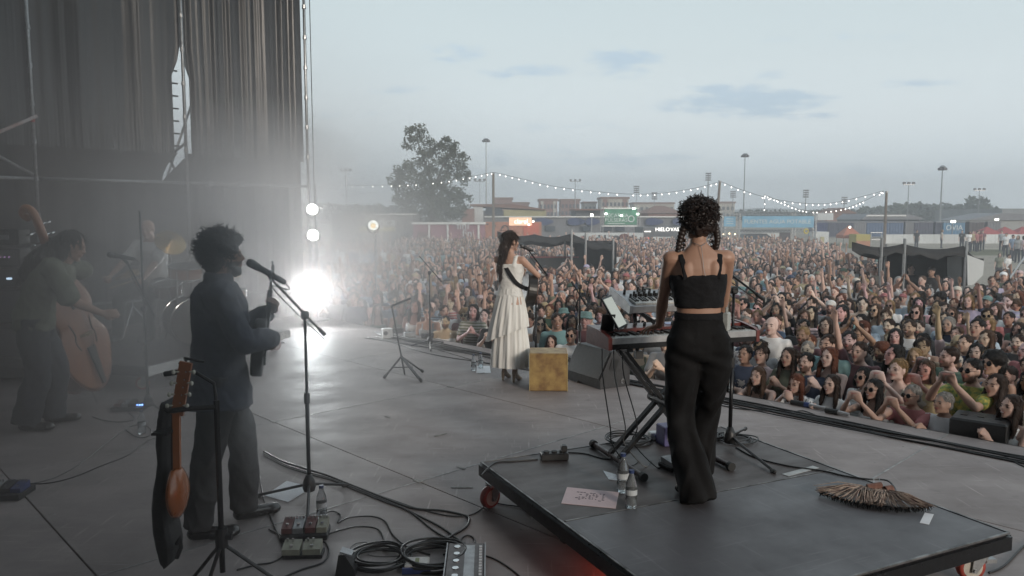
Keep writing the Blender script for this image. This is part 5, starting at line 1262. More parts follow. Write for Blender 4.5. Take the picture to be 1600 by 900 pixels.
b5 = V((.28, 8.9, 0)); mc = D(812, 383, 8.8)
mic_stand(b5, 1.12, D(855, 430, 9.0), D(826, 391, 8.78), mc, D(833, 392, 8.8), 'microphone stand in front of the singer', [b5 + V((.3, .1, 0)), b5 + V((-.25, .2, 0)), b5 + V((0, -.25, 0))], 'black microphone at the mouth of the singer')
b6 = G(905, 590); mic_stand(b6, 1.0, D(893, 440, b6.y), D(918, 480, b6.y - .1), None, None, 'thin boom stand with no microphone between the gold box and the keyboard', [G(890, 586), G(920, 588), G(903, 598)], '')
# ---- music stand at left centre
p = G(631, 588); ms = thing('music_stand', 'folding tripod stand with leaning pole left of the singer', 'music stand', p)
hub = D(627, 557, p.y) - p; tp2 = D(612, 478, p.y) - p
MB().cyl((.01, 0, .02), hub, .010).cyl(hub, tp2, .009).build('pole', m_blackmetal, ms)
for px, py in ((601, 591), (658, 597), (660, 582)):
    e = G(px, py) - p; MB().obox(hub, e + V((0, 0, .012)), .03, .012).build('leg', m_blackmetal, ms); MB().cap(e + V((0, 0, .015)), e * .94 + V((0, 0, .03)), .018, .016).build('rubber_foot', m_rubber, ms)
MB().obox((-.14, 0, .10), (.10, .02, .10), .012, .012).build('spreader', m_blackmetal, ms)
MB().cyl(tp2, D(642, 466, p.y) - p, .012).build('top_arm', m_blackmetal, ms)
# ---- instruments
def guitar(label, c, ndir, nrm, L_=1.0, bw=.38, bl=.48, th=.09, mt=None, side=None, cat='guitar', name='guitar', acoustic=True, pegs=6):
    c = V(c); y = V(ndir).normalized(); z = V(nrm); z = (z - y * z.dot(y)).normalized(); x = y.cross(z)
    F = Matrix((x, y, z)).transposed().to_4x4(); t = thing(name, label, cat, c)
    prof = []
    for k in range(40):
        a = 2 * math.pi * k / 40; yy = -math.cos(a); w = math.sin(a)
        wd = (1 - .17 * (yy > 0) * yy) * (1 - .22 * math.exp(-((yy - .18) / .28) ** 2)); prof.append((w * wd * bw / 2 * (1.0), yy * bl / 2))
    b = MB().rings([[V((a * s_, b_ * s_ + (1 - s_) * 0, zz)) for a, b_ in prof] for s_, zz in ((.96, -th / 2), (1, -th / 2 + .012), (1, th / 2 - .006), (.985, th / 2))]); b.xf(F); b.build('guitar_body', side or m_wood, t, smooth=False)
    b = MB().rings([[V((a * .975, b_ * .975, th / 2 + .0005)) for a, b_ in prof], [V((a * .965, b_ * .965, th / 2 + .003)) for a, b_ in prof]]); b.xf(F); b.build('soundboard', mt or m_wood, t)
    if acoustic: MB().lathe([(.05, 0), (.05, .002)], (0, .06, th / 2 + .003), (0, 0, 1), 24).xf(F).build('sound_hole', m_ebony, t)
    nl = L_ - bl * .5 - .16
    MB().box((0, bl / 2 + nl / 2 - .10, th / 2 - .004), (.05, nl + .18, .022), None, .006).xf(F).build('neck', side or m_wood, t)
    MB().box((0, bl / 2 + nl / 2 - .12, th / 2 + .010), (.052, nl + .22, .007)).xf(F).build('fingerboard', m_ebony, t)
    MB().prism([(-.024, 0), (-.036, .05), (-.034, .17), (0, .18), (.034, .17), (.036, .05), (.024, 0)], (0, 0, .016), (0, bl / 2 + nl - .02, th / 2 - .006)).xf(F).build('headstock', m_ebony, t)
    for k in range(pegs):
        s = 1 if k % 2 else -1; yy = bl / 2 + nl + .03 + (k // 2) * (.12 / max(1, pegs // 2 - 1 or 1))
        MB().cyl((s * .03, yy, th / 2), (s * .062, yy, th / 2), .004).ell((s * .066, yy, th / 2), (.008, .010, .007), None, 8, 6).xf(F).build('tuning_peg', m_chrome, t)
    MB().box((0, -bl * .22, th / 2 + .008), (.12, .02, .012)).xf(F).build('bridge', m_ebony, t)
    s = MB()
    for k in range(6): s.cyl((-.02 + k * .008, -bl * .22, th / 2 + .016), (-.02 + k * .008, bl / 2 + nl, th / 2 + .015), .0007, n=3)
    tag(s.xf(F).build('strings', m_chrome, t), kind='stuff')
    return t
MA = Matrix.Translation(A.location) @ Matrix.Rotation(A.rotation_euler.z, 4, 'Z') @ Matrix.Scale(.975, 4)
guitar('dark guitar held upright by the guitarist at left, seen edge-on', MA @ GB, MA.to_3x3() @ GD, MA.to_3x3() @ V((.1, 1, .12)), .52, .27, .34, .06, mt=m_ebony, side=m_ebony, acoustic=False)
MBB = Matrix.Translation(B.location) @ Matrix.Rotation(B.rotation_euler.z, 4, 'Z') @ Matrix.Scale(.905, 4)
guitar('black acoustic guitar hanging at the hip of the singer in white', MBB @ SB, MBB.to_3x3() @ SD, MBB.to_3x3() @ V((.35, 1, .1)), .78, .38, .48, .10, mt=m_wood, side=m_ebony)
# orange bouzouki seen from its edge, hung on a stand
dI = 3.4
bz = thing('bouzouki', 'orange lacquered long necked string instrument hanging edge-on on a stand', 'string instrument', D(276, 640, dI) )
o_ = bz.location.copy()
def I(px, py, dy=0.0): return D(px, py, dI) - o_ + V((0, dy, 0))
body_c = I(283, 770); rg = []
for k in range(15):
    q = k / 14; z = .115 - .23 * q; w = .10 * math.sin(math.pi * min(1, q * .93 + .06)) ** .55; dp = .046 * math.sin(math.pi * min(.97, q * .9 + .07)) ** .5
    rg.append([body_c + V((-.022 + max(0, math.sin(a)) * dp * 1.0 + .0, math.cos(a) * w, z)) for a in [2 * math.pi * j / 24 for j in range(24)]])
MB().rings(rg).build('bowl_back', m_orange, bz, smooth=True)
MB().rings([[p + V((-.004, 0, 0)) for p in r_] for r_ in [[V((min(p.x, body_c.x - .020), p.y, p.z)) for p in r0] for r0 in rg]]).build('soundboard', m_wood, bz)
MB().obox(I(277, 735), I(276, 645), .03, .020, up=V((0, 1, 0))).build('neck', m_orange, bz); MB().obox(I(272, 760), I(273, 645), .030, .006, up=V((0, 1, 0))).build('fingerboard', m_ebony, bz)
MB().obox(I(277, 648), I(291, 566), .055, .016, up=V((0, 1, 0))).build('headstock', m_wood, bz)
for k in range(4):
    c = I(279 + k * 3.3, 633 - k * 17.5)
    for s in (-1, 1):
        for w in (.018,):
            MB().cyl(c + V((s * .012, 0, 0)), c + V((s * .040, -.012, 0)), .004).ell(c + V((s * .045, -.014, 0)), (.009, .008, .011), None, 10, 8).build('tuning_peg', M('pearl_button', (.62, .60, .52), .25), bz, smooth=True)
q = MB()
for k in range(6): c = I(278 + k * 2.2, 640 - k * 12); q.cyl(c + V((.012, -.02, 0)), c + V((.012, .02, 0)), .004, n=6)
tag(q.build('machine_heads', m_chrome, bz), kind='stuff')
cs = thing('instrument_case', 'slim black padded instrument body hanging behind the orange one', 'instrument', D(258, 640, dI + .05)); oc = cs.location.copy()
ol = [(264, 622), (258, 640), (253, 664), (251, 690), (254, 718), (251, 738), (246, 760), (243, 790), (245, 825), (250, 850), (257, 872), (266, 880), (276, 872), (278, 848), (270, 815), (268, 770), (268, 730), (268, 690), (270, 650), (272, 626)]
pts3 = [D(a, b, dI + .05) - oc for a, b in ol]
mb = MB(); mb.rings([[p * 1.0 + V((s_ * (sum((q.x for q in pts3), 0) / len(pts3) - p.x), yy, 0)) for p in pts3] for s_, yy in ((.35, -.07), (.05, -.05), (0, -.02), (0, .03), (.05, .06), (.35, .09))])
link('padded_body', solid(mb, .007, 3), M('black_padding', (.015, .015, .016), .5, bump=.002, bscale=60), cs)
MB().obox(D(247, 672, dI) - oc, D(272, 672, dI) - oc, .14, .012).build('band', m_rubber, cs)
MB().tube([D(276, 850, dI) - oc, D(281, 838, dI) - oc, D(283, 855, dI) - oc, D(276, 872, dI) - oc], .010, 8).build('hook', m_black, cs)
isd = thing('instrument_stand', 'black stand pole holding the hanging instruments at lower left', 'instrument stand', (D(336, 640, dI).x, dI + .02, 0))
MB().cyl((0, 0, .12), (0, 0, .93), .013, n=10).build('pole', m_blackmetal, isd)
MB().cyl((0, 0, .24), (0, 0, .33), .028).cyl((-.05, 0, .29), (.05, 0, .29), .016).build('clamp', m_black, isd)
MB().tube([V((0, 0, .90)), V((-.10, -.03, .90)), V((-.20, -.04, .89)), V((-.235, -.02, .90))], .012, 8).build('yoke_arm', m_rubber, isd)
MB().tube([V((-.13, .0, 1.11)), V((-.15, .02, 1.12)), V((-.06, .03, 1.10))], .006, 6).cyl(V((-.23, 0, 1.05)), V((-.13, 0, 1.065)), .012).build('neck_hook', m_rubber, isd)
MB().tube([V((-.17, .02, 1.10)), V((-.02, .03, 1.0)), V((0, 0, .92))], .008, 6).build('hook_arm', m_blackmetal, isd)
for a in (.4, 2.5, 4.6): MB().tube([V((0, 0, .26)), V((.26 * math.cos(a), .26 * math.sin(a), .012))], .009, 8).build('leg', m_blackmetal, isd)
# ---- double bass
bs = thing('double_bass', 'amber double bass leaning against its player', 'double bass', G(128, 640) + V((0, .25, 0)))
ax = (D(33, 322, 6.75) - bs.location).normalized(); nr = V((.99, -.12, 0)); nr = (nr - ax * nr.dot(ax)).normalized(); xx = ax.cross(nr)
TOT = (D(33, 322, 6.75) - bs.location).length; F = Matrix((xx, ax, nr)).transposed().to_4x4() @ Matrix.Scale(TOT / 1.76, 4)
prof = []
for k in range(60):
    a = 2 * math.pi * k / 60; yy = -math.cos(a); w = math.sin(a)
    wd = .33 * (1 - .20 * max(0, yy)) * (1 - .34 * math.exp(-((yy - .12) / .20) ** 2)) * (1 - .25 * max(0, yy - .6)); prof.append((w * wd * (1 if abs(w) > .2 else 1), .66 + yy * .54))
b = MB().rings([[V((a * s_, .66 + (b_ - .66) * s_, zz)) for a, b_ in prof] for s_, zz in ((.5, -.125), (.93, -.115), (.97, -.10), (1, -.098), (1, -.09), (.97, -.088), (.97, .088), (1, .09), (1, .098), (.97, .10))]); b.xf(F); b.build('ribs', M('dark_amber_wood', (.20, .05, .02), .3, coat=.5, scale=4), bs, smooth=False)
b = MB().rings([[V((a * s_, .66 + (b_ - .66) * s_, zz)) for a, b_ in prof] for s_, zz in ((.985, .1005), (.92, .108), (.6, .125), (.2, .132))]); b.xf(F); b.build('belly', m_wood, bs, smooth=True)
for s in (-1, 1): MB().tube(spline([V((s * .10, .52, .135)), V((s * .125, .60, .128)), V((s * .105, .66, .132)), V((s * .13, .76, .125))], 5), .006, 6).xf(F).build('sound_hole', m_ebony, bs)
MB().box((0, 1.26, .10), (.05, .30, .035), None, .01).xf(F).build('neck', m_wood, bs); MB().box((0, 1.17, .150), (.06, .62, .02), Matrix.Rotation(.05, 3, 'X')).xf(F).build('fingerboard', m_ebony, bs)
MB().prism([(-.07, 0), (.07, 0), (.055, .05), (.03, .085), (-.03, .085), (-.055, .05)], (0, .018, 0), (0, .62, .11), (1, 0, 0), (0, 0, 1)).xf(F).build('bridge', M('pale_maple', (.5, .38, .22), .4), bs)
MB().prism([(-.02, 0), (.02, 0), (.045, .34), (-.045, .34)], (0, 0, .015), (0, .18, .14)).xf(F).build('tailpiece', m_ebony, bs)
hb_ = MB().box((0, 1.52, .09), (.06, .24, .06), None, .012); hb_.tube(spline([V((0, 1.62, .09)), V((0, 1.70, .08)), V((0, 1.74, .03)), V((0, 1.70, -.01)), V((0, 1.66, .02)), V((0, 1.69, .04))], 5), .032, 10); hb_.xf(F); hb_.build('scroll', m_wood, bs, smooth=True)
for k in range(4):
    s = 1 if k % 2 else -1; MB().cyl((0, 1.45 + .045 * k, .08), (s * .10, 1.45 + .045 * k, .08), .006).box((s * .115, 1.45 + .045 * k, .08), (.03, .012, .035)).xf(F).build('tuning_peg', m_chrome, bs)
s = MB()
for k in range(4): s.cyl((-.018 + k * .012, .50, .155), (-.018 + k * .012, .62, .198), .0016, n=4).cyl((-.018 + k * .012, .62, .198), (-.012 + k * .008, 1.46, .145), .0016, n=4)
tag(s.xf(F).build('strings', m_chrome, bs), kind='stuff')
MB().cyl((0, 0, 0), (0, .16, 0), .006).xf(F).build('end_pin', m_chrome, bs)
# ---- drum riser and kit
dra = math.atan2(.96, .27); DO = V((-3.66, 7.6, 0))
dr_ = thing('drum_riser', 'dark wheeled drum riser with white metal edge', 'riser', DO, dra)
def DP(a, b, z=RZ): return DO + V((math.cos(dra), math.sin(dra), 0)) * a + V((-math.sin(dra), math.cos(dra), 0)) * b + V((0, 0, z))
for k in range(3): MB().box((1.3, .4 + k * .8, RZ - .012), (2.58, .79, .024), None, .002).build('deck_panel', m_ply, dr_)
MB().box((1.3, -.004, RZ - .055), (2.6, .02, .09)).build('white_rail', m_white, dr_)
MB().box((-.004, 1.2, RZ - .055), (.02, 2.4, .10)).build('front_rail', m_blackmetal, dr_); MB().box((1.3, 2.4, RZ - .055), (2.6, .02, .10)).build('front_rail', m_blackmetal, dr_); MB().box((2.6, 1.2, RZ - .055), (.02, 2.4, .10)).build('front_rail', m_blackmetal, dr_)
for x, y in ((.10, .10), (2.5, .1), (.1, 2.3), (2.5, 2.3)): caster(dr_, x, y, .5)
m_cym = M('bronze_cymbal', (.55, .38, .16), .3, metal=.85, scale=14)
def drum(label, c, r, h, axis=(0, 0, 1), mat=None, legs=True):
    c = V(c); t = thing('drum', label, 'drum', c); u, v, d = basis(axis)
    MB().lathe([(r, -h / 2), (r, h / 2)], (0, 0, 0), axis, 28).build('shell', mat or m_wood, t)
    for s in (-1, 1):
        MB().lathe([(r * .98, s * h / 2), (r * .98, s * (h / 2 + .004))], (0, 0, 0), axis, 28).build('drum_head', M('coated_drum_skin', (.14, .13, .12), .6), t)
        MB().tube([d * (s * (h / 2 + .002)) + (u * math.cos(a) + v * math.sin(a)) * r * 1.03 for a in [2 * math.pi * k / 28 for k in range(28)]], .009, 6, closed=True).build('hoop', m_chrome, t)
    for k in range(6):
        a = 2 * math.pi * k / 6; o = (u * math.cos(a) + v * math.sin(a)) * r * 1.04; MB().cyl(o + d * h * .45, o - d * h * .45, .006).build('lug', m_chrome, t)
    if legs:
        for k in range(3):
            a = 2 * math.pi * k / 3 + .4; o = V((math.cos(a), math.sin(a), 0)) * r * .98; z0 = -(c.z - RZ)
            MB().cyl(o + V((0, 0, .0)), o * 1.25 + V((0, 0, z0 + .004)), .009).build('leg', m_chrome, t)
    return t
drum('natural wood snare drum at the front of the kit', D(290, 424, 9.05), .19, .13, (.1, -.15, 1))
drum('shallow drum on chrome legs left of the snare', D(262, 452, 9.25), .17, .14, (0, -.2, 1), M('dark_shell', (.12, .05, .03), .3))
kd = DP(1.35, .55, RZ + .27); drum('bass drum low in the middle of the kit', kd, .26, .36, (.6, -.75, 0), M('dark_shell2', (.10, .05, .04), .3), legs=False)
drum('floor drum on chrome legs at the right of the kit', DP(1.9, .38, RZ + .42), .2, .34, (0, 0, 1), m_wood)
def cymbal(label, c, r, axis):
    c = V(c); base = V((c.x, c.y, RZ)); t = thing('cymbal_stand', label, 'cymbal', base); o = c - base
    MB().cyl((0, 0, .25), o, .010).build('pole', m_chrome, t)
    for k in range(3): a = 2.1 * k + .5; MB().tube([V((0, 0, .38)), V((.27 * math.cos(a), .27 * math.sin(a), .012))], .009, 6).build('leg', m_chrome, t)
    MB().lathe([(r, 0), (r * .98, .004), (r * .3, .03), (r * .25, .045), (.01, .06)], o, axis, 32).build('cymbal_disc', m_cym, t, smooth=True)
    MB().cyl(o, o + V(axis).normalized() * .09, .008).build('wing_nut', m_chrome, t)
cymbal('tilted bronze cymbal in front of the drummer', D(266, 379, 9.15), .18, (.55, -.55, .6))
cymbal('thin cymbal at the right end of the drum kit', D(352, 430, 8.9), .18, (.1, -.1, 1))
cymbal('low cymbal at the left side of the drum kit', D(205, 428, 9.6), .2, (-.2, -.25, 1))
# amplifier rack at the left edge
am = thing('amplifier_rack', 'tall black amplifier rack with small lights at the left edge', 'amplifier', D(-6, 480, 8.3)); am.location.z = 0; am.rotation_euler = (0, 0, R(18))
for k, (z, h) in enumerate(((.30, .56), (.80, .36), (1.10, .18), (1.32, .20), (1.54, .18))):
    u_ = MB().box((0, 0, z), (.62, .42, h - .01), None, .012).build('cabinet', m_black, am); MB().box((0, -.213, z), (.56, .008, h - .05)).build('front_panel', M('grille_cloth', (.05, .05, .055), .8, scale=90), u_)
for k in range(5): MB().box((.05 + k * .04, -.222, 1.33), (.012, .006, .008)).build('status_light', emis('magenta_led', (.6, .3, .7), .8), am)
MB().box((.2, -.222, 1.10), (.05, .006, .022)).build('status_light', emis('pale_led', (.6, .8, 1), 1.2), am)
MB().box((.18, -.23, 1.54), (.08, .012, .05)).cyl((.10, -.22, 1.5), (.10, -.24, 1.5), .01).build('handle', m_steel, am)
# dark drum rug gear by the drum riser
q = thing('pedal_tray', 'flat tray of small boxes in front of the drum riser', 'pedal tray', G(190, 585)); q.rotation_euler = (0, 0, R(10))
MB().box((0, 0, .15), (.55, .3, .02)).build('tray', m_black, q)
for k in range(8): MB().box((-.24 + k * .068, -.05, .175), (.05, .1, .035), None, .005).build('pedal', [m_steel, m_black, m_cream][k % 3], q)
for x in (-.24, .24): MB().box((x, 0, .07), (.04, .26, .14)).build('support', m_black, q)
# ---- monitors and boxes
mw = thing('floor_monitor', 'dark wedge floor monitor between the gold box and the keyboard', 'floor monitor', G(942, 600) + V((-.05, .10, 0)), R(-60))
MB().prism([(.19, 0), (-.19, 0), (-.19, .10), (-.04, .38), (.12, .38), (.19, .28)], (.62, 0, 0), (-.31, 0, 0), (0, 1, 0), (0, 0, 1)).build('cabinet', M('monitor_paint', (.04, .04, .043), .6, bump=.001, bscale=150), mw)
MB().box((.313, -.02, .24), (.006, .09, .12), Matrix.Rotation(R(-20), 3, 'X')).build('handle_recess', m_black, mw); MB().cyl((.31, .10, .06), (.318, .10, .06), .03).build('socket', m_chrome, mw)
MB().obox((-.29, -.125, .235), (.29, -.125, .235), .30, .006, up=V((0, -.88, .47))).build('front_grille', m_black, mw)
gx = thing('gold_box', 'square box covered in blotched gold foil beside the singer', 'box', G(858, 612) + V((0, .19, 0)), R(-2))
MB().box((0, 0, .195), (.385, .36, .385), None, .008).build('box_body', m_gold, gx)
for x in (-.19, .19): MB().box((x, -.181, .195), (.008, .008, .385)).build('edge_strip', M('gold_edge', (.55, .42, .2), .4, metal=.4), gx)
ff = thing('front_fill_speaker', 'small black speaker box at the stage edge near the right side', 'speaker', on_line(1542, -.34)); ff.location.z = GZ; ff.rotation_euler = (0, 0, SANG + .12)
MB().box((0, 0, 1.15), (.40, .34, .22), None, .015).build('cabinet', m_black, ff); MB().box((0, 0, .51), (.44, .36, 1.02), None, .015).build('subwoofer', m_black, ff)
for x in (-.12, 0, .12): MB().box((x, 0, 1.262), (.05, .05, .006), None, .002).build('rigging_plate', m_blackmetal, ff)
MB().cyl((.203, 0, 1.15), (.207, 0, 1.15), .05).build('side_handle', m_rubber, ff)
# ---- bottles
def bottle(p, h, label, fill=.35):
    t = thing('water_bottle', label, 'bottle', p); r = h * .155
    MB().lathe([(r * .9, 0), (r, .01), (r, h * .25), (r * .93, h * .28), (r, h * .32), (r, h * .52), (r * .85, h * .68), (r * .42, h * .87), (r * .40, h * .93)], n=18).build('bottle_shell', m_glassm, t, smooth=True)
    MB().lathe([(r * .46, h * .92), (r * .46, h)], n=14).build('cap', M('dark_blue_cap', (.03, .05, .14), .4), t)
    MB().lathe([(r * .90, .006), (r * .94, .012), (r * .94, h * fill)], n=16).build('water', m_water, t, smooth=True)
    MB().lathe([(r * 1.01, h * .36), (r * 1.01, h * .50)], n=18, cap=False).build('bottle_label', M('pale_label', (.55, .58, .6), .5), t)
bottle(G(973, 768, RZ), .215, 'rear one of the two water bottles on the riser, half hidden', .3)
bottle(G(986, 793, RZ), .20, 'front one of the two water bottles on the riser, beside the pink sheet', .45)
bottle(G(503, 810), .20, 'water bottle standing beside the pedals at lower left', .3)
bottle(G(222, 678), .20, 'small water bottle in front of the drum riser', .4)
bottle(G(740, 579), .19, 'left one of the two water bottles by the singer', .4)
bottle(G(751, 576), .19, 'right one of the two water bottles by the singer', .3)
def sheet(corners, z, label, name='paper_sheet', mat=None, lines=0, cat='paper'):
    P = [G(a, b, z) for a, b in corners]; c = sum(P, V()) / 4; t = thing(name, label, cat, c)
    MB().add([p - c + V((0, 0, .001)) for p in P] + [p - c + V((0, 0, .0035)) for p in P], [(3, 2, 1, 0), (4, 5, 6, 7), (0, 1, 5, 4), (1, 2, 6, 5), (2, 3, 7, 6), (3, 0, 4, 7)]).build('sheet', mat or m_paper, t)
    if lines:
        q = MB(); a, b_, c_, d_ = [p - c for p in P]; rr = random.Random(5)
        for j in range(lines):
            for i in range(9):
                if rr.random() < .35: continue
                u = .22 + i * .062; v = .25 + j * .5 / lines; w = rr.uniform(.02, .05)
                p0 = a.lerp(b_, u).lerp(d_.lerp(c_, u), v); p1 = a.lerp(b_, u + w).lerp(d_.lerp(c_, u + w), v)
                q.obox(p0 + V((0, 0, .0045)), p1 + V((0, 0, .0045)), .006, .001)
        tag(q.build('handwriting', m_ink, t), kind='stuff')
    return t
sheet([(886, 762), (967, 770), (962, 795), (877, 787)], RZ, 'pink sheet with handwritten set list lying on the riser', mat=m_pinkp, lines=7)
sheet([(448, 752), (488, 762), (450, 785), (414, 775)], 0, 'pale sheet on the floor under the left microphone stand')
sheet([(746, 572), (765, 572), (767, 583), (744, 583)], 0, 'small white sheet on the floor beside the singer')
ph = sheet([(942, 736), (962, 742), (969, 752), (951, 750)], RZ, 'smartphone lying on the riser by the stand foot', 'smartphone', M('phone_screen', (.30, .33, .38), .12), cat='phone')
# ---- cables
ncab = [0]
def cable(pts, r=.0042, z=None, label=None, mat=None, lift=None, k=7, name='cable'):
    P = []
    for i, q in enumerate(pts):
        h = q[2] if len(q) > 2 else (z or 0); p = G(q[0], q[1], h); p.z = h + r * 1.1; P.append(p)
    c = P[0].copy(); o = MB().tube([p - c for p in spline(P, k)], r, 6).build(name, mat or m_cable, None, smooth=True); o.location = c
    return tag(o, label, 'cable')
cable([(412, 707), (440, 722), (474, 733), (510, 744), (545, 758), (585, 774), (620, 788), (650, 797), (690, 800), (720, 806), (733, 812), (728, 826), (705, 840), (690, 852)], .0075, label='thick dark cable sweeping from the guitarist to the right hand coil')
cable([(412, 710), (442, 726), (476, 738), (512, 748), (546, 761), (590, 779), (630, 796), (655, 808), (690, 826), (722, 850)], .006, label='cable beside the thick one ending at the patch box')
cable([(413, 713), (446, 730), (480, 741), (520, 752), (550, 765), (600, 785), (640, 801), (680, 832), (716, 852), (724, 872)], .005, label='lowest of the three bundled cables leaving the guitarist')
cable([(545, 760), (600, 778), (650, 795), (700, 807), (735, 806), (757, 790), (768, 760), (770, 745)], .0045, label='cable running from the bundle to the corner wheel of the riser')
cable([(500, 806), (518, 800), (532, 806), (528, 818), (545, 810), (580, 808), (602, 816), (615, 838), (640, 858), (672, 868)], .0045, label='looping cable from the bottle to the coils')
cable([(508, 838), (530, 830), (560, 824), (590, 828), (600, 845), (598, 860)], .0045, label='cable arching from the pedals to the left coil')
cable([(402, 700), (405, 740), (412, 780), (425, 815), (440, 850), (443, 868), (425, 880), (400, 884), (370, 892)], .0045, label='thin cable hanging at the leg of the guitarist down to the floor')
cable([(420, 828), (440, 838), (462, 846)], .004, label='short cable entering the left side of the pedals')
cable([(486, 862), (505, 848), (514, 862), (505, 880), (470, 892), (440, 905)], .005, label='dark cable curling right of the cream pedals')
cable([(692, 868), (720, 866), (750, 868), (775, 876), (800, 892), (815, 905)], .0045, label='cable leaving the patch box toward the lower right')
cable([(720, 850), (722, 842), (732, 838), (742, 845), (744, 870), (740, 900)], .0045, label='cable bending over the patch box')
cable([(560, 866), (548, 858), (556, 850), (572, 848), (585, 856), (575, 866), (595, 870), (640, 868), (662, 858), (650, 850), (635, 856)], .0022, label='thin tangled wire between the coils and the pedals', mat=m_cableg)
cable([(0, 757), (50, 756), (90, 745), (130, 722), (170, 690), (190, 676), (210, 662)], .0035, label='pale thin cable crossing the floor at far left', mat=m_cableg)
cable([(0, 752), (60, 757), (110, 748), (160, 728), (200, 712), (230, 690), (255, 682)], .004, label='dark cable crossing the floor at far left below the pale one')
cable([(145, 652), (165, 658), (190, 660), (210, 655), (200, 645)], .004, label='cable loop in front of the double bass')
cable([(196, 672), (215, 684), (232, 682), (236, 672), (222, 664), (200, 668)], .004, label='small cable loop round the bottle by the drum riser')
cable([(752, 744, RZ), (760, 735, RZ), (775, 724, RZ), (800, 722, RZ), (840, 719, RZ)], .0045, label='cable from the riser corner to the power strip')
cable([(888, 708, RZ), (915, 710, RZ), (945, 718, RZ), (965, 716, RZ), (985, 706, RZ)], .004, label='cable from the power strip towards the keyboard stand')
cable([(770, 786), (790, 790), (815, 794), (828, 806)], .0045, label='cable lying beneath the left edge of the riser')
cable([(1125, 634), (1160, 640), (1230, 645), (1256, 643), (1290, 655), (1340, 663), (1365, 676), (1420, 685), (1480, 692)], .005, label='cable wandering over the floor parallel to the front edge')
cable([(1150, 700, RZ), (1180, 716, RZ), (1230, 729, RZ), (1285, 737, RZ), (1320, 745, RZ), (1355, 750, RZ), (1385, 752, RZ), (1398, 764, RZ), (1400, 775, RZ)], .005, label='dark cable crossing the riser behind the brush')
cable([(1545, 897), (1570, 885), (1600, 855), (1630, 840)], .006, label='cable on the floor at the lower right corner')
cable([(1560, 708), (1600, 730), (1640, 740)], .005, label='cable end at the right edge of the floor')
cr_ = random.Random(12)
for i, nm in enumerate(('lowest', 'second', 'third', 'fourth', 'topmost', 'slack')):
    P = []; s = 2.2 + i * .1
    while s < 13.5:
        tt_ = .17 + i * .034 + .045 * math.sin(s * 1.3 + i * 1.7) + cr_.uniform(-.012, .012); P.append(S(s, tt_, .008 + .006 * (i % 2))); s += .45
    c = P[0].copy(); o = MB().tube([p - c for p in spline(P, 4)], .0085 if i != 5 else .006, 6).build('cable', m_cable, None, smooth=True); o.location = c
    tag(o, '%s of the black cables bundled along the front edge of the stage' % nm, 'cable')
for i in range(3):
    P = [S(2.6 + k * .5, .42 + i * .1 + .09 * math.sin(k * 1.1 + i * 2), .006) for k in range(9)]; c = P[0].copy()
    o = MB().tube([p - c for p in spline(P, 4)], .005, 6).build('cable', m_cable, None, smooth=True); o.location = c; tag(o, ['loose cable near the smoky end of the front edge', 'second loose cable left of the singer by the front edge', 'third loose cable left of the singer nearest the music stand'][i], 'cable')
def connector(px, py, ln, label, mat):
    p = G(px, py); t = thing('cable_connector', label, 'connector', p, SANG); MB().cyl((0, 0, .025), (ln * .6, 0, .025), .024).build('plug', m_black, t); MB().cyl((ln * .6, 0, .025), (ln * .8, 0, .025), .026).build('ring', mat, t); MB().cyl((ln * .8, 0, .025), (ln * 1.5, 0, .022), .02, .016).build('sleeve', m_silver, t)
connector(1236, 632, .22, 'heavy connector with blue ring in the cable run by the front edge', m_blue); connector(1290, 645, .14, 'smaller black connector right of the blue ringed one', m_black)
def coil(px, py, r, n, label, z=0.0, rr_=.006):
    p = G(px, py, z); t = thing('cable_coil', label, 'cable coil', p); q = random.Random(px)
    for i in range(n):
        cx, cy, ra = q.uniform(-.02, .02), q.uniform(-.02, .02), r * q.uniform(.8, 1.08); zz = .008 + i * rr_ * 1.0
        MB().tube([V((cx + ra * math.cos(a), cy + ra * .95 * math.sin(a), zz + .006 * math.sin(2 * a + i))) for a in [2 * math.pi * k / 30 for k in range(30)]], rr_, 6, closed=True).build('turn', m_cable, t, smooth=True)
coil(592, 878, .15, 7, 'left coil of black cable at the bottom of the picture'); coil(676, 878, .17, 9, 'right coil of black cable beside the patch box')
coil(984, 690, .15, 5, 'tangled cable coil under the keyboard stand', RZ, .0045); coil(1150, 688, .12, 4, 'small cable tangle by the right microphone stand', RZ, .0045)
coil(1100, 684, .12, 4, 'cable tangle behind the legs of the keyboard player', RZ, .0045)
for i, (x, a) in enumerate(((.02, 0), (.10, 1.0), (.16, 2.2))):
    P = [KP(x + .01, .2, .97), KP(x - .02, .12, .80), KP(x + .02 * i, .05, .5), KP(x + .03, .08, RZ + .12), KP(x + .1, .0 - .05 * i, RZ + .008), KP(x + .2, .05, RZ + .008)]; c = P[0].copy()
    o = MB().tube([p - c for p in spline(P, 6)], .0038, 6).build('cable', m_cableg if i == 1 else m_cable, None, smooth=True); o.location = c; tag(o, ['leftmost cable hanging from the left end of the keyboard', 'grey cable hanging from the keyboard end in the middle', 'rightmost cable hanging from the left end of the keyboard'][i], 'cable')
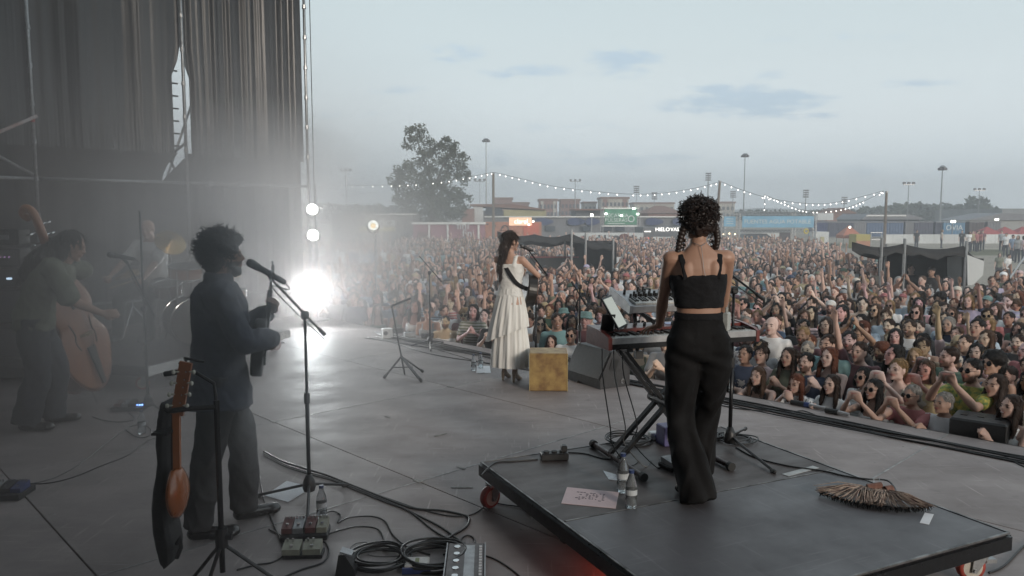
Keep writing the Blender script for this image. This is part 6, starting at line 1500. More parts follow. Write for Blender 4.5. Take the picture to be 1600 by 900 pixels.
# small electrical things
def smallbox(px, py, z, size, rz, mat, name, label, cat, extra=None):
    t = thing(name, label, cat, G(px, py, z), rz); MB().box((0, 0, size[2] / 2 + .001), size, None, .006).build('case', mat, t)
    if extra: extra(t)
    return t
def strip(t):
    for k in range(3): MB().cyl((-.05 + k * .05, 0, .045), (-.05 + k * .05, 0, .055), .018).build('socket', m_rubber, t)
    MB().box((.06, 0, .07), (.035, .045, .04), None, .005).build('plug', m_black, t)
smallbox(866, 718, RZ, (.17, .07, .045), .1, m_black, 'power_strip', 'black power strip with a plug on the left part of the riser', 'power strip', strip)
smallbox(1042, 694, RZ, (.10, .12, .13), .3, m_purple, 'effects_box', 'violet box behind the keyboard stand on the riser', 'effects box', lambda t: MB().box((0, -.061, .07), (.06, .004, .05)).build('front_plate', m_silver, t))
smallbox(1022, 686, RZ, (.07, .06, .05), .2, m_white, 'power_adapter', 'white power adapter left of the violet box', 'power adapter', lambda t: MB().cyl((0, -.035, .03), (0, -.06, .03), .01).build('plug', m_blue, t))
def susp(t): MB().prism([(-.05, .03), (.07, .03), (.07, .05), (-.05, .065)], (0, .07, 0), (0, -.035, 0), (1, 0, 0), (0, 0, 1)).build('foot_plate', m_silver, t)
smallbox(1048, 732, RZ, (.13, .09, .03), -1.1, m_black, 'sustain_pedal', 'black sustain pedal beside the foot of the keyboard player', 'pedal', susp)
smallbox(605, 528, 0, (.14, .14, .14), .3, m_white, 'small_white_box', 'small white box on the floor near the glowing lamp', 'box', lambda t: MB().cyl((-.03, -.072, .08), (-.03, -.076, .08), .03).build('dark_disc', m_black, t))
for i, (px, py, mt) in enumerate(((622, 520, m_black), (640, 526, m_steel), (668, 528, m_black))):
    smallbox(px, py, 0, (.16, .10, .07), .4 * i, mt, 'stage_box', ['dark gadget next to the small white box', 'steel gadget among cables in the smoke', 'flat black gadget by the faint microphone stand'][i], 'stage box', lambda t: MB().cyl((0, 0, .07), (0, 0, .085), .015).build('knob', m_chrome, t))
def pedal_geo(t, c, sz, mat, kn=3):
    b = MB().prism([(-sz[1] / 2, 0), (sz[1] / 2, 0), (sz[1] / 2, sz[2]), (-sz[1] / 2, sz[2] * .6)], (sz[0], 0, 0), (c[0] - sz[0] / 2, c[1], c[2]), (0, 1, 0), (0, 0, 1)).build('pedal', mat, t)
    for k in range(kn): MB().cyl((c[0] - sz[0] * .3 + k * sz[0] * .3, c[1] + sz[1] * .3, c[2] + sz[2] * .8), (c[0] - sz[0] * .3 + k * sz[0] * .3, c[1] + sz[1] * .3, c[2] + sz[2] * 1.25), .006).build('knob', m_chrome, b)
    MB().cyl((c[0], c[1] - sz[1] * .25, c[2] + sz[2] * .6), (c[0], c[1] - sz[1] * .25, c[2] + sz[2] * .95), .009).build('foot_switch', m_chrome, b)
pb = thing('pedalboard', 'black pedalboard with red and grey guitar pedals at lower left', 'pedalboard', G(478, 838), R(6))
MB().box((0, 0, .02), (.25, .15, .035), None, .005).build('board', m_black, pb)
for i, (x, mt) in enumerate(((-.095, m_redp), (-.035, m_silver), (.03, m_redp), (.092, m_cream))): pedal_geo(pb, (x, .01, .038), (.055, .12, .05), mt)
pb = thing('pedalboard', 'pair of cream pedals in front of the black pedalboard', 'pedalboard', G(466, 868), R(4)); MB().box((.03, 0, .01), (.2, .09, .018)).build('board', m_black, pb)
for i, x in enumerate((-.03, .075)): pedal_geo(pb, (x, 0, .02), (.09, .085, .05), m_cream, 2)
pb = thing('pedalboard', 'effect pedals with blue light by the small bottle at left', 'pedalboard', G(203, 640), R(5)); MB().box((0, 0, .02), (.28, .16, .035)).build('board', m_black, pb)
for i, x in enumerate((-.09, -.03, .03)): pedal_geo(pb, (x, 0, .038), (.05, .11, .045), [m_redp, m_silver, m_black][i])
for i in range(3): MB().box((.08 + i * .02, -.03, .05), (.012, .012, .012)).build('blue_light', emis('blue_led', (.2, .4, 1), 4.0), pb)
pb = thing('pedalboard', 'effect pedals cut by the left edge of the picture', 'pedalboard', G(4, 775), R(5)); MB().box((0, 0, .02), (.30, .2, .035)).build('board', m_black, pb)
for i, x in enumerate((-.10, -.03, .04, .11)): pedal_geo(pb, (x, 0, .038), (.06, .12, .045), [m_blue, m_silver, m_black, m_blue][i])
def patch(t):
    for k in range(5): MB().cyl((-.045, -.16 + k * .08, .06), (-.045, -.16 + k * .08, .066), .016).build('socket_ring', m_chrome, t)
    for k in range(12): MB().box((.075, -.18 + k * .031, .062), (.014, .014, .008)).build('small_key', m_paper, t)
    MB().box((.02, 0, .061), (.05, .36, .004)).build('face_strip', m_silver, t); MB().box((.098, 0, .05), (.006, .42, .03)).build('side_rail', m_silver, t); MB().box((-.098, 0, .05), (.006, .42, .03)).build('side_rail', m_silver, t)
smallbox(727, 895, 0, (.19, .42, .06), .03, M('brown_grey_paint', (.16, .14, .14), .5), 'patch_box', 'metal patch box with round sockets at the bottom centre', 'patch box', patch)
smallbox(652, 890, 0, (.12, .10, .045), .05, M('pale_beige_plastic', (.62, .58, .55), .45), 'adapter_box', 'pale box lying on the right cable coil', 'adapter', lambda t: (MB().box((0, 0, .048), (.02, .05, .004)).build('green_label', M('olive_label', (.2, .22, .08), .5), t), MB().box((0, -.055, .02), (.14, .012, .03)).build('blue_bumper', m_blue, t)))
t = thing('tuner_pedal', 'black upright gadget with shiny top at the bottom left of centre', 'pedal', G(541, 897)); MB().prism([(-.05, 0), (.05, 0), (.05, .03), (.0, .11), (-.03, .11)], (0, .07, 0), (0, -.03, 0), (1, 0, 0), (0, 0, 1)).build('case', m_black, t); MB().box((.005, 0, .115), (.06, .06, .008), Matrix.Rotation(.3, 3, 'Y')).build('shiny_top', m_silver, t)
# ---- palm brush on the riser
br = thing('palm_brush', 'broad brush head of dried palm fibres lying on the riser', 'brush', G(1365, 782, RZ), R(-24))
q = random.Random(6); mb = MB(); md = MB()
for i in range(620):
    s = q.choice((-1, 1)); a = q.uniform(-1.35, 1.25) if s < 0 else q.uniform(-1.25, 1.2)
    root = V((s * .045 + q.uniform(-.02, .02), .05 + q.uniform(-.015, .015), .035 + q.uniform(-.01, .018)))
    tx = s * .02 + .26 * math.sin(a) * (1.0 if s * a > 0 else .35) + s * .02; ty = -.15 * abs(math.cos(a)) - .0 + .02 * abs(math.sin(a)) + q.uniform(-.012, .012)
    tip = V((tx * q.uniform(.85, 1.05), ty, .022 + q.uniform(0, .02))); mid = root.lerp(tip, .5) + V((0, 0, q.uniform(.004, .022)))
    (mb if q.random() < .82 else md).tube([root, mid, tip], [.0026, .0022, .0012], 4, cap=False)
tag(mb.build('fibres', M('straw', (.50, .40, .32), .7, var=.3, scale=30, col2=(.16, .10, .08)), br), kind='stuff'); tag(md.build('dark_fibres', M('dark_straw', (.10, .055, .05), .7), br), kind='stuff')
mb = MB()
for i in range(520):
    x = q.uniform(-.27, .26); y0 = -.135 + .11 * (abs(x) / .27) ** 2; mb.cyl(V((x, y0, .022)), V((x + q.uniform(-.01, .01), y0 - q.uniform(.012, .035), q.uniform(.002, .03))), .0026, .0012, n=4, cap=False)
tag(mb.build('trimmed_edge', M('black_bristle', (.012, .011, .012), .8), br), kind='stuff')
MB().cyl((-.03, .055, .045), (.04, .075, .06), .022).build('bound_grip', M('rust_cord', (.22, .10, .07), .7, stretch=(40, 1, 1), scale=3), br); MB().cyl((.055, .05, .045), (.09, .07, .05), .024).build('bound_grip', MATS['rust_cord'], br)
MB().tube([V((.0, .07, .06)), V((0, .10, .085)), V((.025, .105, .09)), V((.03, .08, .07))], .0022, 5).build('wire_loop', m_steel, br)
# ---- red floor light under the riser
rl = par('small red lamp shining on the floor beneath the left side of the riser', RP(.42, 1.25, .10), .035, RP(-.6, 1.0, 0), 2.2, 150, (1.0, .12, .06), cells=False, mat=emis('red_lamp', (1, .12, .05), 3.0), foot='y')
# ------------------------------------------------------------------ venue and town behind the crowd
def bx(px0, px1, d, zt, zb=GZ, dep=4.0, yaw=0.0):
    "box seen between two columns at depth d: centre, size"
    x0 = (px0 - 800) / FPX * d; x1 = (px1 - 800) / FPX * d
    return ((x0 + x1) / 2, d + dep / 2, (zt + zb) / 2), (x1 - x0, dep, zt - zb)
def zy(py, d): return CAMZ - (py - 338) * d / FPX
def xy(px, d): return (px - 800) / FPX * d
def block(name, label, cat, px0, px1, d, ytop, mat, dep=6.0, ybot=None, part='wall'):
    c, s = bx(px0, px1, d, zy(ytop, d), GZ if ybot is None else zy(ybot, d), dep)
    t = thing(name, label, cat, (c[0], d, GZ)); MB().box((0, dep / 2, c[2] - GZ), s).build(part, mat, t); t['w'] = s[0]; t['h'] = s[2]; del t['w']; del t['h']
    return t, s[0], s[2]
def emt(n, c, s): return emis(n, c, s)
m_pink = M('pink_panel', (.36, .15, .19), .6, scale=2); m_orng = M('orange_panel', (.48, .20, .11), .6, scale=2); m_grey = M('grey_cladding', (.22, .22, .24), .7, scale=1.5, stretch=(8, 1, 1))
m_dgrey = M('dark_cladding', (.12, .12, .13), .7, scale=1.2); m_brick = M('red_brick_far', (.30, .16, .13), .85, scale=1); m_cream2 = M('cream_render', (.52, .48, .42), .85, scale=.6); m_win = M('far_window', (.06, .07, .09), .2)
m_roofr = M('tiled_roof', (.24, .13, .10), .8, scale=2); m_blueb = M('blue_banner_cloth', (.05, .07, .17), .7); m_sky = M('sky_blue_banner', (.20, .44, .62), .6, scale=1); m_green = M('green_banner', (.08, .26, .17), .6, scale=1); m_wall = M('white_hoarding', (.66, .68, .68), .7, scale=.3)
m_contb = M('blue_container_paint', (.06, .12, .24), .5); m_contn = M('navy_container_paint', (.04, .05, .10), .5); m_contd = M('dark_container_paint', (.07, .06, .07), .6); m_contl = M('bright_blue_container_paint', (.07, .22, .38), .5); m_yel = M('yellow_wall', (.50, .46, .26), .8, scale=.5)
m_txt = M('white_lettering', (.75, .78, .78), .6); m_txtg = emt('lit_lettering', (1.0, .97, .9), 2.2)
FR = (math.pi / 2, 0, 0)
# apartment blocks far away
def flats(label, px0, px1, ytop, d, mat, nx_, nz_, mat2=None):
    t, w, h = block('apartment_block', label, 'apartment building', px0, px1, d, ytop, mat, 14)
    MB().box((0, 7, h + .4), (w + .8, 14.8, .8)).build('roof', m_roofr, t)
    if mat2:
        for x in (-w / 2 + w * .14, w / 2 - w * .14): MB().box((x, -.1, h / 2), (w * .16, .4, h - .3)).build('white_bay', mat2, t)
    base = MB().box((0, 0, 0), (w / nx_ * .5, .3, 1.5)).mesh('window'); base.materials.append(m_win)
    for i in range(nx_):
        for k in range(nz_):
            o = link('window', base, None, t); o.location = (-w / 2 + w * (i + .5) / nx_, -.22, h - 2.2 - k * 3.0)
flats('red brick apartment tower with white bays just right of the orange booth', 843, 870, 314, 300, m_brick, 5, 6, m_cream2)
flats('reddish apartment block left of the green sign', 876, 905, 314, 330, m_brick, 5, 5)
flats('small pale apartment block with brown roof left of the green sign', 912, 931, 318, 340, m_cream2, 3, 4)
flats('largest cream apartment block standing behind the green sign', 939, 981, 311, 320, m_cream2, 7, 5, m_brick)
flats('low pale apartment block right of the green sign', 990, 1052, 319, 360, m_cream2, 8, 4)
flats('pale apartment block just right of the curly head of the keyboard player', 1118, 1146, 318, 340, m_cream2, 4, 5)
flats('pink apartment block seen above the sloping hall roof', 772, 800, 312, 300, m_brick, 4, 3)
flats('long pink apartment block right of the sloping hall roof', 800, 826, 319, 320, m_brick, 5, 3)
# distant wood and hill
def leafcloud(mb, c, r, n, size, q):
    for _ in range(n):
        d = V((q.gauss(0, 1), q.gauss(0, 1), q.gauss(0, 1))).normalized() * (q.random() ** .35)
        p = V(c) + V((d.x * r[0], d.y * r[1], d.z * r[2])); a = V((q.gauss(0, 1), q.gauss(0, 1), q.gauss(0, 1))).normalized(); b = a.cross(V((q.gauss(0, 1), q.gauss(0, 1), q.gauss(0, 1)))).normalized()
        s = size * q.uniform(.5, 1.2); mb.add([p - a * s, p + b * s * .6, p + a * s, p - b * s * .6], [(0, 1, 2, 3)])
m_leaf = M('oak_foliage', (.075, .085, .045), .7, var=.3, scale=.9, col2=(.03, .038, .02)); m_pine = M('pine_foliage', (.06, .075, .04), .8, var=.3, scale=.12, col2=(.028, .035, .022)); m_bark = M('bark', (.10, .08, .065), .9, scale=6, bump=.02)
q = random.Random(17)
hill = MB(); hd = 420; hr_ = []
for j, (dy, k) in enumerate(((-40, 0), (0, .6), (60, .85), (200, .8), (420, 0))):
    hr_.append([V((xy(px, hd), hd + dy, GZ - .2 + k * max(0, zy(y, hd) - GZ - 2))) for px, y in ((1020, 338), (1180, 336), (1260, 334), (1330, 330), (1370, 329), (1420, 325), (1500, 324), (1560, 331), (1640, 333), (1750, 336))])
tag(hill.rings(hr_, cap=False, close=False).build('wooded_hill', M('scrub', (.10, .09, .05), .9, scale=.05), smooth=True), kind='structure')
wd = MB()
for i in range(170):
    px = q.uniform(1325, 1562); d = hd + q.uniform(-45, 60)
    top = np.interp(px, [1325, 1345, 1375, 1378, 1420, 1450, 1470, 1500, 1545, 1562], [333, 324, 324, 320, 317, 320, 318, 321, 322, 331]) + q.uniform(0, 14)
    z = zy(top, d); hh = q.uniform(5, 9); leafcloud(wd, (xy(px, d), d, z - hh * .45), (q.uniform(3, 6), 4, hh * .55), 75, 1.5, q)
leafcloud(wd, (xy(1470, hd), hd - 30, zy(320, hd)), (6, 5, 4), 200, 1.4, q)
for i in range(150):
    px = q.uniform(470, 640); d = 300 + q.uniform(0, 60); top = 322 + q.uniform(-2, 8) + (px - 470) * .03
    z = zy(top, d); leafcloud(wd, (xy(px, d), d, z - 3), (5, 4, 4), 60, 1.5, q); leafcloud(wd, (xy(px, d), d, z - 8), (6, 4, 5), 20, 2.4, q)
for i in range(40):
    px = q.uniform(1150, 1330); d = 430; z = zy(334 + q.uniform(-3, 4), d); leafcloud(wd, (xy(px, d), d, z - 2), (8, 4, 4), 40, 1.8, q)
tag(wd.build('distant_wood', m_pine), kind='stuff')
hz2 = MB(); hz2.rings([[V((xy(px, 1400), 1400 + dy, GZ + k * (zy(y, 1400) - GZ))) for px, y in ((300, 331), (500, 330), (900, 331), (1130, 329), (1180, 325), (1240, 327), (1320, 330), (1700, 332), (1900, 334))] for dy, k in ((-80, 0), (0, 1), (300, 0))], cap=False, close=False)
tag(hz2.build('far_hills', M('far_hill', (.12, .13, .10), .9, scale=.01), smooth=True), kind='structure')
# the big tree
TD = 70.0; tr = thing('tree', 'large leafy tree standing alone behind the crowd at left', 'tree', (xy(676, TD), TD, GZ))
k_ = TD / FPX; cz = lambda py: zy(py, TD) - GZ; cx = lambda px: (px - 676) * k_
lf = MB(); q = random.Random(5)
blobs = [(655, 213, 18, 14), (640, 226, 10, 7), (668, 232, 16, 12), (700, 228, 16, 13), (688, 245, 24, 15), (714, 256, 16, 20), (724, 275, 9, 14), (655, 262, 20, 12), (630, 268, 15, 10), (622, 286, 13, 14), (645, 290, 26, 18), (680, 276, 24, 18), (690, 305, 30, 22), (720, 308, 15, 12), (655, 318, 30, 16), (635, 312, 18, 12), (700, 326, 30, 16), (672, 340, 34, 18), (715, 332, 14, 8)]
for px, py, rx, rz_ in blobs:
    for _ in range(int(rx * rz_ / 9)):
        a = q.uniform(0, 6.28); rr2 = q.random() ** .5; ox = math.cos(a) * rr2 * rx; oz = math.sin(a) * rr2 * rz_
        leafcloud(lf, (cx(px + ox), q.uniform(-1, 1) * rx * k_ * .9, cz(py + oz)), (.42, .42, .3), 26, .13, q)
lf.build('crown', m_leaf, tr)
tk = MB().tube(spline([V((0, 0, 0)), V((.05, 0, 1.5)), V((-.1, .1, 3.2)), V((.1, 0, 5.2)), V((-.3, 0, 7.6))], 4), list(np.interp(np.linspace(0, 4, 17), range(5), [.38, .30, .25, .15, .05])), 10).build('trunk', m_bark, tr, smooth=True)
for px, py, z0 in ((640, 290, 2.4), (715, 290, 3.0), (620, 280, 3.4), (655, 225, 5.5), (705, 240, 5.0), (690, 320, 2.2), (722, 270, 4.2)):
    MB().tube(spline([V((0, 0, z0)), V((cx(px) * .5, q.uniform(-.5, .5), (z0 + cz(py)) / 2 + .2)), V((cx(px), q.uniform(-.8, .8), cz(py)))], 4), list(np.linspace(.14, .03, 9)), 7).build('limb', m_bark, tr)
# halls and booths
t, w, h = block('exhibition_hall', 'grey hall with sloping roof and yellow wall behind the orange booth', 'hall', 738, 852, 95, 329, m_grey, 20)
x = lambda px, d, t_: xy(px, d) - t_.location.x
MB().box((x(820, 95, t), -.2, zy(333, 95) - GZ), (5.2, .3, .8)).build('yellow_wall', m_yel, t)
MB().prism([(x(735, 95, t), zy(322, 95) - GZ), (x(790, 95, t), zy(325, 95) - GZ), (x(852, 95, t), zy(328.5, 95) - GZ), (x(852, 95, t), zy(327.3, 95) - GZ), (x(800, 95, t), zy(319, 95) - GZ), (x(735, 95, t), zy(319.5, 95) - GZ)], (0, 20, 0), (0, -.8, 0), (1, 0, 0), (0, 0, 1)).build('roof', m_roofr, t)
MB().box((x(772, 95, t), -.25, zy(329, 95) - GZ), (2.0, .3, 1.0)).build('window', m_win, t); MB().box((x(748, 95, t), -.3, zy(338, 95) - GZ), (1.2, .5, 3)).build('pale_panel', m_wall, t)
block('red_shed', 'red walled shed left of the grey hall', 'shed', 722, 740, 92, 326, m_brick, 12)
t, w, h = block('grandstand', 'long grey grandstand wall with blue banners behind the green sign', 'grandstand', 757, 1128, 80, 339.5, m_grey, 8)
MB().box((0, -.15, h + .05), (w, .3, .12)).build('white_rail', m_white, t)
for px, wd_ in ((845, 30), (896, 28), (922, 22), (1017, 28), (1058, 26), (1085, 24)):
    z1 = zy(341, 80) - GZ; MB().rings([[V((x(px, 80, t) + (wd_ / 2 * k_ * 80 / 70) * math.cos(a) * (1 + .3 * math.cos(a)), yy, z1 - .35 + .38 * math.sin(a))) for a in [2 * math.pi * j / 18 for j in range(18)]] for yy in (-.35, -.25)]).build('blue_banner', m_blueb, t)
for i, px in enumerate((860, 915, 948, 968, 1020, 1050)): MB().box((x(px, 80, t), -.2, zy(357, 80) - GZ), (.9, .3, .5)).build('window', m_win, t)
t, w, h = block('dark_roofed_stand', 'low dark roofed building left of the green sign', 'building', 899, 940, 100, 329, m_dgrey, 8); MB().box((0, 3.5, h + .1), (w + .6, 9, .2)).build('roof', m_roofr, t)
t = thing('flood_lamp', 'lit flood lamp left of the green sign', 'lamp', (xy(924, 78), 78, GZ)); MB().cyl((0, 0, 0), (0, 0, zy(338, 78) - GZ), .05).build('post', m_steel, t); MB().box((0, -.1, zy(336, 78) - GZ), (.28, .15, .26)).build('lamp_head', emt('flood_glow', (1, .98, .85), 5), t)
t, w, h = block('round_roofed_house', 'building with wide red tiled hip roof left of the keyboard player', 'building', 1012, 1062, 150, 333, m_brick, 12)
MB().add([V(p) for p in ((-w / 2 - .6, -.6, h), (w / 2 + .6, -.6, h), (w / 2 + .6, 12.6, h), (-w / 2 - .6, 12.6, h), (-w * .12, 6, h + 1.5), (w * .2, 6, h + 1.5))], [(0, 1, 5, 4), (1, 2, 5), (2, 3, 4, 5), (3, 0, 4), (3, 2, 1, 0)]).build('roof', m_roofr, t)
# booths
t, w, h = block('snack_booth', 'pink booth with white edge and sweets lettering behind the left crowd', 'booth', 646, 757, 58, 350, m_pink, 4)
MB().box((0, -.1, h + .06), (w + .2, .25, .16)).build('white_cornice', m_white, t)
for px in (671, 700, 748): MB().box((x(px, 58, t), -.06, h / 2), (.14, .12, h - .1)).build('mullion', m_white, t)
text('sign_lettering', 'fini', .78, m_txt, t, (x(724, 58, t), -.28, zy(353, 58) - GZ), FR, .03); text('sign_lettering', 'fini', .78, m_txt, t, (x(732, 58, t), -.12, zy(364.5, 58) - GZ), FR, .03)
MB().box((x(663, 58, t), -.05, .9), (1.0, .1, 1.6)).build('serving_hatch', m_redp, t)
t, w, h = block('orange_booth', 'orange booth with glowing name sign behind the singer', 'booth', 757, 846, 60, 347, m_orng, 4)
MB().box((x(813, 60, t), -.12, zy(346, 60) - GZ), (1.75, .2, .62)).build('sign_box', emt('peach_glow', (1.0, .62, .40), 1.15), t)
text('sign_lettering', 'clarel', .50, m_txtg, t, (x(814, 60, t), -.27, zy(346, 60) - GZ), FR, .02)
for px, py in ((833, 346), (826, 351)): MB().ell((x(px, 60, t), -.3, zy(py, 60) - GZ), .075).build('lamp', emt('flood_glow', (1, .98, .85), 5), t)
MB().box((x(830, 60, t), -.06, zy(360, 60) - GZ), (1.2, .1, 1.1)).build('red_panel', M('vermilion_panel', (.6, .12, .05), .6), t); MB().tube([V((x(789, 60, t) + .3 * math.cos(a), -.1, zy(361, 60) - GZ + .45 * math.sin(a))) for a in [math.pi * k / 12 for k in range(13)]], .04, 6).build('arch', m_black, t)
for i in range(7): MB().ell((x(762 + i * 12, 60, t), -.08, zy(350 + (i % 3) * 2.4, 60) - GZ), (.07, .04, .07)).build('dark_dot', m_black, t)
t, w, h = block('grey_stand', 'grey stand with faint lettering left of the tree', 'stand', 520, 646, 64, 333, M('washed_grey', (.22, .21, .20), .8, scale=.8), 5)
text('sign_lettering', 'gica', 1.0, m_txt, t, (x(605, 64, t), -.2, zy(347, 64) - GZ), FR, .02); MB().box((x(590, 64, t), -.1, zy(358, 64) - GZ), (3, .1, .35)).build('yellow_strip', m_yel, t); MB().box((x(620, 64, t), -.1, h - .1), (3.4, .1, .08)).build('pale_strip', m_white, t)
def truss(parent, a, b, s=.3, r=.022, n=None):
    a = V(a); b = V(b); u, v, d = basis(b - a, V((0, 1, 0))); L_ = (b - a).length; n = n or max(2, int(L_ / (s * 1.1))); mb = MB(); C4 = [(u * i + v * j) * s / 2 for i, j in ((-1, -1), (1, -1), (1, 1), (-1, 1))]
    for c in C4: mb.cyl(a + c, b + c, r, n=6)
    for k in range(n):
        p, q_ = a.lerp(b, k / n), a.lerp(b, (k + 1) / n)
        for i in range(4): mb.cyl(p + C4[i], q_ + C4[(i + 1) % 4], r * .6, n=4)
    return mb.build('truss', m_alu, parent)
gd = 56.0; t = thing('banner_gate', 'truss gate with light blue banner reading FUENTES AGUA POTABLE', 'banner gate', (xy(1200, gd), gd, GZ)); X_ = lambda px: xy(px, gd) - xy(1200, gd); Z_ = lambda py: zy(py, gd) - GZ
for py in (333.5, 360): truss(t, (X_(1127), 0, Z_(py)), (X_(1274), 0, Z_(py)), .22)
for px in (1129, 1152, 1238, 1271): truss(t, (X_(px), 0, 0), (X_(px), 0, Z_(333)), .22)
MB().box((X_(1213), -.16, Z_(346.5)), (X_(1268) - X_(1157), .03, .82)).build('banner', m_sky, t); MB().box((X_(1138), -.16, Z_(346)), (X_(1147) - X_(1129), .03, .72)).build('small_banner', m_sky, t)
text('lettering', 'FUENTES AGUA POTABLE', .42, m_txt, t, (X_(1212), -.19, Z_(346.5)), FR, .005)
for k in range(3): MB().box((X_(1138), -.19, Z_(342 + k * 3.6)), (.5, .01, .04)).build('small_line', m_txt, t)
MB().tube([V((X_(1256) + .15 * math.cos(a), -.3, Z_(361) + .15 * math.sin(a))) for a in [2 * math.pi * k / 16 for k in range(16)]], .05, 6, closed=True).build('yellow_ring', M('yellow_plastic', (.7, .55, .05), .5), t)
for i in range(4): MB().ell((X_(1124 + i * 9), .5, Z_(365 + (i % 2))), .06).build('bulb', emt('warm_bulb', (1, .8, .5), 4), t)
gd2 = 66.0; t = thing('billboard', 'green lit sign RECARGA PULSERAS on a white frame', 'sign', (xy(968, gd2), gd2, GZ)); X_ = lambda px: xy(px, gd2) - xy(968, gd2); Z_ = lambda py: zy(py, gd2) - GZ
MB().box((X_(969), 0, Z_(339)), (X_(994) - X_(944), .1, Z_(327) - Z_(351))).build('banner', m_green, t)
text('lettering', 'RECARGA', .46, m_txt, t, (X_(962), -.08, Z_(337)), FR, .005); text('lettering', 'PULSERAS', .44, m_txt, t, (X_(962), -.08, Z_(344)), FR, .005); MB().box((X_(962), -.07, Z_(349)), (1.5, .02, .05)).build('small_line', m_txt, t)
MB().tube([V((X_(985) + .25 * math.cos(a), -.09, Z_(342) + .25 * math.sin(a))) for a in [2 * math.pi * k / 18 for k in range(18)]], .05, 5, closed=True).build('wristband_emblem', m_txt, t)
for px in (940, 997): truss(t, (X_(px), 0, 0), (X_(px), 0, Z_(325)), .2)
for py in (325.5, 353): MB().box((X_(968), 0, Z_(py)), (X_(997) - X_(940), .16, .10)).build('frame_rail', m_white, t)
for px, py in ((945, 334), (994, 334.5), (969, 337), (988, 326)): MB().box((X_(px), -.5, Z_(py)), (.2, .12, .15)).build('flood_lamp', emt('green_white_glow', (.75, 1, .8), 6), t)
t, w, h = block('drinks_bar', 'bar stand with glowing white lettering left of the keyboard player', 'bar', 1004, 1130, 62, 355, m_dgrey, 4)
text('lit_sign', 'HIELO', .42, m_txtg, t, (x(1034, 62, t), -.15, zy(358.5, 62) - GZ), FR, .02); text('lit_sign', 'VASOS', .40, m_txtg, t, (x(1058, 62, t), -.15, zy(358.5, 62) - GZ), FR, .02); MB().box((x(1011, 62, t), -.15, zy(361.5, 62) - GZ), (.5, .05, .08)).build('light_bar', m_txtg, t)
MB().box((x(1034, 62, t), -.1, .7), (1.6, .1, 1.1)).build('white_counter', m_white, t); MB().box((x(1010, 62, t), -.12, 1.0), (.35, .05, .4)).build('red_light', emt('red_glow', (1, .2, .12), 1.2), t); MB().box((x(1135, 62, t), -.1, 1.0), (.3, .1, .3)).build('warm_light', emt('warm_bulb', (1, .8, .5), 4), t)
t, w, h = block('printed_hoarding', 'white hoarding with red and dark round pictures behind the left tent', 'hoarding', 893, 1005, 52, 363.5, m_wall, .2, part='board')
for px, r_ in ((962, .30), (975, .42), (983, .25)): MB().lathe([(r_, 0), (r_, .02)], (x(px, 52, t), -.03, zy(372, 52) - GZ - .1), (0, -1, 0), 16).build('round_picture', m_redp if px != 962 else m_contd, t)
for px in (936, 945, 952, 988): MB().box((x(px, 52, t), -.03, zy(371, 52) - GZ), (.12, .02, .35)).build('figure_print', m_contd, t)
# car display
t, w, h = block('display_backdrop', 'white display backdrop behind the parked black car', 'backdrop', 1157, 1217, 66, 362.5, m_wall, .3, part='board'); MB().box((x(1196, 66, t), .2, h + .08), (w * 1.25, .6, .2)).build('dark_canopy', m_dgrey, t)
block('dark_cabin', 'dark cabin beside the white display backdrop', 'cabin', 1218, 1234, 66, 361, m_contd, 2)
def car(px, d, label, mat, L_=4.2):
    t = thing('parked_car', label, 'car', (xy(px, d), d, GZ)); sc = 1.0
    MB().prism([(-2.1, .35), (-2.1, .8), (-1.95, .95), (-1.5, 1.0), (-1.0, 1.48), (.5, 1.50), (1.25, 1.0), (2.0, .85), (2.12, .6), (2.1, .35)], (0, 1.7, 0), (0, 0, 0), (1, 0, 0), (0, 0, 1)).build('body', mat, t)
    MB().prism([(-1.35, 1.02), (-.95, 1.40), (.42, 1.42), (1.0, 1.02)], (0, 1.74, 0), (0, -.02, 0), (1, 0, 0), (0, 0, 1)).build('window', m_win, t)
    for xx_ in (-1.35, 1.35):
        for yy in (-.03, 1.55):
            w_ = MB().cyl((xx_, yy, .34), (xx_, yy + .2, .34), .34, n=20).build('wheel', m_rubber, t); MB().cyl((xx_, yy - .02, .34), (xx_, yy + .22, .34), .2, n=14).build('rim', m_silver, w_)
    MB().box((2.08, .3, .7), (.08, .3, .14)).build('headlight', m_white, t)
    return t
car(1187, 62, 'black car on show before the white display backdrop under the blue banner', m_black)
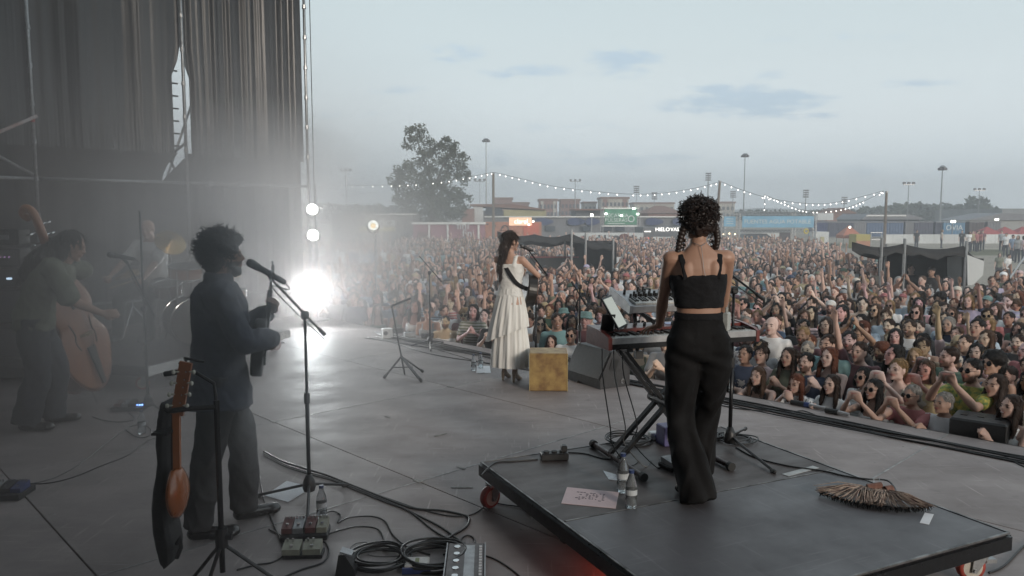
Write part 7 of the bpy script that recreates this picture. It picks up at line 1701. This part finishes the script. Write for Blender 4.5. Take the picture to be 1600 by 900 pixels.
# containers and wall on the right
def container(px0, px1, d, ytop, mat, label, txt=None):
    c, s = bx(px0, px1, d, zy(ytop, d), GZ, 2.4); t = thing('shipping_container', label, 'container', (c[0], d, GZ)); MB().box((0, 1.2, s[2] / 2), (s[0] - .05, 2.4, s[2])).build('hull', mat, t)
    n = max(4, int(s[0] / .35)); mb = MB()
    for k in range(n): mb.box((-s[0] / 2 + s[0] * (k + .5) / n, -.03, s[2] / 2), (s[0] / n * .5, .06, s[2] - .3))
    tag(mb.build('corrugation', mat, t), kind='stuff')
    for z in (.08, s[2] - .08): MB().box((0, -.05, z), (s[0], .1, .14)).build('edge_rail', m_grey, t)
    if txt: text('lettering', txt, 1.0, m_txt, t, (0, -.10, s[2] * .6), FR, .01)
CD = 105
for a, b, mt, lb, tx in ((1272, 1292, m_blueb, 'blue violet container at the right end of the banner gate', None), (1292, 1332, m_contn, 'navy container left of the pale slanted panel', None), (1332, 1352, m_grey, 'grey container with slanted pale pattern', None), (1352, 1388, m_contb, 'blue container behind the wooden light pole', None), (1388, 1410, m_contb, 'dark blue container left of the white mast', None), (1412, 1426, m_grey, 'short grey container right of the white mast', None), (1426, 1456, m_contn, 'navy container left of the tall flood mast', None), (1459, 1470, m_contn, 'short navy container right of the tall flood mast', None), (1471, 1506, m_contl, 'bright blue container with white lettering', 'OVIA'), (1512, 1536, m_contd, 'dark brown container next to the bright blue one', None), (1540, 1562, m_grey, 'grey container behind the red parasols', None)):
    container(a, b, CD, 346, mt, lb, tx)
t = thing('hoarding_wall', 'long white hoarding wall at the right edge of the field', 'wall', (xy(1500, 82), 82, GZ))
for k in range(17):
    px0 = 1378 + k * 16; MB().box((xy(px0 + 8, 82) - xy(1500, 82), 0, (zy(366, 82) - GZ) / 2), (16 / FPX * 82 - .02, .08, zy(366, 82) - GZ)).build('panel', m_wall, t)
t, w, h = block('low_pavilion', 'low pavilion with pale curved roof before the wooded hill', 'pavilion', 1340, 1434, 150, 343, m_dgrey, 10)
MB().prism([(-w / 2, h), (-w * .38, h + 1.1), (w * .3, h + 1.0), (w / 2, h + .3), (w / 2, h)], (0, 12, 0), (0, -1, 0), (1, 0, 0), (0, 0, 1)).build('roof', m_grey, t); MB().box((-w * .1, -1.1, h + .75), (w * .65, .2, .25)).build('pale_fascia', m_white, t)
t, w, h = block('stadium_building', 'large grey flat building at the right edge of the horizon', 'building', 1562, 1700, 190, 326, M('pale_grey_concrete', (.28, .29, .30), .8, scale=.3), 30); MB().box((0, -.4, 1.6), (w, .5, 2.2)).build('lower_glazing', m_dgrey, t)
t, w, h = block('grey_shed', 'low pale shed with sloping roof above the containers', 'shed', 1505, 1600, 130, 344, M('pale_tin', (.34, .34, .33), .6), 8); MB().prism([(-w / 2, h), (w * .1, h + 1.2), (w / 2, h + 1.0), (w / 2, h)], (0, 9, 0), (0, -.4, 0), (1, 0, 0), (0, 0, 1)).build('roof', m_grey, t)
t, w, h = block('brick_houses', 'row of red roofed houses below the string lights', 'houses', 1290, 1335, 200, 333, m_brick, 8); MB().prism([(-w / 2 - .3, h), (0, h + 1.4), (w / 2 + .3, h)], (0, 9, 0), (0, -.4, 0), (1, 0, 0), (0, 0, 1)).build('roof', m_roofr, t)
t, w, h = block('white_tent_panel', 'white tent panel with yellow poster right of the banner gate', 'tent', 1274, 1294, 60, 362, m_wall, 1.5, part='panel'); MB().box((-.02, -.05, 1.0), (.3, .03, .6)).build('poster', m_yel, t)
t, w, h = block('white_kiosk', 'white kiosk with rounded sign above the blue container', 'kiosk', 1276, 1300, 110, 333, m_wall, 2, ybot=344, part='sign_panel')
MB().cyl((0, 1, 0), (0, 1, h * .5 + 3), .12).build('post', m_steel, t)
def parasol(px, d, ytop, wpx, mat, label):
    t = thing('market_tent', label, 'tent', (xy(px, d), d + 1.5, GZ)); w = wpx / FPX * d; zt = zy(ytop, d) - GZ; ze = zt - .9
    MB().add([V((-w / 2, -w / 2, ze)), V((w / 2, -w / 2, ze)), V((w / 2, w / 2, ze)), V((-w / 2, w / 2, ze)), V((0, 0, zt)), V((-w / 2, -w / 2, ze - .3)), V((w / 2, -w / 2, ze - .3)), V((w / 2, w / 2, ze - .3)), V((-w / 2, w / 2, ze - .3))], [(0, 1, 4), (1, 2, 4), (2, 3, 4), (3, 0, 4), (0, 5, 6, 1), (1, 6, 7, 2), (2, 7, 8, 3), (3, 8, 5, 0)]).build('canopy', mat, t)
    for sx_ in (-1, 1):
        for sy_ in (-1, 1): MB().cyl((sx_ * w * .48, sy_ * w * .48, 0), (sx_ * w * .48, sy_ * w * .48, ze), .03).build('post', m_steel, t)
    return t
m_red = M('red_canvas', (.38, .08, .08), .7)
parasol(1552, 90, 354, 34, m_red, 'red market tent at the right, first behind the white wall'); parasol(1580, 92, 354, 32, m_red, 'red market tent behind the white wall, middle of the three'); parasol(1608, 92, 354, 32, m_red, 'red market tent cut by the right edge of the picture')
tt_ = parasol(1336, 70, 352, 28, M('orange_red_canvas', (.42, .15, .09), .7), 'orange red market tent behind the black tent'); MB().ell((-.3, -.9, 1.9), .1).build('lamp', emt('flood_glow', (1, .98, .85), 5), tt_)
t, w, h = block('food_counter', 'orange and yellow food counter under the orange red tent', 'counter', 1337, 1360, 69, 366, M('yellow_green_panel', (.45, .38, .10), .7), 1.5, part='counter'); MB().box((0, -.05, .45), (w, .1, .5)).build('orange_skirt', m_orng, t)
t = thing('lighting_truss', 'small white truss frame beside the wooden pole at right', 'truss frame', (xy(1368, 66), 66, GZ)); 
for px in (1360, 1376): MB().cyl((xy(px, 66) - xy(1368, 66), 0, 0), (xy(px, 66) - xy(1368, 66), 0, 1.5), .04).build('post', m_alu, t)
MB().cyl((-.5, 0, 1.5), (.5, 0, 1.5), .04).build('rail', m_alu, t); MB().cyl((-.5, 0, .9), (.5, 0, .9), .04).build('rail', m_alu, t)
for px, d, py in ((1551, 128, 343), (1483, 104, 346)):
    t = thing('flood_lamp', 'lit flood lamp %s' % ('above the red market tents' if px > 1500 else 'on top of the bright blue container'), 'lamp', (xy(px, d), d - .5, GZ)); MB().cyl((0, 0, 0), (0, 0, zy(py, d) - GZ), .05).build('post', m_steel, t); MB().box((0, -.1, zy(py, d) - GZ), (.55, .2, .3)).build('lamp_head', emt('flood_glow', (1, .98, .85), 5), t)
# masts
def mast(px, ytop, d, label, kind='ring', r=.16):
    t = thing('flood_mast', label, 'light mast', (xy(px, d), d, GZ)); h = zy(ytop, d) - GZ; MB().cyl((0, 0, 0), (0, 0, h), r, r * .5, 8).build('mast_pole', m_steel, t)
    if kind == 'ring':
        MB().lathe([(d * .0032, -.18), (d * .0038, 0), (d * .002, .25)], (0, 0, h), n=14).build('lamp_ring', m_steel, t)
        for k in range(8): a = k * .785; MB().box((math.cos(a) * d * .0040, math.sin(a) * d * .0040, h - .35), (.35, .35, .4), a).build('lamp_head', m_grey, t)
    elif kind == 'bar':
        MB().box((0, 0, h), (d * .014, .2, .15)).build('cross_bar', m_steel, t)
        for s in (-1, 0, 1): MB().box((s * d * .006, 0, h + .3), (.5, .3, .4)).build('lamp_head', m_grey, t)
    else:
        for k in range(4): MB().box((0, 0, h - k * .5), (d * .007, .3, .3)).build('lamp_row', m_grey, t)
mast(760, 220, 170, 'tall flood mast with ring head right of the big tree'); mast(1160, 243, 170, 'tall flood mast with ring head right of the keyboard player'); mast(1466, 262, 130, 'tall flood mast with ring head above the bright blue container')
mast(543, 268, 170, 'hazy flood mast left of the big tree', 'bar'); mast(898, 284, 190, 'mast with cross bar above the reddish apartment block', 'bar', .14); mast(1104, 272, 180, 'mast with stacked lamps close to the keyboard player', 'row', .2)
mast(1256, 298, 180, 'short mast with stacked lamps above the blue banner', 'row'); mast(1316, 309, 200, 'short hazy mast among the string lights', 'row'); mast(1415, 289, 150, 'slim mast with cross arm left of the tall right one', 'bar', .12); mast(1525, 298, 170, 'slim mast with cross arm above the dark brown container', 'bar', .12)
mast(993, 292, 200, 'very thin mast right of the green sign', 'row', .09); mast(1021, 302, 200, 'thin short mast above the hip roofed building', 'row', .12); mast(750, 284, 150, 'thin lamp post left of the ring headed mast', 'bar', .07); mast(1143, 300, 220, 'lattice mast right beside the curly hair', 'row', .16)
# festoon lights
m_pole = M('wooden_pole', (.20, .16, .13), .9, scale=3)
def wpole(px, ytop, d, label, lean=0):
    t = thing('wooden_pole', label, 'pole', (xy(px, d), d, GZ)); h = zy(ytop, d) - GZ; MB().cyl((-lean, 0, 0), (0, 0, h), .11, .08, 10).build('pole', m_pole, t); MB().cyl((0, 0, h - .1), (0, 0, h), .10, n=10).build('cap', m_steel, t)
FD = 52.0
wpole(771, 270, FD, 'wooden light pole left of the singer holding the string lights'); wpole(1122, 283, FD, 'wooden light pole behind the keyboard player', .25); wpole(1381, 299, FD, 'wooden light pole at the right end of the string lights')
m_bulb = emis('festoon_bulb', (1.0, .96, .88), 3.2); bulb = MB().ell((0, 0, -.05), (.036, .036, .044), None, 8, 6).mesh('bulb'); bulb.materials.append(m_bulb); sock = MB().cyl((0, 0, .0), (0, 0, .06), .025, n=6).mesh('socket'); sock.materials.append(m_black)
def festoon(pts, n, label, d=FD, jit=1):
    P = [D(a, b, d) for a, b in pts]; c = P[0].copy(); t = thing('string_lights', label, 'string lights', c); sp = spline(P, 10); MB().tube([p - c + V((0, 0, .04)) for p in sp], .012, 4).build('wire', m_black, t); q = random.Random(n)
    for k in range(n):
        u = (k + .5) / n * (len(sp) - 1); i = int(u); p = sp[i].lerp(sp[min(i + 1, len(sp) - 1)], u - i)
        if jit and q.random() < .05: continue
        o = link('bulb', bulb, None, t, p - c)
festoon([(478, 288), (540, 291), (600, 290), (650, 288), (700, 283), (740, 276), (771, 270)], 23, 'string lights running from the stage past the big tree')
festoon([(771, 270), (810, 279), (860, 291), (920, 299), (980, 304), (1030, 303), (1080, 296), (1122, 286)], 31, 'string lights hanging over the singer and the keyboard player')
festoon([(1122, 283), (1160, 298), (1200, 310), (1250, 318), (1290, 319), (1330, 312), (1381, 299)], 25, 'upper string lights at the right between two wooden poles')
festoon([(1194, 305), (1220, 316), (1250, 328), (1280, 331), (1320, 326), (1350, 315), (1381, 300)], 32, 'lower string lights at the right sagging above the houses')
festoon([(1194, 305), (1195, 318), (1194, 330)], 3, 'short vertical end of the lower string lights', jit=0)
# ---------------------------------------------------------------- control tents
def ctent(name_label, roof, posts, d0, dep, dark, white=None, az=0.0):
    bv = V((math.sin(az) * dep, math.cos(az) * dep, 0))
    c = D(roof[0][0], roof[0][1], d0); c.z = GZ; t = thing('control_tent', name_label, 'tent', c)
    top = [D(a, b, d0) - c for a, b in roof]; topb = [D(a, b - 2, d0 + dep) - c for a, b in roof]
    n = 7; fl = []
    for i in range(len(top) - 1):
        for k in range(n):
            u = k / n; p = top[i].lerp(top[i + 1], u); p.z -= .10 * math.sin(math.pi * u); fl.append(p)
    fl.append(top[-1]); bk = [p + bv + V((0, 0, -.12)) for p in fl]; q = random.Random(2)
    dn = [p + V((0, -.02, -.20 - .05 * math.sin(i * 1.9))) for i, p in enumerate(fl)]
    MB().rings([dn, fl, bk, [p + V((0, .02, -.3)) for p in bk]], cap=False, close=False).build('canopy', m_tarp2, t, smooth=True)
    for px, yb in posts:
        a = D(px, yb, d0) - c; a.z = 0; z = np.interp(px, [r_[0] for r_ in roof], [p.z for p in top]); MB().cyl(a, V((a.x, a.y, z + .12)), .035, n=8).build('post', m_alu, t); MB().cyl(V((a.x + bv.x, a.y + bv.y, 0)), V((a.x + bv.x, a.y + bv.y, z - .1)), .035, n=8).build('post', m_alu, t)
    a = D(dark[0], 400, d0 + dep) - c; b = D(dark[1], 400, d0 + dep) - c; zt = min(p.z for p in top)
    MB().box(((a.x + b.x) / 2, dep - .05, zt / 2), (abs(b.x - a.x), .05, zt)).build('back_cloth', m_tarp2, t)
    fx = (D(dark[1] + 4, 400, d0) - c).x; MB().rings([[V((fx, .06, 0)), V((fx, .06, zt))], [V((b.x, dep - .08, 0)), V((b.x, dep - .08, zt))]], cap=False, close=False).build('side_cloth', m_tarp2, t)
    MB().cyl(V((a.x, .0, 1.1)), V((b.x, 0, 1.1)), .03, n=8).build('rail', m_alu, t); MB().cyl(V(((a.x + b.x) / 2, .05, .3)), V((b.x, .05, 2.0)), .025, n=8).build('diagonal', m_alu, t)
    if white:
        p = [D(a_, b_, d0 - .05) - c for a_, b_ in white]; MB().add(p + [k + V((0, .8, -.1)) for k in p], [tuple(range(len(p)))] + [(i, (i + 1) % len(p), (i + 1) % len(p) + len(p), i + len(p)) for i in range(len(p))]).build('white_sheet', m_wall, t)
    return t
ctent('black control tent on scaffold poles standing in the right crowd', [(1331, 378), (1411, 381), (1506, 384), (1537, 404)], [(1375, 437), (1411, 437), (1507, 440)], 17.6, 2.6, (1372, 1502), [(1511, 398), (1538, 408), (1536, 430), (1520, 446), (1512, 446)], az=R(28))
ctent('black scaffold tent with sloping side left of the keyboard', [(777, 361), (835, 366), (893, 365), (963, 381)], [(893, 400), (915, 400), (958, 400)], 23.5, 3.0, (897, 960))
t = thing('mixing_desk', 'desk with red trim under the left tent', 'desk', D(865, 404, 25.5)); MB().box((0, 0, -.35), (1.6, .8, .8)).build('desk_body', m_black, t); MB().box((0, -.42, .07), (1.6, .04, .05)).build('red_trim', m_red, t)
def extra(px, d, sex, pose, st_, hc, sh, lab, gar='shirt', grp='people walking near the white wall', sc=1.0, rz=None):
    p = V((xy(px, d), d, GZ)); r_ = random.Random(px); make_person(p, r_.uniform(2, 4.2) if rz is None else rz, sc, sex, pose, st_, HC.get(hc, SH.get(hc, (.02, .02, .02))), SH[sh], gar, SKINS[px % 5], label=lab, group=grp)
extra(1458, 18.2, 'm', 'rest', 'cap', 'black', 'black', 'person in black clothes and cap standing inside the right black tent', grp='tent crew')
extra(1425, 19.0, 'm', 'rest', 'short', 'dark brown', 'black', 'person in black behind the left post of the right tent', grp='tent crew')
for i, a in enumerate(((1431, 68, 'm', 'rest', 'short', 'black', 'black', 'person in black standing alone before the white wall above the tent'), (1470, 70, 'f', 'rest', 'long', 'fair', 'beige', 'pale dressed person before the white wall, left of the group'), (1502, 66, 'm', 'rest', 'short', 'black', 'black', 'dark dressed person at the tent corner before the white wall'), (1513, 62, 'f', 'rest', 'bob', 'dark brown', 'white', 'person in white left of the orange dressed group'), (1519, 64, 'm', 'rest', 'short', 'brown', 'mustard', 'person in mustard shirt in the group before the white wall'), (1525, 63, 'm', 'rest', 'short', 'black', 'red', 'person in red shirt in the middle of the group before the wall'), (1530, 64, 'f', 'rest', 'long', 'black', 'red', 'long haired person in red in the group before the wall'), (1534, 66, 'm', 'rest', 'crop', 'black', 'maroon', 'person in maroon at the right of the group before the wall'), (1564, 64, 'm', 'rest', 'short', 'dark brown', 'pale grey', 'person in pale grey walking alone before the wall at right'), (1571, 55, 'f', 'rest', 'pony', 'dark brown', 'white', 'person in white with ponytail walking at right'), (1581, 50, 'm', 'rest', 'short', 'black', 'denim blue', 'person in denim blue walking at right, nearer than the others'), (1590, 48, 'f', 'rest', 'long', 'brown', 'grey', 'long haired person in grey walking near the right edge'), (1598, 47, 'f', 'rest', 'bob', 'black', 'pink', 'person in pink near the right edge of the field'),
    (1576, 33, 'm', 'rest', 'short', 'black', 'white', 'person in white on the sandy ground right of the black tent'), (1562, 34, 'f', 'rest', 'long', 'brown', 'olive green', 'person in olive green on the sandy ground right of the tent'), (1340, 22, 'm', 'rest', 'short', 'dark brown', 'white', 'person in white beside the left side of the right tent'))):
    extra(a[0], a[1], *a[2:7], a[7], sc=1.0 if a[1] > 40 else .75)
# ------------------------------------------------------------------ air
hz = MB().box((0, 740, 33), (1700, 1560, 70)).build('haze', volmat('haze_air', (.93, .96, 1.0), .0010, .2))
tag(hz, kind='stuff')
